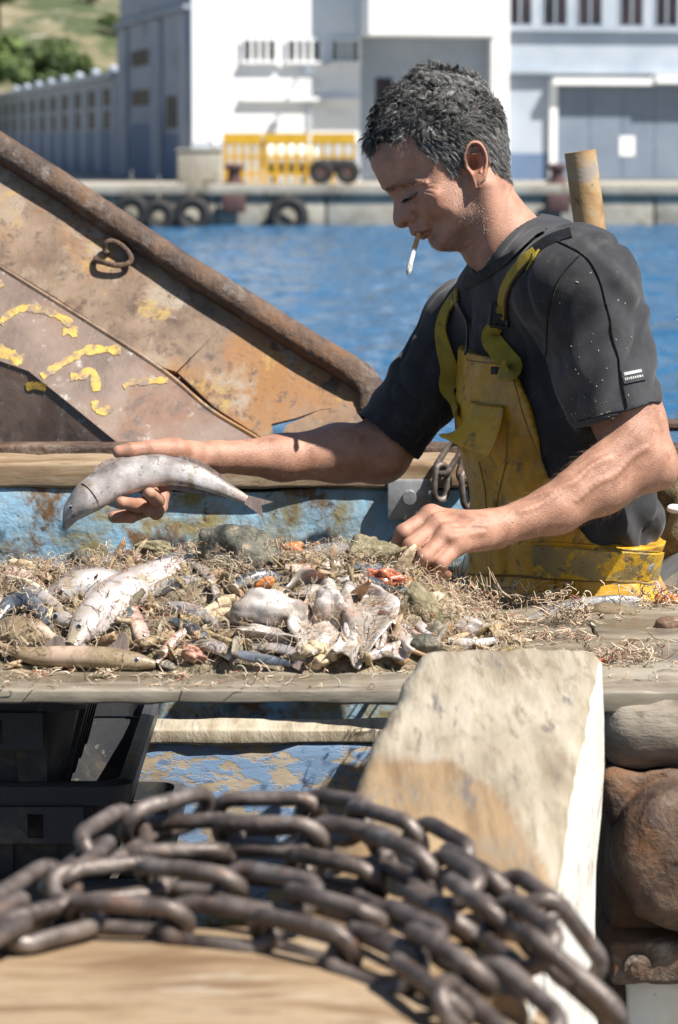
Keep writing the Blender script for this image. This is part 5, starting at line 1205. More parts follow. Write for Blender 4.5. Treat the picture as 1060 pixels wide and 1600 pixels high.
# waistband, tab, stud, seams
def wrap(pts, w, th, name, m, par, off, sub_=5):
    pp, nn = on(trous, pts, off); return ribbon(pp - MAN0, w, th, name, m, par, nn, sub_=sub_)
wrap([(728, 873), (760, 873), (800, 872), (838, 872), (875, 872), (930, 874)], .047, .004, 'waistband', YELLOW, yo, .001)
tabr = wrap([(838, 876), (880, 878), (930, 880), (980, 883), (1010, 884), (1028, 884)], [.046, .046, .045, .045, .043, .042], .005, 'waist_tab', YDIRTY, yo, .005)
st_p, st_n = on(trous, [(1012, 885)], .0075); 
def disc(c, n, r, th, name, m, par, seg=20, dome=.3):
    n = n / np.linalg.norm(n); a = np.cross(n, [0, 0, 1.0]); a /= np.linalg.norm(a); b = np.cross(n, a); V = []
    for rr, hh in ((r, -th), (r, 0), (r * .8, th * dome), (r * .4, th * dome * 1.5), (r * .02, th * dome * 1.6)): V += [c + n * hh + rr * (a * math.cos(2 * math.pi * j / seg) + b * math.sin(2 * math.pi * j / seg)) for j in range(seg)]
    F = [(i * seg + j, i * seg + (j + 1) % seg, (i + 1) * seg + (j + 1) % seg, (i + 1) * seg + j) for i in range(4) for j in range(seg)]
    return MB().add(V, F).build(name, m, par)
disc(st_p[0] - MAN0, st_n[0], .0088, .004, 'stud', mat('dull_metal_stud', [(0.5, 0.48, 0.45), (0.62, 0.6, 0.56)], 60, metal=.7, rough=(.35, .5)), tabr)
for pth, r in (([(842, 852), (900, 855), (960, 858), (1028, 862)], .0016), ([(838, 903), (880, 905), (930, 907), (980, 909), (1022, 912)], .0026), ([(728, 851), (760, 852), (800, 851), (836, 851)], .0018), ([(726, 897), (760, 899), (800, 900), (836, 902)], .0022),
               ([(729, 562), (752, 566), (775, 568), (800, 578)], .0012), ([(802, 590), (818, 640), (838, 702), (856, 748)], .0013), ([(870, 905), (868, 920), (866, 938)], .0026), ([(884, 905), (883, 920), (880, 938)], .0016), ([(770, 902), (772, 920), (772, 940)], .003), ([(752, 720), (758, 770), (756, 830)], .0013), ([(795, 660), (790, 730), (772, 800), (760, 840)], .0016), ([(838, 852), (840, 880), (838, 904)], .002)):
    seam(trous, pth, r * .8, SEAM, yo, .0004)
# breast pocket with its flap curling out
pk, pn = on(trous, [(742, 628), (765, 632), (788, 634), (742, 660), (762, 665), (783, 668), (736, 688), (752, 700), (768, 706)], .004)
def pocket():
    n = 9; m_ = 9; V = []
    top = catmull(on(trous, [(742, 628), (765, 632), (789, 634)], .004)[0], (n - 1) // 2)
    for j in range(m_):
        u = j / (m_ - 1)
        for i in range(n):
            s = i / (n - 1); p = top[i].copy()
            x_sh = -(1 - s) * .036 * u ** 1.5 + s * (-.022) * u ** 1.6
            p += np.array([x_sh, -.014 * math.sin(u * 2.6) - .012 * u, -.062 * u - .008 * s * u])
            p += np.array([-.012 * (1 - s) ** 2 * u ** 4, -.006 * math.cos(s * 5) * u ** 2, .016 * (1 - s) ** 2 * u ** 4]); V.append(p)
    F = [(j * n + i, j * n + i + 1, (j + 1) * n + i + 1, (j + 1) * n + i) for j in range(m_ - 1) for i in range(n - 1)]
    me = mesh('pocket_flap', np.array(V) - MAN0, F); bm = bmesh.new(); bm.from_mesh(me); r = bmesh.ops.extrude_face_region(bm, geom=list(bm.faces)); bmesh.ops.translate(bm, vec=(.001, .0035, 0), verts=[e for e in r['geom'] if isinstance(e, bmesh.types.BMVert)])
    bmesh.ops.recalc_face_normals(bm, faces=bm.faces); bmesh.ops.subdivide_edges(bm, edges=bm.edges, cuts=1, use_grid_fill=True, smooth=.6); bm.to_mesh(me); bm.free(); me.polygons.foreach_set('use_smooth', np.ones(len(me.polygons), bool)); me.set_sharp_from_angle(angle=math.radians(50))
    f = obj('pocket_flap', me, YELLOW, yo)
    MB().tube(catmull(top - MAN0 + np.array([0, -.003, 0]), 3), .0016, 6).build('seam', SEAM, f)
pocket()
# braces with buckles
STRAP = mat('yellow_green_webbing', [(0.27, 0.19, 0.015), (0.36, 0.255, 0.02)], 40, rough=(.7, .85), bump=.4, bscale=300, bdist=.0015, layers=[((0.20, 0.16, 0.03), 30, .58, .7)])
BLK = mat('black_buckle_plastic', [(0.012, 0.012, 0.013), (0.02, 0.02, 0.021)], 30, rough=(.35, .5))
both = U(0, shirt, trous); both.folds = folds_shirt
s_pp, s_nn = on(both, [(893, 366), (868, 372), (845, 384), (825, 402), (806, 428), (793, 455), (786, 480), (783, 496)], .003)
edge_ = ribbon(s_pp - MAN0, [.022, .024, .026, .026, .025, .023, .022, .022], .003, 'brace', BLK, yo, s_nn)
s_pp, s_nn = on(both, [(836, 391), (822, 406), (804, 430), (791, 457), (784, 482), (782, 496)], .0052)
near_str = ribbon(s_pp - MAN0, [.014, .022, .021, .020, .018, .018], .0022, 'brace', STRAP, yo, s_nn)
s_pp, s_nn = on(both, [(846, 393), (838, 408), (824, 422)], .0052); ribbon(s_pp - MAN0, [.003, .0035, .002], .0018, 'brace_edge', STRAP, near_str, s_nn)
s_pp, s_nn = on(both, [(830, 402), (833, 398), (838, 400), (834, 406), (829, 410)], .0068); MB().tube(catmull(s_pp - MAN0, 4), .0009, 5).build('brace_emblem', STRAP, near_str)
bk, bn = on(both, [(783, 492)], .008)
def frame_buckle(c, w, h, name):
    mb_ = MB(); t = .0032
    X_, Z_ = np.array([1., 0, -.12]), np.array([.12, 0, 1.])
    cs = [c + X_ * sx * w + Z_ * sz * h for sx, sz in ((-1, 1), (1, 1), (1, -1), (-1, -1))]
    for a, b in zip(cs, cs[1:] + cs[:1]): mb_.tube([a, b], t, 8)
    mb_.tube([(cs[0] + cs[3]) / 2, (cs[1] + cs[2]) / 2], t * .8, 8); return mb_.build(name, BLK, near_str)
frame_buckle(bk[0] - MAN0 + np.array([0, -.002, 0]), .0125, .0155, 'buckle')
# folded end hanging in front: a thick loop of webbing
c0, n0_ = on(both, [(778, 508), (772, 520), (773, 532), (785, 548), (797, 562), (803, 572), (796, 580), (786, 577)], .008)
off = np.array([0, -.004, .012, .012, .013, .016, .024, .014])[:, None] * np.array([0, -1, .1])
ribbon(c0 - MAN0 + off, [.022, .026, .030, .031, .031, .031, .030, .028], .004, 'brace_end', STRAP, near_str, np.tile([-.15, -1, .15], (8, 1)), cup=.001)
c1, _ = on(both, [(782, 578)], .012); MB().box(tuple(c1[0] - MAN0 - [.006, .006, .006]), tuple(c1[0] - MAN0 + [.006, .004, .005])).build('buckle_end', BLK, near_str, bevel=.002)
s_pp, s_nn = on(both, [(722, 461), (708, 472), (697, 490), (692, 515), (696, 545), (703, 575), (700, 600), (708, 625), (722, 645)], .006)
far_ = ribbon(s_pp - MAN0 + np.array([0, 0, 0]), [.02, .02, .02, .02, .024, .026, .028, .026, .02], .0032, 'brace', STRAP, yo, s_nn)
s_pp, s_nn = on(both, [(716, 462), (724, 480), (732, 510), (734, 552)], .006); ribbon(s_pp - MAN0, .010, .003, 'brace', BLK, yo, s_nn)
# boots
for h in (HIPL, HIPR):
    f = foot(h); lump('boot', mat('yellow_rubber_boot', [(0.5, 0.33, 0.05), (0.55, 0.37, 0.06)], 8, rough=(.3, .5)), f - MAN0 + np.array([-.05, -.01, 0.0]), (.14, .055, .05), 5, .06, parent=man)
    MB().tube([f - MAN0, f - MAN0 + np.array([0, 0, .12]), f - MAN0 + np.array([0, 0, .28])], [.052, .058, .07], 16).build('boot_shaft', _M['yellow_rubber_boot'], man)
# --- hair -----------------------------------------------------------------------------------
NH = vnormals(VH, QH)
def hair():
    from mathutils import kdtree
    rg = np.random.default_rng(5); u, v = head_uv(VH); w = VH[:, 1] - HYs(VH[:, 2])
    ok = in_poly(u, v, HAIRPOLY) & ~((np.hypot((u - 743) / 21, (v - 253) / 39) < 1) & (np.abs(w) > .066))
    pool = np.where(ok)[0]; NG = 1500; gi = rg.choice(pool, NG, False); m_ = 9
    def grow(idx):
        n_ = len(idx); p = VH[idx]; n = NH[idx]; u, v = head_uv(p)
        top = np.clip((212 - v + (700 - u) * .22) / 60, 0, 1)[:, None]; front = np.clip((648 - u) / 55, 0, 1)[:, None]; nape = np.clip((v - 232) / 40, 0, 1)[:, None]
        L_ = (.0145 + .025 * top + .006 * front * top) * (1 - .3 * nape) * (.7 + .6 * rg.random((n_, 1)))
        back = np.array([.65, 0, -.75]); fwd = np.array([-1, 0, .10]); up = np.array([-.1, 0, 1.0])
        tuft = np.exp(-(((u - 688) / 26) ** 2 + ((v - 122) / 22) ** 2))[:, None] + .6 * np.exp(-(((u - 748) / 10) ** 2 + ((v - 140) / 14) ** 2))[:, None]
        flow = back * (1 - top) + fwd * top * (.35 + .65 * front) + up * (1.3 * tuft) + np.array([.1, 0, 0])
        cl = np.stack([noise3(p, 48, 3), noise3(p, 48, 8), noise3(p, 48, 15)], 1); flow = flow + cl * (.4 + .6 * top) + rg.normal(size=(n_, 3)) * .16
        d = flow - n * (flow * n).sum(1, keepdims=True); d /= np.linalg.norm(d, axis=1)[:, None] + 1e-9; d = d + n * (.22 + .32 * top + .9 * tuft); d /= np.linalg.norm(d, axis=1)[:, None]
        P_ = np.zeros((n_, m_, 3)); q = p - n * .0005; P_[:, 0] = q; ph = rg.random((n_, 1)) * 6.28; wl = (.016 + .012 * rg.random((n_, 1))); amp = (.15 + .95 * top)
        for k in range(1, m_):
            s = k * L_ / (m_ - 1); side = np.cross(d, n); dd = d + side * np.cos(ph + s / wl * 6.28) * amp + n * np.sin(ph * 1.7 + s / wl * 6.28) * amp * .5
            dist = head_sdf(q)[:, None]; want = .0020 + (.0065 * top + .011 * tuft) * k / m_; dd = dd + n * np.clip((want - dist) * 90, -.75, .8); dd /= np.linalg.norm(dd, axis=1)[:, None]
            q = q + dd * (L_ / (m_ - 1)); P_[:, k] = q
        return P_, top[:, 0], front[:, 0]
    G, _, _ = grow(gi); kd = kdtree.KDTree(NG)
    for k, p in enumerate(G[:, 0]): kd.insert(p, k)
    kd.balance(); N_ = 34000; si = rg.choice(pool, N_); near_ = np.array([kd.find(p)[1] for p in VH[si]]); own, top, front = grow(si)
    t = np.linspace(0, 1, m_)[None, :, None]; root = VH[si][:, None] - NH[si][:, None] * .0005; g = G[near_]
    follow = root + (g - g[:, :1]); jit = rg.normal(size=(N_, 1, 3)) * .0016
    P_ = follow * (1 - .62 * t) + (g + jit) * (.62 * t); loose = (rg.random(N_) < .2)[:, None, None]; P_ = np.where(loose, own, P_)
    P_[:, 0] = root[:, 0]
    r = (.00026 + .00022 * rg.random(N_))[:, None] * np.array([1, 1, 1, .95, .9, .8, .65, .45, .12])[None]
    p = VH[si]; gr = np.clip(.13 + .5 * noise3(G[near_, 0], 45, 71) + .48 * (1 - top) - .05 * front, 0, 1); gr = np.clip(gr * .8 + (rg.random(N_) < .13) * .55 + rg.normal(size=N_) * .12, 0, 1)[:, None]
    col = (1 - gr) * np.array([.018, .016, .016]) + gr * np.array([.34, .33, .315])
    return strands('hair', P_ - MAN0, r, 3, col)
HAIRM = mat('greying_hair', [(1.0, 1.0, 1.0)], 10, rough=(.32, .42), bump=0, attr=True, spec=.6)
stuff(obj('hair', hair(), HAIRM, man))
def bristles(name, pts_n, L_, r, col, seed, flow, spread=.5, parent=man, sink=.0003):
    rg = np.random.default_rng(seed); p, n = pts_n; N_ = len(p); d = n + np.asarray(flow) + rg.normal(size=(N_, 3)) * spread; d /= np.linalg.norm(d, axis=1)[:, None]
    l = (L_ * (.5 + rg.random(N_)))[:, None]; P_ = np.stack([p - n * sink, p + d * l * .5, p + (d + np.asarray(flow) * .3) * l], 1) - MAN0
    R_ = np.full((N_, 1), r) * np.array([1, .9, .4]); return stuff(obj(name, strands(name, P_, R_, 3, col), HAIRM, parent))
rg = np.random.default_rng(11); u, v = head_uv(VH)
jaw = np.clip(1.25 - poly_dist(u, v, z5([(800, 330), (830, 470), (930, 580), (950, 700), (850, 820), (740, 890), (660, 880)]), False) / 20, 0, 1) + .45 * np.exp(-(poly_dist(u, v, z5([(445, 755), (500, 725), (570, 705)]), False) / 4) ** 2) + .5 * np.clip(1 - poly_dist(u, v, [(752, 330), (758, 360)], False) / 10, 0, 1)
k = np.where((rg.random(len(VH)) < jaw * .24) & (v > 272) & ~((u > 722) & (u < 766) & (v < 297)))[0]
w_ = np.clip(.6 + rg.normal(size=len(k)) * .38, 0, 1)[:, None]
bristles('stubble', (VH[k], NH[k]), .0017, .0002, (1 - w_) * np.array([.04, .035, .03]) + w_ * np.array([.74, .70, .66]), 3, (-.15, 0, -.9), .35)
br = z5([(238, 392), (330, 362), (440, 328), (545, 348)]); bd = poly_dist(u, v, br, False); k = np.where((bd < 3.0) & (rg.random(len(VH)) < .22))[0]
bristles('eyebrow', (VH[k], NH[k]), .0065, .00032, np.tile([.09, .065, .05], (len(k), 1)) * (.6 + rg.random((len(k), 1))), 4, (.75, 0, .25), .25)
la = catmull([(a, b, 0) for a, b in z5([(388, 472), (440, 454), (484, 416)])], 20)[:, :2]; lu = np.repeat(la[:, 0], 4); lv = np.repeat(la[:, 1], 4)
lp_ = np.concatenate([head_pt(lu, lv + 1.0, s * bil(HF, lu, lv + 1.0) / 1000) for s in (1, -1)]); ln_ = np.concatenate([np.tile([0, -s, 0], (len(lu), 1)) for s in (1, -1)]).astype(float)
bristles('eyelashes', (lp_, ln_), .0062, .0003, np.tile([.012, .010, .010], (len(lp_), 1)), 6, (-.9, 0, -.9), .2)
NA = vnormals(VA, QA)
arm_x = (VA[:, 0] > at(790, 0, 4.05)[0]) & (VA[:, 1] < 4.2); arm_f = (VA[:, 1] > 4.33) & (VA[:, 0] > at(345, 0, 4.4)[0]) & (VA[:, 0] < at(600, 0, 4.45)[0])
k = np.where((arm_x & (rg.random(len(VA)) < .05)) | (arm_f & (rg.random(len(VA)) < .03)))[0]
bristles('arm_hair', (VA[k], NA[k]), .008, .00011, np.tile([.20, .13, .085], (len(k), 1)) * (.5 + rg.random((len(k), 1))), 8, (-.9, 0, -.7), .4)
# sand, scales and scraps stuck on skin and shirt
def specks(node, name, m, pts, rg, size, par, sp=9):
    V = []; F = []
    P_, n_ = on(node, pts, .0004)
    for p, n in zip(P_, n_):
        a = rg.normal(size=3); a -= n * a.dot(n); a /= np.linalg.norm(a); b = np.cross(n, a); s = size * (.4 + rg.random()); e = 1.2 + rg.random() * 2.2
        k = len(V); V += [p - a * s * e - MAN0, p + b * s - MAN0, p + a * s * e - MAN0, p - b * s - MAN0, p + n * s * .8 - MAN0]; F += [(k, k + 1, k + 4), (k + 1, k + 2, k + 4), (k + 2, k + 3, k + 4), (k + 3, k, k + 4), (k + 3, k + 2, k + 1, k)]
    return stuff(MB().add(V, F).build(name, m, par, smooth=False))
SPECK = mat('dried_scraps', [(0.34, 0.28, 0.20), (0.46, 0.40, 0.32)], 60, rough=(.6, .9), bump=0)
g_ = rg.normal(size=(150, 2)); ps = np.concatenate([np.array([905, 600]) + g_[:70] * [38, 50], np.array([925, 650]) + g_[70:110] * [30, 8], np.array([940, 520]) + g_[110:] * [40, 60]])
ps = [(x, y) for x, y in ps if 860 < x < 1000 and 420 < y < 655 and (y < 600 or x > 880)][::2]
specks(shirt, 'stuck_scraps', SPECK, ps, rg, .0007, sh_o)
armhand = U(.012, near_arm, hand_near()); g_ = rg.random((90, 2)); ps = [(640 + 330 * a, 800 + (b - .5) * 60 - 90 * max(0, a - .42)) for a, b in g_]
hit = surf(armhand, *zip(*ps)); ps = [q for q, h in zip(ps, hit) if abs(armhand(h[None])[0]) < .002]
specks(armhand, 'stuck_sand', SPECK, ps, rg, .0006, man)

# --- cigarette between the lips ----------------------------------------------------------------
c_ = [A(655, 364.5, HY - .016), A(647.6, 388.5, HY - .024), A(641.5, 412, HY - .030), A(638, 429, HY - .034)]
cg = thing('cigarette', 'lit cigarette with orange filter hanging from the man\'s lips', 'cigarette', c_[0])
cr = .0036
MB().tube([c_[0] - c_[0], c_[1] - c_[0]], cr * 1.02, 14).build('filter', mat('cork_filter', [(0.50, 0.25, 0.09), (0.58, 0.32, 0.13)], 200, rough=(.6, .7), bump=.1), cg)
MB().tube([c_[1] - c_[0], c_[2] - c_[0]], cr, 14).build('paper', mat('cigarette_paper', [(0.72, 0.71, 0.72), (0.78, 0.77, 0.78)], 200, rough=(.7, .8), bump=.1), cg)
ash = [c_[2] + (c_[3] - c_[2]) * t for t in np.linspace(0, 1, 7)]
MB().tube([a - c_[0] for a in ash], [cr * 1.05, cr * 1.2, cr * 1.15, cr * 1.25, cr * 1.1, cr * .95, cr * .5], 12).build('ash', mat('ash', [(0.35, 0.34, 0.33), (0.75, 0.74, 0.72)], 260, rough=(.9, 1), bump=.8, bscale=500, bdist=.002), cg)
print('man done', time.time() - T0)
# ================================================================== THE CATCH ON THE TABLE
CREST = [(-60, 896), (0, 891), (60, 889), (110, 885), (160, 877), (210, 871), (260, 873), (300, 869), (340, 864), (400, 866), (440, 861), (500, 858), (560, 858), (600, 874), (640, 899), (680, 922), (720, 944), (760, 957), (800, 976), (825, 993), (900, 1100)]
YC = 3.84
_cx = np.array([at(x, y, YC)[0] for x, y in CREST]); _cz = np.array([max(0, at(x, y, YC)[2] - TZ) for x, y in CREST])
def mound(x, y):
    x = np.asarray(x, float); y = np.asarray(y, float)
    c = np.interp(x, _cx, _cz, left=.09, right=0.0)
    yf = 3.575 + .012 * noise3(np.stack([x, 0 * x, 0 * x], -1), 14, 2); f = np.clip((y - yf) / (YC - yf), 0, 1); bk = np.clip((4.015 - y) / (4.015 - YC), 0, 1)
    prof = np.where(y < YC, np.sin(f * math.pi / 2) ** .75, np.sin(bk * math.pi / 2) ** .9)
    n = fbm(np.stack([x, y, 0 * x], -1), 17, 3, 4)
    return TZ + c * prof + (n * .012 - .004) * np.minimum(1, c * prof / .02) - .004
def hit(x, y):
    """where a sight line meets the heap or the table"""
    r = ray(x, y); Ys = np.linspace(3.45, 4.25, 400); P_ = CAM[None] + r[None] * (Ys / r[1])[:, None]
    g = np.maximum(mound(P_[:, 0], P_[:, 1]), TZ); k = np.argmax(P_[:, 2] <= g)
    if P_[k, 2] > g[k]: k = np.argmin(np.abs(P_[:, 1] - YC))
    return P_[k]
xs = np.arange(-.62, .34, .006); ys = np.arange(3.55, 4.2, .006); X, Y = np.meshgrid(xs, ys, indexing='ij'); Z = mound(X, Y)
Z += fbm(np.stack([X, Y, Z], -1), 60, 2, 9) * .004 * (Z > TZ)
V = np.stack([X, Y, Z], -1).reshape(-1, 3); i = np.arange(len(V)).reshape(X.shape); F = np.stack([i[:-1, :-1], i[1:, :-1], i[1:, 1:], i[:-1, 1:]], -1).reshape(-1, 4)
F = F[(Z.reshape(-1)[F] > TZ - .0035).any(1)]
MUD = mat('sea_mud_and_weed', [(0.10, 0.075, 0.045), (0.21, 0.165, 0.10), (0.33, 0.265, 0.17)], 40, rough=(0.35, 0.7), bump=0.9, bscale=120, bdist=0.008, layers=[((0.35, 0.27, 0.19), 60, .57, .68), ((0.05, 0.04, 0.03), 45, .6, .7)], fine=.5)
hp = stuff(obj('mud_heap', big_mesh('mud_heap', V, F), MUD)); tag(hp, 'wet muddy heap of weed under the sorted fish', 'mud')
SILV = mat('silver_fish_skin', [(0.36, 0.34, 0.34), (0.50, 0.47, 0.46), (0.60, 0.58, 0.58)], 26, rough=(0.18, 0.38), bump=0.3, bscale=160, bdist=.0015, spec=.7, metal=.12, attr=True, rand=9, layers=[((0.26, 0.21, 0.14), 26, .47, .72, .7), ((0.48, 0.36, 0.33), 14, .54, .85)], fine=.2)
WHTF = mat('pale_violet_fish_skin', [(0.38, 0.33, 0.32), (0.52, 0.47, 0.46), (0.64, 0.60, 0.60)], 18, rough=(0.14, 0.32), bump=0.25, bscale=120, bdist=.0015, spec=.6, attr=True, rand=9, layers=[((0.46, 0.34, 0.31), 10, .52, .85), ((0.26, 0.21, 0.14), 26, .46, .70, .7), ((0.13, 0.11, 0.08), 60, .56, .74)])
BRWN = mat('spotted_brown_fish_skin', [(0.26, 0.19, 0.11), (0.36, 0.28, 0.18)], 40, rough=(0.35, 0.5), bump=0.2, bscale=200, bdist=.001, attr=True, rand=9, layers=[((0.09, 0.06, 0.035), 210, .58, .66), ((0.44, 0.32, 0.24), 9, .56, .7)])
PINK = mat('pinkish_fish_skin', [(0.50, 0.32, 0.26), (0.62, 0.45, 0.38), (0.66, 0.53, 0.46)], 40, rough=(0.25, 0.45), bump=0.2, bscale=160, bdist=.001, attr=True, rand=9, layers=[((0.30, 0.18, 0.13), 60, .6, .7)])
BLUD = mat('dark_blue_fish_skin', [(0.05, 0.058, 0.07), (0.11, 0.128, 0.155), (0.25, 0.275, 0.31)], 22, rough=(0.12, 0.3), bump=0.2, bscale=160, bdist=.001, spec=.8, metal=.2, attr=True, rand=9, layers=[((0.24, 0.20, 0.13), 34, .6, .68, .7)])
FIN = mat('fish_fin', [(0.12, 0.09, 0.075), (0.22, 0.17, 0.15)], 60, rough=(0.35, 0.5), bump=.5, bscale=300, bdist=.001, stretch=(4, 1, 1))
EYEW = mat('fish_eye_silver', [(0.26, 0.26, 0.26), (0.36, 0.35, 0.33)], 100, rough=(.1, .2), spec=.8, bump=0); EYEB = mat('fish_eye_pupil', [(0.008, 0.009, 0.014), (0.012, 0.013, 0.02)], 100, rough=(.05, .1), spec=.8, bump=0)
EELM = mat('grey_eel_skin', [(0.14, 0.14, 0.145), (0.24, 0.235, 0.235), (0.33, 0.32, 0.32)], 30, rough=(.2, .4), bump=.2, spec=.6, attr=True, layers=[((0.24, 0.19, 0.13), 34, .54, .8)])
HAKE = mat('held_fish_skin', [(0.36, 0.32, 0.30), (0.50, 0.46, 0.44), (0.62, 0.59, 0.58)], 22, rough=(0.16, 0.34), bump=0.35, bscale=170, bdist=.0016, spec=.7, metal=.15, attr=True, layers=[((0.22, 0.17, 0.11), 26, .52, .78, .6), ((0.42, 0.30, 0.26), 11, .54, .85), ((0.12, 0.10, 0.08), 70, .58, .78)], fine=.3)
def fish(name, label, spine, hh, m, tail=None, eye=None, Y=None, flat=.5, lift=.6, dorsal=None, belly=None, face=None, loc=None, tail_w=1.0, mouth=True, back=.75):
    """spine: photograph points head to tail; hh: half heights in photograph pixels; Y: depth or None to lie on the heap"""
    pts = []; hs = []
    for k, (x, y) in enumerate(spine):
        p = at(x, y, Y if np.isscalar(Y) else Y[k]) if Y is not None else hit(x, y); s = p[1] / FPX
        if Y is None: p = p + np.array([0, -.82, .57]) * hh[k] * s * flat * lift
        pts.append(p); hs.append(hh[k] * s)
    if Y is None:   # lie straight in depth
        pts = np.array(pts); tt = np.linspace(0, 1, len(pts)); A_ = np.polyfit(tt, pts[:, 1], 1 if len(pts) < 5 else 2); yy_ = np.polyval(A_, tt) - .004
        pts = np.array([at(x, y, b - .012) for (x, y), b in zip(spine, yy_)])
    C = catmull(pts, 6); H = np.interp(np.linspace(0, 1, len(C)), np.linspace(0, 1, len(hs)), hs); c0 = C.mean(0)
    t = thing(name, label, 'fish', c0)
    T_ = np.gradient(C, axis=0); T_ /= np.linalg.norm(T_, axis=1)[:, None]; view = np.array([0, -.95, .3]) if face is None else np.array(face)
    Up = np.cross(T_, view); Up /= np.linalg.norm(Up, axis=1)[:, None]; Nn_ = np.cross(Up, T_); n = 18; V = []
    if Up.mean(0)[2] < 0: Up = -Up
    a = np.arange(n) * 2 * math.pi / n
    for c, u_, w_, h in zip(C, Up, Nn_, H):
        for th in a: V.append(c - c0 + u_ * h * math.cos(th) + w_ * h * flat * math.sin(th) * (1 - .12 * math.cos(th)))
    m_ = len(C); V = np.array(V); V += (fbm(V + c0, 35, 2, len(label)) * .06)[:, None] * np.repeat(H, n)[:, None] * np.array([0, -1, .3])
    F = [(i * n + j, i * n + (j + 1) % n, (i + 1) * n + (j + 1) % n, (i + 1) * n + j) for i in range(m_ - 1) for j in range(n)] + [tuple(range(n))[::-1], tuple(range((m_ - 1) * n, m_ * n))]
    cth = np.tile(np.cos(a), m_); kb = np.clip((cth + .05) / .75, 0, 1) ** 1.3 * np.clip(.72 + .5 * fbm(V + c0, 70, 2, 5), 0, 1); hd_ = np.repeat(np.clip(1 - np.linspace(0, 1, m_) / .22, 0, 1), n) * .35
    kk_ = np.clip(kb * back + hd_ * back, 0, 1)[:, None]; cc_ = (1 - kk_) * 1.0 + kk_ * np.array([.40, .37, .36]); b = obj('body', mesh('body', V, F, True, 60, cc_), m, t)
    def fin(nm, poly, th=.0012):
        P_ = [np.array(p) for p in poly]; P2 = [p - view / np.linalg.norm(view) * th for p in P_]; k = len(P_)
        MB().add([p - c0 for p in P_] + [p - c0 for p in P2], [tuple(range(k)), tuple(range(k, 2 * k))[::-1]] + [(i, (i + 1) % k, k + (i + 1) % k, k + i) for i in range(k)]).build(nm, FIN, t, smooth=False)
    if tail:
        e = C[-1]; d = T_[-1]; u_ = Up[-1]; L = tail * C[-1][1] / FPX; w = L * .5 * tail_w; h = H[-1]
        fin('tail_fin', [e - d * L * .1 + u_ * h, e + d * L * .5 + u_ * w * .75, e + d * L * 1.0 + u_ * w, e + d * L * .62 + u_ * w * .1, e + d * L * .95 - u_ * w, e + d * L * .45 - u_ * w * .7, e - d * L * .1 - u_ * h])
    def edge_fin(nm, a_, b_, sgn, hgt):
        i0, i1 = int(a_ * (m_ - 1)), int(b_ * (m_ - 1)); k = max(3, i1 - i0); ii = np.linspace(i0, i1, k).astype(int)
        bot_ = [C[i] + sgn * Up[i] * H[i] * .93 for i in ii]; top_ = [C[i] + sgn * Up[i] * (H[i] + hgt * H.max() * math.sin(math.pi * min(1, .25 + .75 * q / (k - 1)))) + T_[i] * .25 * H.max() for q, i in enumerate(ii)]
        fin(nm, bot_ + top_[::-1])
    if dorsal: [edge_fin('dorsal_fin', a_, b_, 1, g) for a_, b_, g in dorsal]
    if belly: [edge_fin('belly_fin', a_, b_, -1, g) for a_, b_, g in belly]
    if eye:
        i_ = int(eye[0] * (m_ - 1)); r = eye[2] * C[0][1] / FPX; th = math.asin(max(-.9, min(.9, eye[1])))
        p = C[i_] + Up[i_] * H[i_] * math.sin(th) + Nn_[i_] * H[i_] * flat * math.cos(th) * (1 if (Nn_[i_] @ view) > 0 else -1); nv = view / np.linalg.norm(view)
        e_ = disc(p - c0 + nv * r * .12, nv, r, r * .5, 'eye', EYEW, t, 16); disc(p - c0 + nv * r * .34, nv, r * .68, r * .3, 'pupil', EYEB, e_, 14)
    if mouth and len(C) > 10:
        i0 = 1; i1 = max(3, int(.14 * m_)); sg = 1 if (Nn_[0] @ view) > 0 else -1
        gp = int(.22 * m_); arc = [C[gp] + Up[gp] * H[gp] * math.sin(q) + sg * Nn_[gp] * H[gp] * flat * math.cos(q) * 1.0 + T_[gp] * H[gp] * .35 * math.cos(q) for q in np.linspace(-1.1, 1.0, 9)]
        MB().tube([p - c0 for p in arc], H[gp] * .035, 5).build('gill_edge', FIN, t)
    return t
# the fish in his hand
fish('hake', 'grey and white fish held by the man in his outstretched hand', [(101, 826), (114, 800), (138, 777), (172, 755), (210, 741), (250, 735), (290, 741), (325, 753), (358, 768), (386, 781)], [4, 17, 27, 29, 29, 26, 21, 16, 11, 7], HAKE,
     tail=40, back=1.0, eye=(.13, .25, 4.2), Y=[4.25, 4.25, 4.25, 4.262, 4.272, 4.275, 4.272, 4.265, 4.258, 4.25], flat=.62, dorsal=[(.3, .45, .25), (.62, .9, .22)], belly=[(.6, .88, .22)], tail_w=.75)
fish('dogfish', 'spotted brown dogfish lying along the front of the table', [(243, 1038), (215, 1034), (180, 1030), (140, 1027), (95, 1026), (55, 1025), (22, 1018), (0, 1008)], [6, 14, 18, 18, 17, 15, 9, 4], BRWN, eye=(.16, .1, 4), tail=26, flat=.85, dorsal=[(.22, .32, 1.6), (.55, .68, .9)], lift=1)
fish('whitefish', 'big pale fish slanting across the left of the heap', [(112, 1008), (135, 978), (165, 950), (200, 925), (240, 902), (280, 884), (312, 872)], [10, 27, 34, 32, 26, 18, 12], WHTF, tail=30, eye=(.12, .3, 5), dorsal=[(.3, .7, .15)])
fish('gurnard', 'small pinkish fish hanging head down beside the big pale fish', [(230, 1012), (222, 992), (212, 968), (204, 946), (198, 928)], [6, 13, 12, 9, 5], PINK, tail=24, eye=(.18, .2, 3.6), dorsal=[(.3, .55, .6)])
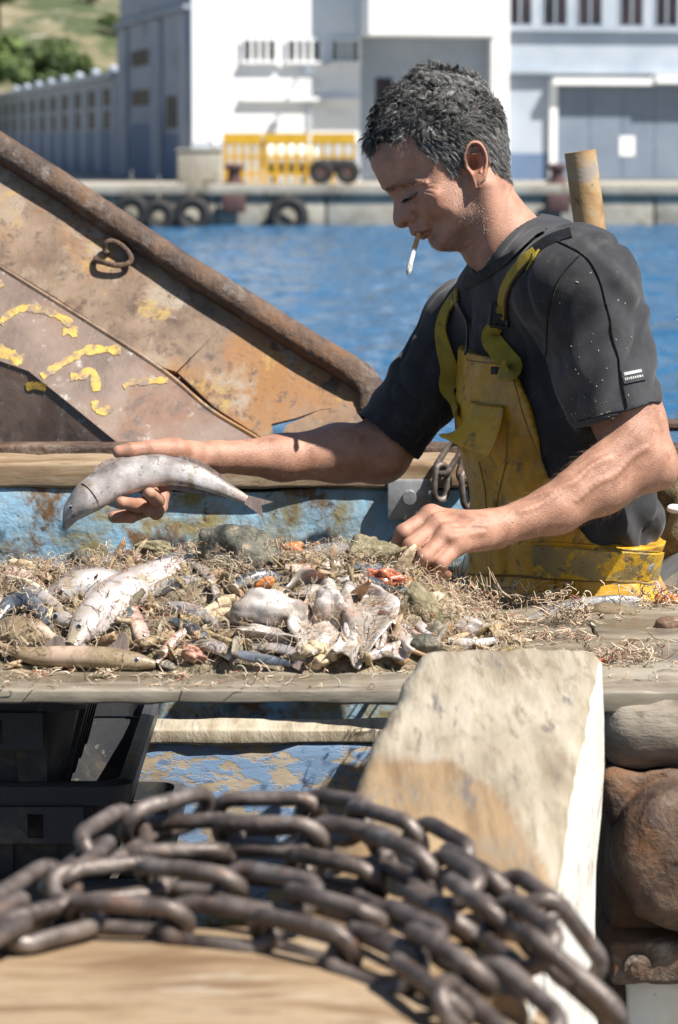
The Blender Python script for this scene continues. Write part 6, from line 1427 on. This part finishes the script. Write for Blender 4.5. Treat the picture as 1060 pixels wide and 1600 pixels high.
fish('seabream', 'round silver fish with a big eye at the left of the heap', [(76, 928), (98, 924), (130, 914), (165, 907), (198, 903)], [7, 19, 25, 20, 9], SILV, tail=22, eye=(.22, -.1, 7), dorsal=[(.25, .75, .3)])
fish('sardine', 'slim white fish along the left crest of the heap', [(78, 893), (105, 888), (140, 882), (182, 872)], [5, 11, 10, 5], WHTF, tail=18, eye=(.15, .2, 3))
fish('sardine', 'slim dark blue fish on the crest left of the grey stone', [(213, 908), (235, 892), (258, 877), (280, 864)], [4, 10, 10, 5], BLUD, tail=18, eye=(.15, .2, 3))
fish('mackerel', 'dark shiny curled fish at the far left edge of the heap', [(-6, 968), (14, 944), (38, 938), (60, 952), (74, 978)], [8, 13, 14, 12, 8], BLUD, tail=20, lift=1.2)
fish('small_fish', 'small silver fish head with large eye below the round fish', [(82, 966), (95, 966), (112, 972), (128, 984)], [8, 13, 11, 6], SILV, eye=(.25, .1, 6), tail=14)
fish('small_fish', 'slim dark fish pointing down right of the pinkish fish', [(245, 1036), (258, 1018), (273, 1000), (292, 984)], [3, 7, 9, 6], PINK, tail=18)
fish('small_fish', 'white patched fish below the tan tubes', [(296, 1004), (320, 1006), (345, 1014), (362, 1028)], [6, 11, 11, 6], WHTF, tail=14, eye=(.15, .2, 3))
fish('small_fish', 'dark blue fish lying at the foot of the heap', [(362, 1020), (390, 1026), (425, 1032), (458, 1038)], [5, 9, 8, 4], BLUD, tail=20)
fish('small_fish', 'mottled fish under the grey stone at mid heap', [(310, 905), (285, 912), (255, 918), (225, 930)], [8, 13, 13, 8], SILV, tail=20)
fish('small_fish', 'grey fish tucked under the white cuttlefish', [(440, 905), (415, 900), (388, 905), (362, 920)], [6, 11, 11, 7], BLUD, tail=18)
fish('small_fish', 'long pale fish leaning on the right of the jelly', [(690, 1008), (665, 985), (640, 962), (622, 940)], [4, 8, 8, 4], WHTF, tail=16)
fish('small_fish', 'violet finned fish under the red claws', [(655, 930), (628, 922), (600, 915), (575, 905)], [4, 9, 9, 6], BLUD, tail=14)
fish('small_fish', 'little bright silver fish at the right tip of the heap', [(812, 985), (798, 982), (782, 980), (766, 974)], [4, 9, 9, 5], SILV, tail=10, eye=(.2, .2, 3))
fish('eel', 'slim grey eel lying on the table in front of the trousers', [(822, 968), (850, 958), (885, 948), (925, 942), (965, 938), (1000, 938)], [2, 7, 10, 10, 9, 6], EELM, tail=None, eye=(.9, .2, 2))
fish('goby', 'mottled brown fish stub on the table beside the eel', [(995, 960), (970, 955), (940, 952), (915, 956)], [6, 11, 11, 7], BRWN, tail=12)
fish('small_fish', 'pale fish at the far left foot of the heap', [(-10, 900), (15, 898), (40, 905), (62, 915)], [9, 14, 13, 8], PINK, tail=12)
fish('small_fish', 'muddy fish above the dogfish at the left edge', [(-12, 990), (20, 985), (55, 990), (85, 1000)], [14, 24, 22, 10], BRWN, tail=10)
fish('small_fish', 'grey fish lying across the crest right of the stone', [(470, 868), (500, 862), (535, 860), (565, 868)], [6, 12, 12, 7], SILV, tail=18, eye=(.15, .2, 3))

for sp, hh_, m_, kw, lab in (([(30, 922), (52, 926), (78, 940), (96, 952)], [5, 10, 10, 6], SILV, dict(tail=12, eye=(.15, .2, 2.6)), 'small silver fish under the tan lump at the left'), ([(150, 930), (175, 940), (200, 958), (215, 975)], [4, 9, 9, 5], BLUD, dict(tail=12), 'dark slim fish lying beside the big pale fish'),
    ([(255, 945), (285, 950), (315, 960), (338, 975)], [5, 11, 11, 6], SILV, dict(tail=16, eye=(.15, .2, 3)), 'silver fish in the hollow left of the tan tubes'), ([(265, 968), (292, 978), (315, 992), (328, 1008)], [5, 9, 9, 5], BLUD, dict(tail=12), 'dark fish under the silver fish in the hollow'),
    ([(300, 880), (318, 892), (332, 910), (338, 930)], [4, 8, 8, 5], WHTF, dict(tail=12), 'slim pale fish at the left foot of the grey stone'), ([(445, 885), (470, 890), (500, 888), (530, 880)], [4, 9, 10, 6], PINK, dict(tail=14, eye=(.15, .2, 2.6)), 'pinkish fish below the crest right of the orange scrap'),
    ([(395, 1012), (425, 1012), (455, 1018), (478, 1030)], [4, 8, 8, 5], SILV, dict(tail=12), 'silver fish under the white cuttlefish at the foot'), ([(640, 1000), (615, 1012), (588, 1022), (560, 1030)], [5, 9, 9, 5], WHTF, dict(tail=14, eye=(.15, .2, 2.6)), 'pale fish at the foot of the heap left of the dark pebble'),
    ([(60, 985), (85, 1000), (112, 1010), (135, 1012)], [5, 9, 9, 5], SILV, dict(tail=10), 'silver fish between the big pale fish and the dogfish'), ([(700, 1000), (725, 1004), (750, 1005), (775, 1000)], [4, 8, 8, 5], SILV, dict(tail=12), 'grey silver fish at the right foot of the heap'),
    ([(545, 885), (575, 890), (600, 888), (622, 895)], [4, 8, 8, 5], BLUD, dict(tail=12), 'dark fish on the crest left of the pinching hand'), ([(0, 930), (-5, 950), (4, 975), (10, 990)], [5, 9, 9, 5], PINK, dict(tail=10), 'pinkish fish cut by the left picture edge')): fish('small_fish', lab, sp, hh_, m_, **kw)

def chunk(name, label, cat, x, y, rx, ry, m, seed, amp=.3, rz=None, cuts=4, push=.0, rot=0, Y=None):
    p = hit(x, y) if Y is None else at(x, y, Y); s = p[1] / FPX; o = lump(name, m, p + np.array([0, -push - .008, .004]), (rx * s, (rz or min(rx, ry) * .8) * s, ry * s), seed, amp, cuts=cuts); o.rotation_euler = (0.25, rot, 0); return tag(o, label, cat)
STONE = mat('fibrous_grey_stone', [(0.05, 0.047, 0.035), (0.10, 0.095, 0.072), (0.17, 0.16, 0.125)], 40, rough=(.6, .9), bump=1.0, bscale=110, bdist=.006, stretch=(1, 1, .35), layers=[((0.30, 0.23, 0.16), 90, .62, .7)], fine=.5)
SPON = mat('olive_sponge', [(0.15, 0.125, 0.07), (0.24, 0.205, 0.12), (0.32, 0.28, 0.18)], 90, rough=(.8, .95), bump=1.0, bscale=220, bdist=.005)
JELLY = mat('pale_jelly_flesh', [(0.28, 0.245, 0.215), (0.42, 0.375, 0.34), (0.56, 0.52, 0.50)], 26, rough=(.08, .24), bump=.3, bscale=70, bdist=.003, spec=.7, sss=.15, rand=9, layers=[((0.20, 0.155, 0.105), 34, .48, .74), ((0.38, 0.25, 0.20), 16, .54, .82)])
CREAM = mat('cream_coral', [(0.42, 0.32, 0.20), (0.55, 0.44, 0.30)], 60, rough=(.5, .7), bump=.5, bscale=120, bdist=.003)
ORNG = mat('orange_crab_shell', [(0.55, 0.16, 0.04), (0.66, 0.26, 0.08)], 50, rough=(.25, .45), bump=.3, bscale=150, bdist=.002, rand=5, layers=[((0.40, 0.30, 0.22), 60, .6, .7)])
REDC = mat('red_crab_shell', [(0.34, 0.085, 0.04), (0.46, 0.14, 0.07)], 50, rough=(.2, .4), bump=.3, bscale=150, bdist=.002, rand=5, layers=[((0.45, 0.28, 0.2), 60, .6, .7)])
BRST = mat('brown_pebble', [(0.14, 0.085, 0.055), (0.24, 0.155, 0.105)], 40, rough=(.3, .5), bump=.4, bdist=.003)
chunk('grey_stone', 'large grey green fibrous stone on top of the heap', 'stone', 374, 868, 60, 46, STONE, 11, .26, 46, Y=3.80, rot=.35)
chunk('cuttlefish', 'white slab of cuttlefish in the middle of the heap', 'cuttlefish', 418, 958, 56, 36, JELLY, 12, .20, 30, push=.02)
chunk('sponge', 'olive sponge block right of the jelly below the fingers', 'sponge', 662, 962, 30, 46, SPON, 13, .25, 26, rot=-.5)
chunk('sponge', 'fibrous brown sponge on the crest left of the hand', 'sponge', 572, 868, 42, 26, SPON, 14, .35, 26)
chunk('pebble', 'dark wet pebble at the foot of the heap beside the timber', 'pebble', 664, 1012, 27, 20, STONE, 15, .15, 20)
chunk('pebble', 'brown wet pebble near the right end of the table', 'pebble', 1048, 978, 24, 12, BRST, 16, .15, 14)
chunk('shell_lump', 'brown lump on the crest at the left of the heap', 'lump', 128, 876, 20, 12, STONE, 17, .3)
chunk('weed_lump', 'knobbly brown lump on the crest above the dark blue fish', 'lump', 206, 885, 20, 20, BRST, 18, .45)
chunk('weed_lump', 'tan lump at the upper left edge of the heap', 'lump', 28, 890, 26, 14, CREAM, 19, .4)
chunk('weed_lump', 'grey olive lump on the crest behind the slim blue fish', 'lump', 245, 862, 34, 12, SPON, 20, .4)
PINKSH = mat('pink_brown_shell', [(0.30, 0.13, 0.09), (0.44, 0.23, 0.16)], 40, rough=(.3, .5), bump=.3, layers=[((0.5, 0.4, 0.3), 50, .55, .8)])
chunk('red_shell', 'pink red shell at the foot of the heap', 'shell', 303, 1024, 22, 11, PINKSH, 21, .55, rot=.3)
chunk('orange_shell', 'bright orange shell piece above the cuttlefish', 'shell', 414, 914, 17, 9, ORNG, 22, .2, rot=-.3)
chunk('orange_weed', 'orange red sponge scrap on the crest right of the stone', 'sponge', 458, 866, 16, 14, ORNG, 23, .6)
chunk('red_crab', 'red crab pieces below the pinching hand', 'crab', 600, 905, 26, 14, REDC, 24, .6)
chunk('orange_crab', 'orange crab body lying at the right end of the table', 'crab', 1044, 942, 22, 13, ORNG, 25, .5)
chunk('jelly', 'round clear jelly lump among the tentacles', 'jelly', 520, 965, 34, 44, JELLY, 26, .3, 20)
chunk('jelly', 'pale jelly lump at the right base of the heap', 'jelly', 735, 985, 26, 18, JELLY, 27, .3)
chunk('jelly', 'small pale jelly ball right of the cuttlefish', 'jelly', 470, 975, 20, 20, JELLY, 28, .25)
ct = thing('coral_cluster', 'cream knobbly coral cluster at the foot of the jelly', 'coral', hit(492, 1030))
for k in range(9):
    a = k * .8; o = lump('knob', CREAM, (.020 * math.cos(a) * (1 - .4 * (k % 2)), -.006 + .006 * math.sin(a * 2), .010 * math.sin(a) + .006), (.010, .009, .008), 40 + k, .3, parent=ct, cuts=3)
def tubething(name, label, cat, pts, r, m, lift=.004, tip=.3, group=None, n=10):
    P_ = np.array([hit(x, y) + np.array([0, -.8, .6]) * lift for x, y in pts]); P_[:, 1] = np.polyval(np.polyfit(np.linspace(0, 1, len(P_)), P_[:, 1], min(2, len(P_) - 1)), np.linspace(0, 1, len(P_)))
    P_ = np.array([at(x, y, b) for (x, y), b in zip(pts, P_[:, 1])]); C = catmull(P_, 6); R_ = r * np.interp(np.linspace(0, 1, len(C)), [0, .15, .6, 1], [.6, 1, .9, tip]) * P_[0, 1] / FPX
    o = MB().tube(C - P_[0], R_, n).build(name, m); o.location = P_[0]; return tag(o, label, cat, group)
tubething('crab_claw', 'shiny red orange crab claw under the finger tips', 'claw', [(588, 908), (610, 910), (636, 915)], 7.5, REDC, .012)
tubething('crab_claw', 'orange crab leg hanging down right of the red claw', 'claw', [(640, 905), (640, 930), (632, 948)], 7, ORNG, .012)
tubething('red_worm', 'red worm stretched on the table right of the timber', 'worm', [(902, 1037), (925, 1036), (955, 1030), (975, 1018)], 6, REDC, .004)
for k, (a, b, lab) in enumerate((((318, 960), (362, 942), 'upper tan tube of the bundle left of the cuttlefish'), ((322, 968), (366, 955), 'lower tan tube of the bundle left of the cuttlefish'), ((330, 948), (368, 934), 'topmost thin tan tube left of the cuttlefish'))): tubething('worm_tube', lab, 'tube', [a, ((a[0] + b[0]) / 2, (a[1] + b[1]) / 2 - 4), b], 9 - k, CREAM, .014, .9, 'tan worm tubes')
rg = np.random.default_rng(3)
tent = [([(560, 902), (578, 930), (600, 962), (628, 1000)], 6, 'long pale tentacle running down to the dark pebble'), ([(505, 918), (498, 950), (484, 985), (470, 1015)], 5, 'pale tentacle hanging left of the clear jelly'), ([(545, 905), (552, 945), (542, 985), (556, 1022)], 7, 'pale tentacle hanging straight down over the clear jelly'),
        ([(515, 898), (548, 918), (588, 930), (622, 948)], 6, 'pale tentacle lying across above the clear jelly'), ([(612, 962), (640, 985), (668, 998), (704, 1012)], 5, 'thin pale tentacle ending beside the timber'), ([(585, 950), (600, 985), (596, 1010), (575, 1026)], 5, 'short pale tentacle curling at the foot of the heap')]
for p, r_, lab in tent: tubething('tentacle', lab, 'tentacle', p, r_, JELLY, .018, .35, n=8)
def sheet_fin(label, pts, w, seed):
    P_ = np.array([hit(x, y) + np.array([0, -.026, .012]) for x, y in pts]); b_ = np.polyval(np.polyfit(np.arange(len(P_)), P_[:, 1], 1), np.arange(len(P_))); P_ = np.array([at(x, y, b) for (x, y), b in zip(pts, b_)]); c0 = P_[0]
    C = catmull(P_ - c0, 7); rgx = np.random.default_rng(seed); n = 13; V = []
    T_ = np.gradient(C, axis=0); T_ /= np.linalg.norm(T_, axis=1)[:, None]; W_ = np.cross(T_, [0, -1, .3]); W_ /= np.linalg.norm(W_, axis=1)[:, None]
    for i_, (c, wv) in enumerate(zip(C, W_)):
        t = i_ / (len(C) - 1); ww = w * (.55 + .6 * math.sin(math.pi * min(1, t * 1.15))) * (1 + .25 * math.sin(seed + t * 9))
        for s_ in np.linspace(-1, 1, n): V.append(c + wv * ww * s_ * .5 + np.array([0, -1, .3]) * (.010 * math.sin(s_ * 4.5 + seed + t * 3) + .006 * math.sin(t * 8 + s_ * 2 + seed)))
    V = np.array(V); V += (fbm(V + c0, 40, 2, seed) * .003)[:, None]; F = [(i * n + j, i * n + j + 1, (i + 1) * n + j + 1, (i + 1) * n + j) for i in range(len(C) - 1) for j in range(n - 1)]
    me = mesh('jelly_flap', V, F); bm = bmesh.new(); bm.from_mesh(me); r = bmesh.ops.extrude_face_region(bm, geom=list(bm.faces)); bmesh.ops.translate(bm, vec=(0, .003, -.001), verts=[e for e in r['geom'] if isinstance(e, bmesh.types.BMVert)]); bmesh.ops.recalc_face_normals(bm, faces=bm.faces); bm.to_mesh(me); bm.free(); me.polygons.foreach_set('use_smooth', np.ones(len(me.polygons), bool))
    o = obj('jelly_flap', me, JELLY); o.location = c0; tag(o, label, 'jelly')
sheet_fin('wide pale flap hanging in the middle of the heap', [(512, 905), (502, 950), (488, 995), (474, 1025)], .055, 2); sheet_fin('folded pale flap right of the middle of the heap', [(555, 908), (566, 950), (560, 995), (540, 1028)], .065, 5); sheet_fin('narrow pale flap beside the pebble', [(600, 950), (612, 982), (622, 1008), (640, 1024)], .04, 8)
sheet_fin('pale skin flap over the top of the cuttlefish', [(450, 925), (480, 915), (510, 912), (545, 905)], .035, 11); sheet_fin('grey skin flap under the cuttlefish', [(370, 985), (400, 995), (435, 1000), (470, 1005)], .03, 14)

def debris(N_, seed):
    rg = np.random.default_rng(seed); bm = bmesh.new(); bmesh.ops.create_icosphere(bm, subdivisions=2, radius=1.0); U0 = np.array([v.co for v in bm.verts]); F0 = np.array([[v.index for v in f.verts] for f in bm.faces]); bm.free(); nv = len(U0)
    pal = np.array([[.17, .14, .09], [.27, .22, .14], [.36, .30, .21], [.12, .11, .08], [.40, .35, .27], [.30, .20, .13], [.46, .42, .36], [.17, .165, .15], [.22, .18, .11], [.24, .20, .12]])
    Vs = []; Cs = []; Fs = []; JIT = [1 + .55 * noise3(U0 + k * 1.7, 1.7, k) for k in range(24)]
    for k in range(N_):
        x = rg.uniform(-.5, .26); y = 3.575 + .33 * rg.random() ** 1.1; c = float(mound(x, y))
        if c < TZ + .004: continue
        s = .003 + .009 * rg.random() ** 2; r = s * np.array([1 + 2.6 * rg.random(), .45 + .5 * rg.random(), .15 + .35 * rg.random()]); P_ = U0 * JIT[k % 24][:, None] * r
        q = rg.normal(size=4); q /= np.linalg.norm(q); M_ = np.array(__import__('mathutils').Quaternion(q).to_matrix()); P_ = P_ @ M_.T + np.array([x, y - s * .3, c + s * .45]); Fs.append(F0 + len(Vs) * nv); Vs.append(P_); Cs.append(np.tile(pal[rg.integers(len(pal))] * np.array([1.25, 1.12, .95]) * (.8 + .6 * rg.random()), (nv, 1)))
    return big_mesh('debris', np.concatenate(Vs), np.concatenate(Fs), np.concatenate(Cs))
DEB = mat('wet_debris', [(.75, .75, .75), (1.1, 1.1, 1.1)], 90, rough=(.25, .6), bump=.8, bscale=260, bdist=.003, attr=True)
tag(stuff(obj('sea_debris', debris(800, 9), DEB)), 'small shells, stones and weed scraps strewn through the heap', 'debris')
# ---- the tangle: thousands of thin curled fibres over everything
def fibres(N_, roots, L0, L1, curl, r, seed, lay=.6):
    rg = np.random.default_rng(seed); m_ = 9; P_ = np.zeros((N_, m_, 3)); q = roots.copy(); d = rg.normal(size=(N_, 3)); d[:, 2] = np.abs(d[:, 2]) * .35; d[:, 1] = -np.abs(d[:, 1]) * .35; d /= np.linalg.norm(d, axis=1)[:, None]
    ax = rg.normal(size=(N_, 3)); ax /= np.linalg.norm(ax, axis=1)[:, None]; L_ = (L0 + (L1 - L0) * rg.random((N_, 1)) ** 1.6) / (m_ - 1); c = curl * rg.normal(size=(N_, 1)); P_[:, 0] = q
    for k in range(1, m_):
        d = d + np.cross(ax, d) * c * .5 + rg.normal(size=(N_, 3)) * .16; d /= np.linalg.norm(d, axis=1)[:, None]; q = q + d * L_; g = np.maximum(mound(q[:, 0], q[:, 1]), TZ)
        q[:, 2] = np.clip(q[:, 2], g + .0008, g + .02 + .02 * rg.random(N_)) * lay + np.maximum(q[:, 2], g + .0008) * (1 - lay); P_[:, k] = q
    R_ = (r * (.6 + .8 * rg.random((N_, 1)))) * np.array([.5, .9, 1, 1, 1, 1, .9, .7, .3]); t = rg.random((N_, 1))
    col = (1 - t) * np.array([.38, .26, .165]) + t * np.array([.66, .52, .385]); red = (rg.random((N_, 1)) < .06); col = np.where(red, np.array([.40, .13, .08]), col); pale = rg.random((N_, 1)) < .15; col = np.where(pale, np.array([.66, .58, .44]), col); dk = rg.random((N_, 1)) < .18; col = np.where(dk, np.array([.13, .10, .06]), col)
    return P_, R_, col
FIB = mat('tan_fibre', [(1, 1, 1)], 10, rough=(.45, .6), bump=0, attr=True, spec=.4)
N_ = 8200; x = RNG.uniform(-.5, .27, N_); y = 3.57 + .40 * RNG.random(N_) ** 1.2; keep = (mound(x, y) > TZ + .004); x, y = x[keep], y[keep]
roots = np.stack([x, y, np.maximum(mound(x, y), TZ) + .003 + .013 * RNG.random(len(x))], 1); cl = noise3(roots, 26, 6); roots = roots[cl > RNG.normal(size=len(cl)) * .4 - .12]
x = RNG.uniform(-.5, .27, 2600); y = 3.575 + .26 * RNG.random(2600); k = mound(x, y) > TZ + .006; x, y = x[k], y[k]; r2 = np.stack([x, y - .012, mound(x, y) + .016 + .014 * RNG.random(len(x))], 1); r2 = r2[noise3(r2, 20, 91) > RNG.normal(size=len(r2)) * .35]; roots = np.concatenate([roots, r2])
P_, R_, c_ = fibres(len(roots), roots, .010, .042, 1.0, .00042, 5, .45)
fo = stuff(obj('fibre_tangle', strands('fibre_tangle', P_, R_, 3, c_), FIB)); tag(fo, 'tan thread-like worm tangle spread over the heap of fish', 'fibres')
rgs = np.random.default_rng(77); dv = rgs.normal(size=(340, 3)); dv[:, 1] = -np.abs(dv[:, 1]); dv /= np.linalg.norm(dv, axis=1)[:, None]; sc_ = at(374, 868, 3.80); roots = sc_ + dv * np.array([60, 46, 46]) * (3.8 / FPX) * 1.04
P_, R_, c_ = fibres(len(roots), roots, .010, .035, 1.2, .00042, 78, .1); tag(stuff(obj('stone_fibres', strands('stone_fibres', P_, R_, 3, c_), FIB)), 'thin pale fibres clinging to the large grey stone', 'fibres')
# scattered scraps on the table
N_ = 420; px_ = RNG.uniform(-20, 1080, N_); py_ = np.where(px_ > 690, RNG.uniform(925, 1070, N_), RNG.uniform(1040, 1076, N_)); roots = np.array([atz(a, b, TZ + .002) for a, b in zip(px_, py_)])
k = (fbm(roots, 14, 2, 3) > -.15); P_, R_, c_ = fibres(int(k.sum()), roots[k], .008, .03, .8, .00065, 8, 1.0)
fo = stuff(obj('scattered_fibres', strands('scattered_fibres', P_, R_, 3, c_), FIB)); tag(fo, 'loose scraps of fibre scattered on the bare table boards', 'fibres')
def tuft(label, x, y, n, sx, sy, h, seed, L1=.045, z=TZ):
    rg = np.random.default_rng(seed); c = atz(x, y, z); s = c[1] / FPX
    roots = c + np.stack([rg.normal(size=n) * sx * s * .5, rg.normal(size=n) * sx * s * .3, np.abs(rg.normal(size=n)) * h * s * .5 + .002], 1)
    P_, R_, col = fibres(n, roots, .015, L1, 1.4, .0008, seed + 1, .25); P_[..., 2] = np.minimum(P_[..., 2], c[2] + h * s * 1.4)
    o = stuff(obj('fibre_tuft', strands('fibre_tuft', P_ - c, R_, 3, col), FIB)); o.location = c; tag(o, label, 'fibres')
tuft('fibre tuft around the red worm right of the timber', 975, 1034, 150, 75, 20, 26, 61); tuft('fibre tuft in front of the eel on the table', 890, 975, 120, 45, 20, 34, 62); tuft('fibre tuft upright before the yellow trousers', 850, 945, 80, 60, 20, 38, 63)
tuft('small fibre tuft on the bare board left of the eel', 848, 1000, 35, 30, 10, 14, 64); tuft('little fibre tuft alone on the table centre right', 898, 1000, 20, 14, 8, 12, 65); tuft('fibre tuft over the orange crab', 1030, 945, 90, 60, 20, 26, 66)
tuft('thick fibre clump at the right shoulder of the heap', 735, 975, 260, 70, 20, 60, 67); tuft('fibre clump below the pinching hand', 700, 960, 220, 50, 20, 75, 68); tuft('fibre tuft along the far edge near the trousers', 760, 940, 120, 90, 20, 22, 69)
tuft('small twist of fibre on the front board below the dogfish', 170, 1058, 24, 14, 6, 10, 70, .02); tuft('thin line of fibre on the front board at the left', 60, 1052, 40, 60, 6, 5, 71, .03); tuft('loose fibre twist on the front board left of centre', 270, 1060, 26, 30, 6, 6, 72, .025)

# ================================================================== CHAINS
CHAINM = mat('worn_rusty_chain', [(0.066, 0.05, 0.043), (0.12, 0.095, 0.083), (0.185, 0.152, 0.135)], 30, rough=(.32, .55), bump=.5, bscale=110, bdist=.003, spec=.5, metal=.35, rand=7, layers=[((0.26, 0.23, 0.21), 24, .56, .85, .32), ((0.19, 0.085, 0.045), 40, .58, .9, .8)], fine=.3)
def link_mesh(p, w, r):
    """stadium shaped link: p = half of the straight pitch, w = half width to the wire axis"""
    pts = []; n = 9
    for k in range(n): a = -math.pi / 2 + math.pi * k / (n - 1); pts.append((p + w * math.cos(a), w * math.sin(a), 0))
    for k in range(n): a = math.pi / 2 + math.pi * k / (n - 1); pts.append((-p + w * math.cos(a), w * math.sin(a), 0))
    V, F = tube_arrays(pts, r, 10, closed=True); V = np.array(V); V += (fbm(V, 60, 2, 3) * .0006)[:, None]; me = mesh('link', V, F, True); me.materials.append(CHAINM); return me
def chain(name, label, runs, me, pitch, seed, group=None):
    rg = np.random.default_rng(seed); t = thing(name, label, 'chain', runs[0][0], group=group); c0 = np.array(runs[0][0]); kk = 0
    for run in runs:
        C = catmull(run, 14); s = np.concatenate([[0], np.cumsum(np.linalg.norm(np.diff(C, axis=0), axis=1))]); n = int(s[-1] / pitch)
        for k in range(n):
            a = np.array([np.interp(k * pitch, s, C[:, i]) for i in range(3)]); b = np.array([np.interp((k + 1) * pitch, s, C[:, i]) for i in range(3)]); m_ = (a + b) / 2; d = Vector(b - a).normalized()
            up = Vector((0, 0, 1)) if abs(d.z) < .9 else Vector((1, 0, 0)); y = up.cross(d).normalized(); z = d.cross(y)
            ang = (math.radians(38) if kk % 2 else math.radians(-46)) + rg.normal() * .16; y2 = y * math.cos(ang) + z * math.sin(ang); z2 = d.cross(y2); kk += 1
            M_ = Matrix((d, y2, z2)).transposed().to_4x4(); M_.translation = Vector(m_ - c0); o = obj('link', me, None, t); o.matrix_local = M_
    return t
ZT = ZC - .598
def on_top(pts):   # (x, y, lift)
    return [atz(x, y, ZT + l) for x, y, l in pts]
LK = link_mesh(.0275, .0172, .0069); PIT = 2 * .0275 + 2 * .0172 - 2 * .0069 - .001
chain('anchor_chain', 'heavy rusty chain heaped over the timbers in the foreground',
      [on_top([(-70, 1478, .012), (20, 1425, .02), (95, 1375, .028), (160, 1320, .034), (240, 1275, .04), (320, 1262, .04)]),
       on_top([(225, 1312, .022), (350, 1306, .03), (470, 1308, .034), (590, 1328, .036), (690, 1372, .036), (770, 1430, .036), (850, 1490, .03), (925, 1550, .012), (975, 1630, -.06)]),
       on_top([(360, 1272, .02), (450, 1268, .022), (560, 1284, .03), (650, 1312, .03), (720, 1352, .026), (800, 1400, .022), (870, 1455, .012), (915, 1530, -.04)]),
       on_top([(100, 1388, .026), (190, 1372, .028), (300, 1374, .03), (400, 1392, .034), (520, 1414, .034), (620, 1452, .034), (720, 1508, .03), (800, 1565, .018), (870, 1640, .0)]),
       on_top([(-60, 1500, .018), (30, 1455, .018), (120, 1430, .018), (230, 1436, .018), (330, 1445, .018), (450, 1464, .018), (560, 1490, .018), (650, 1528, .016), (730, 1590, .01), (790, 1650, -.03)]),
       on_top([(200, 1345, .016), (300, 1340, .016), (420, 1350, .016), (540, 1368, .016), (640, 1402, .016), (740, 1460, .014)])], LK, PIT, 4)
LK2 = link_mesh(.016, .0125, .0052); cc = [at(712, 700, 4.665), at(702, 716, 4.66), at(690, 735, 4.655), at(688, 765, 4.65), at(694, 800, 4.65)]
chain('hanging_chain', 'small rusty chain hanging over the bulwark cap behind the bib', [cc, [at(736, 706, 4.66), at(728, 740, 4.65), at(730, 775, 4.65), at(738, 815, 4.65)]], LK2, .0415, 6)
print('all done', time.time() - T0)
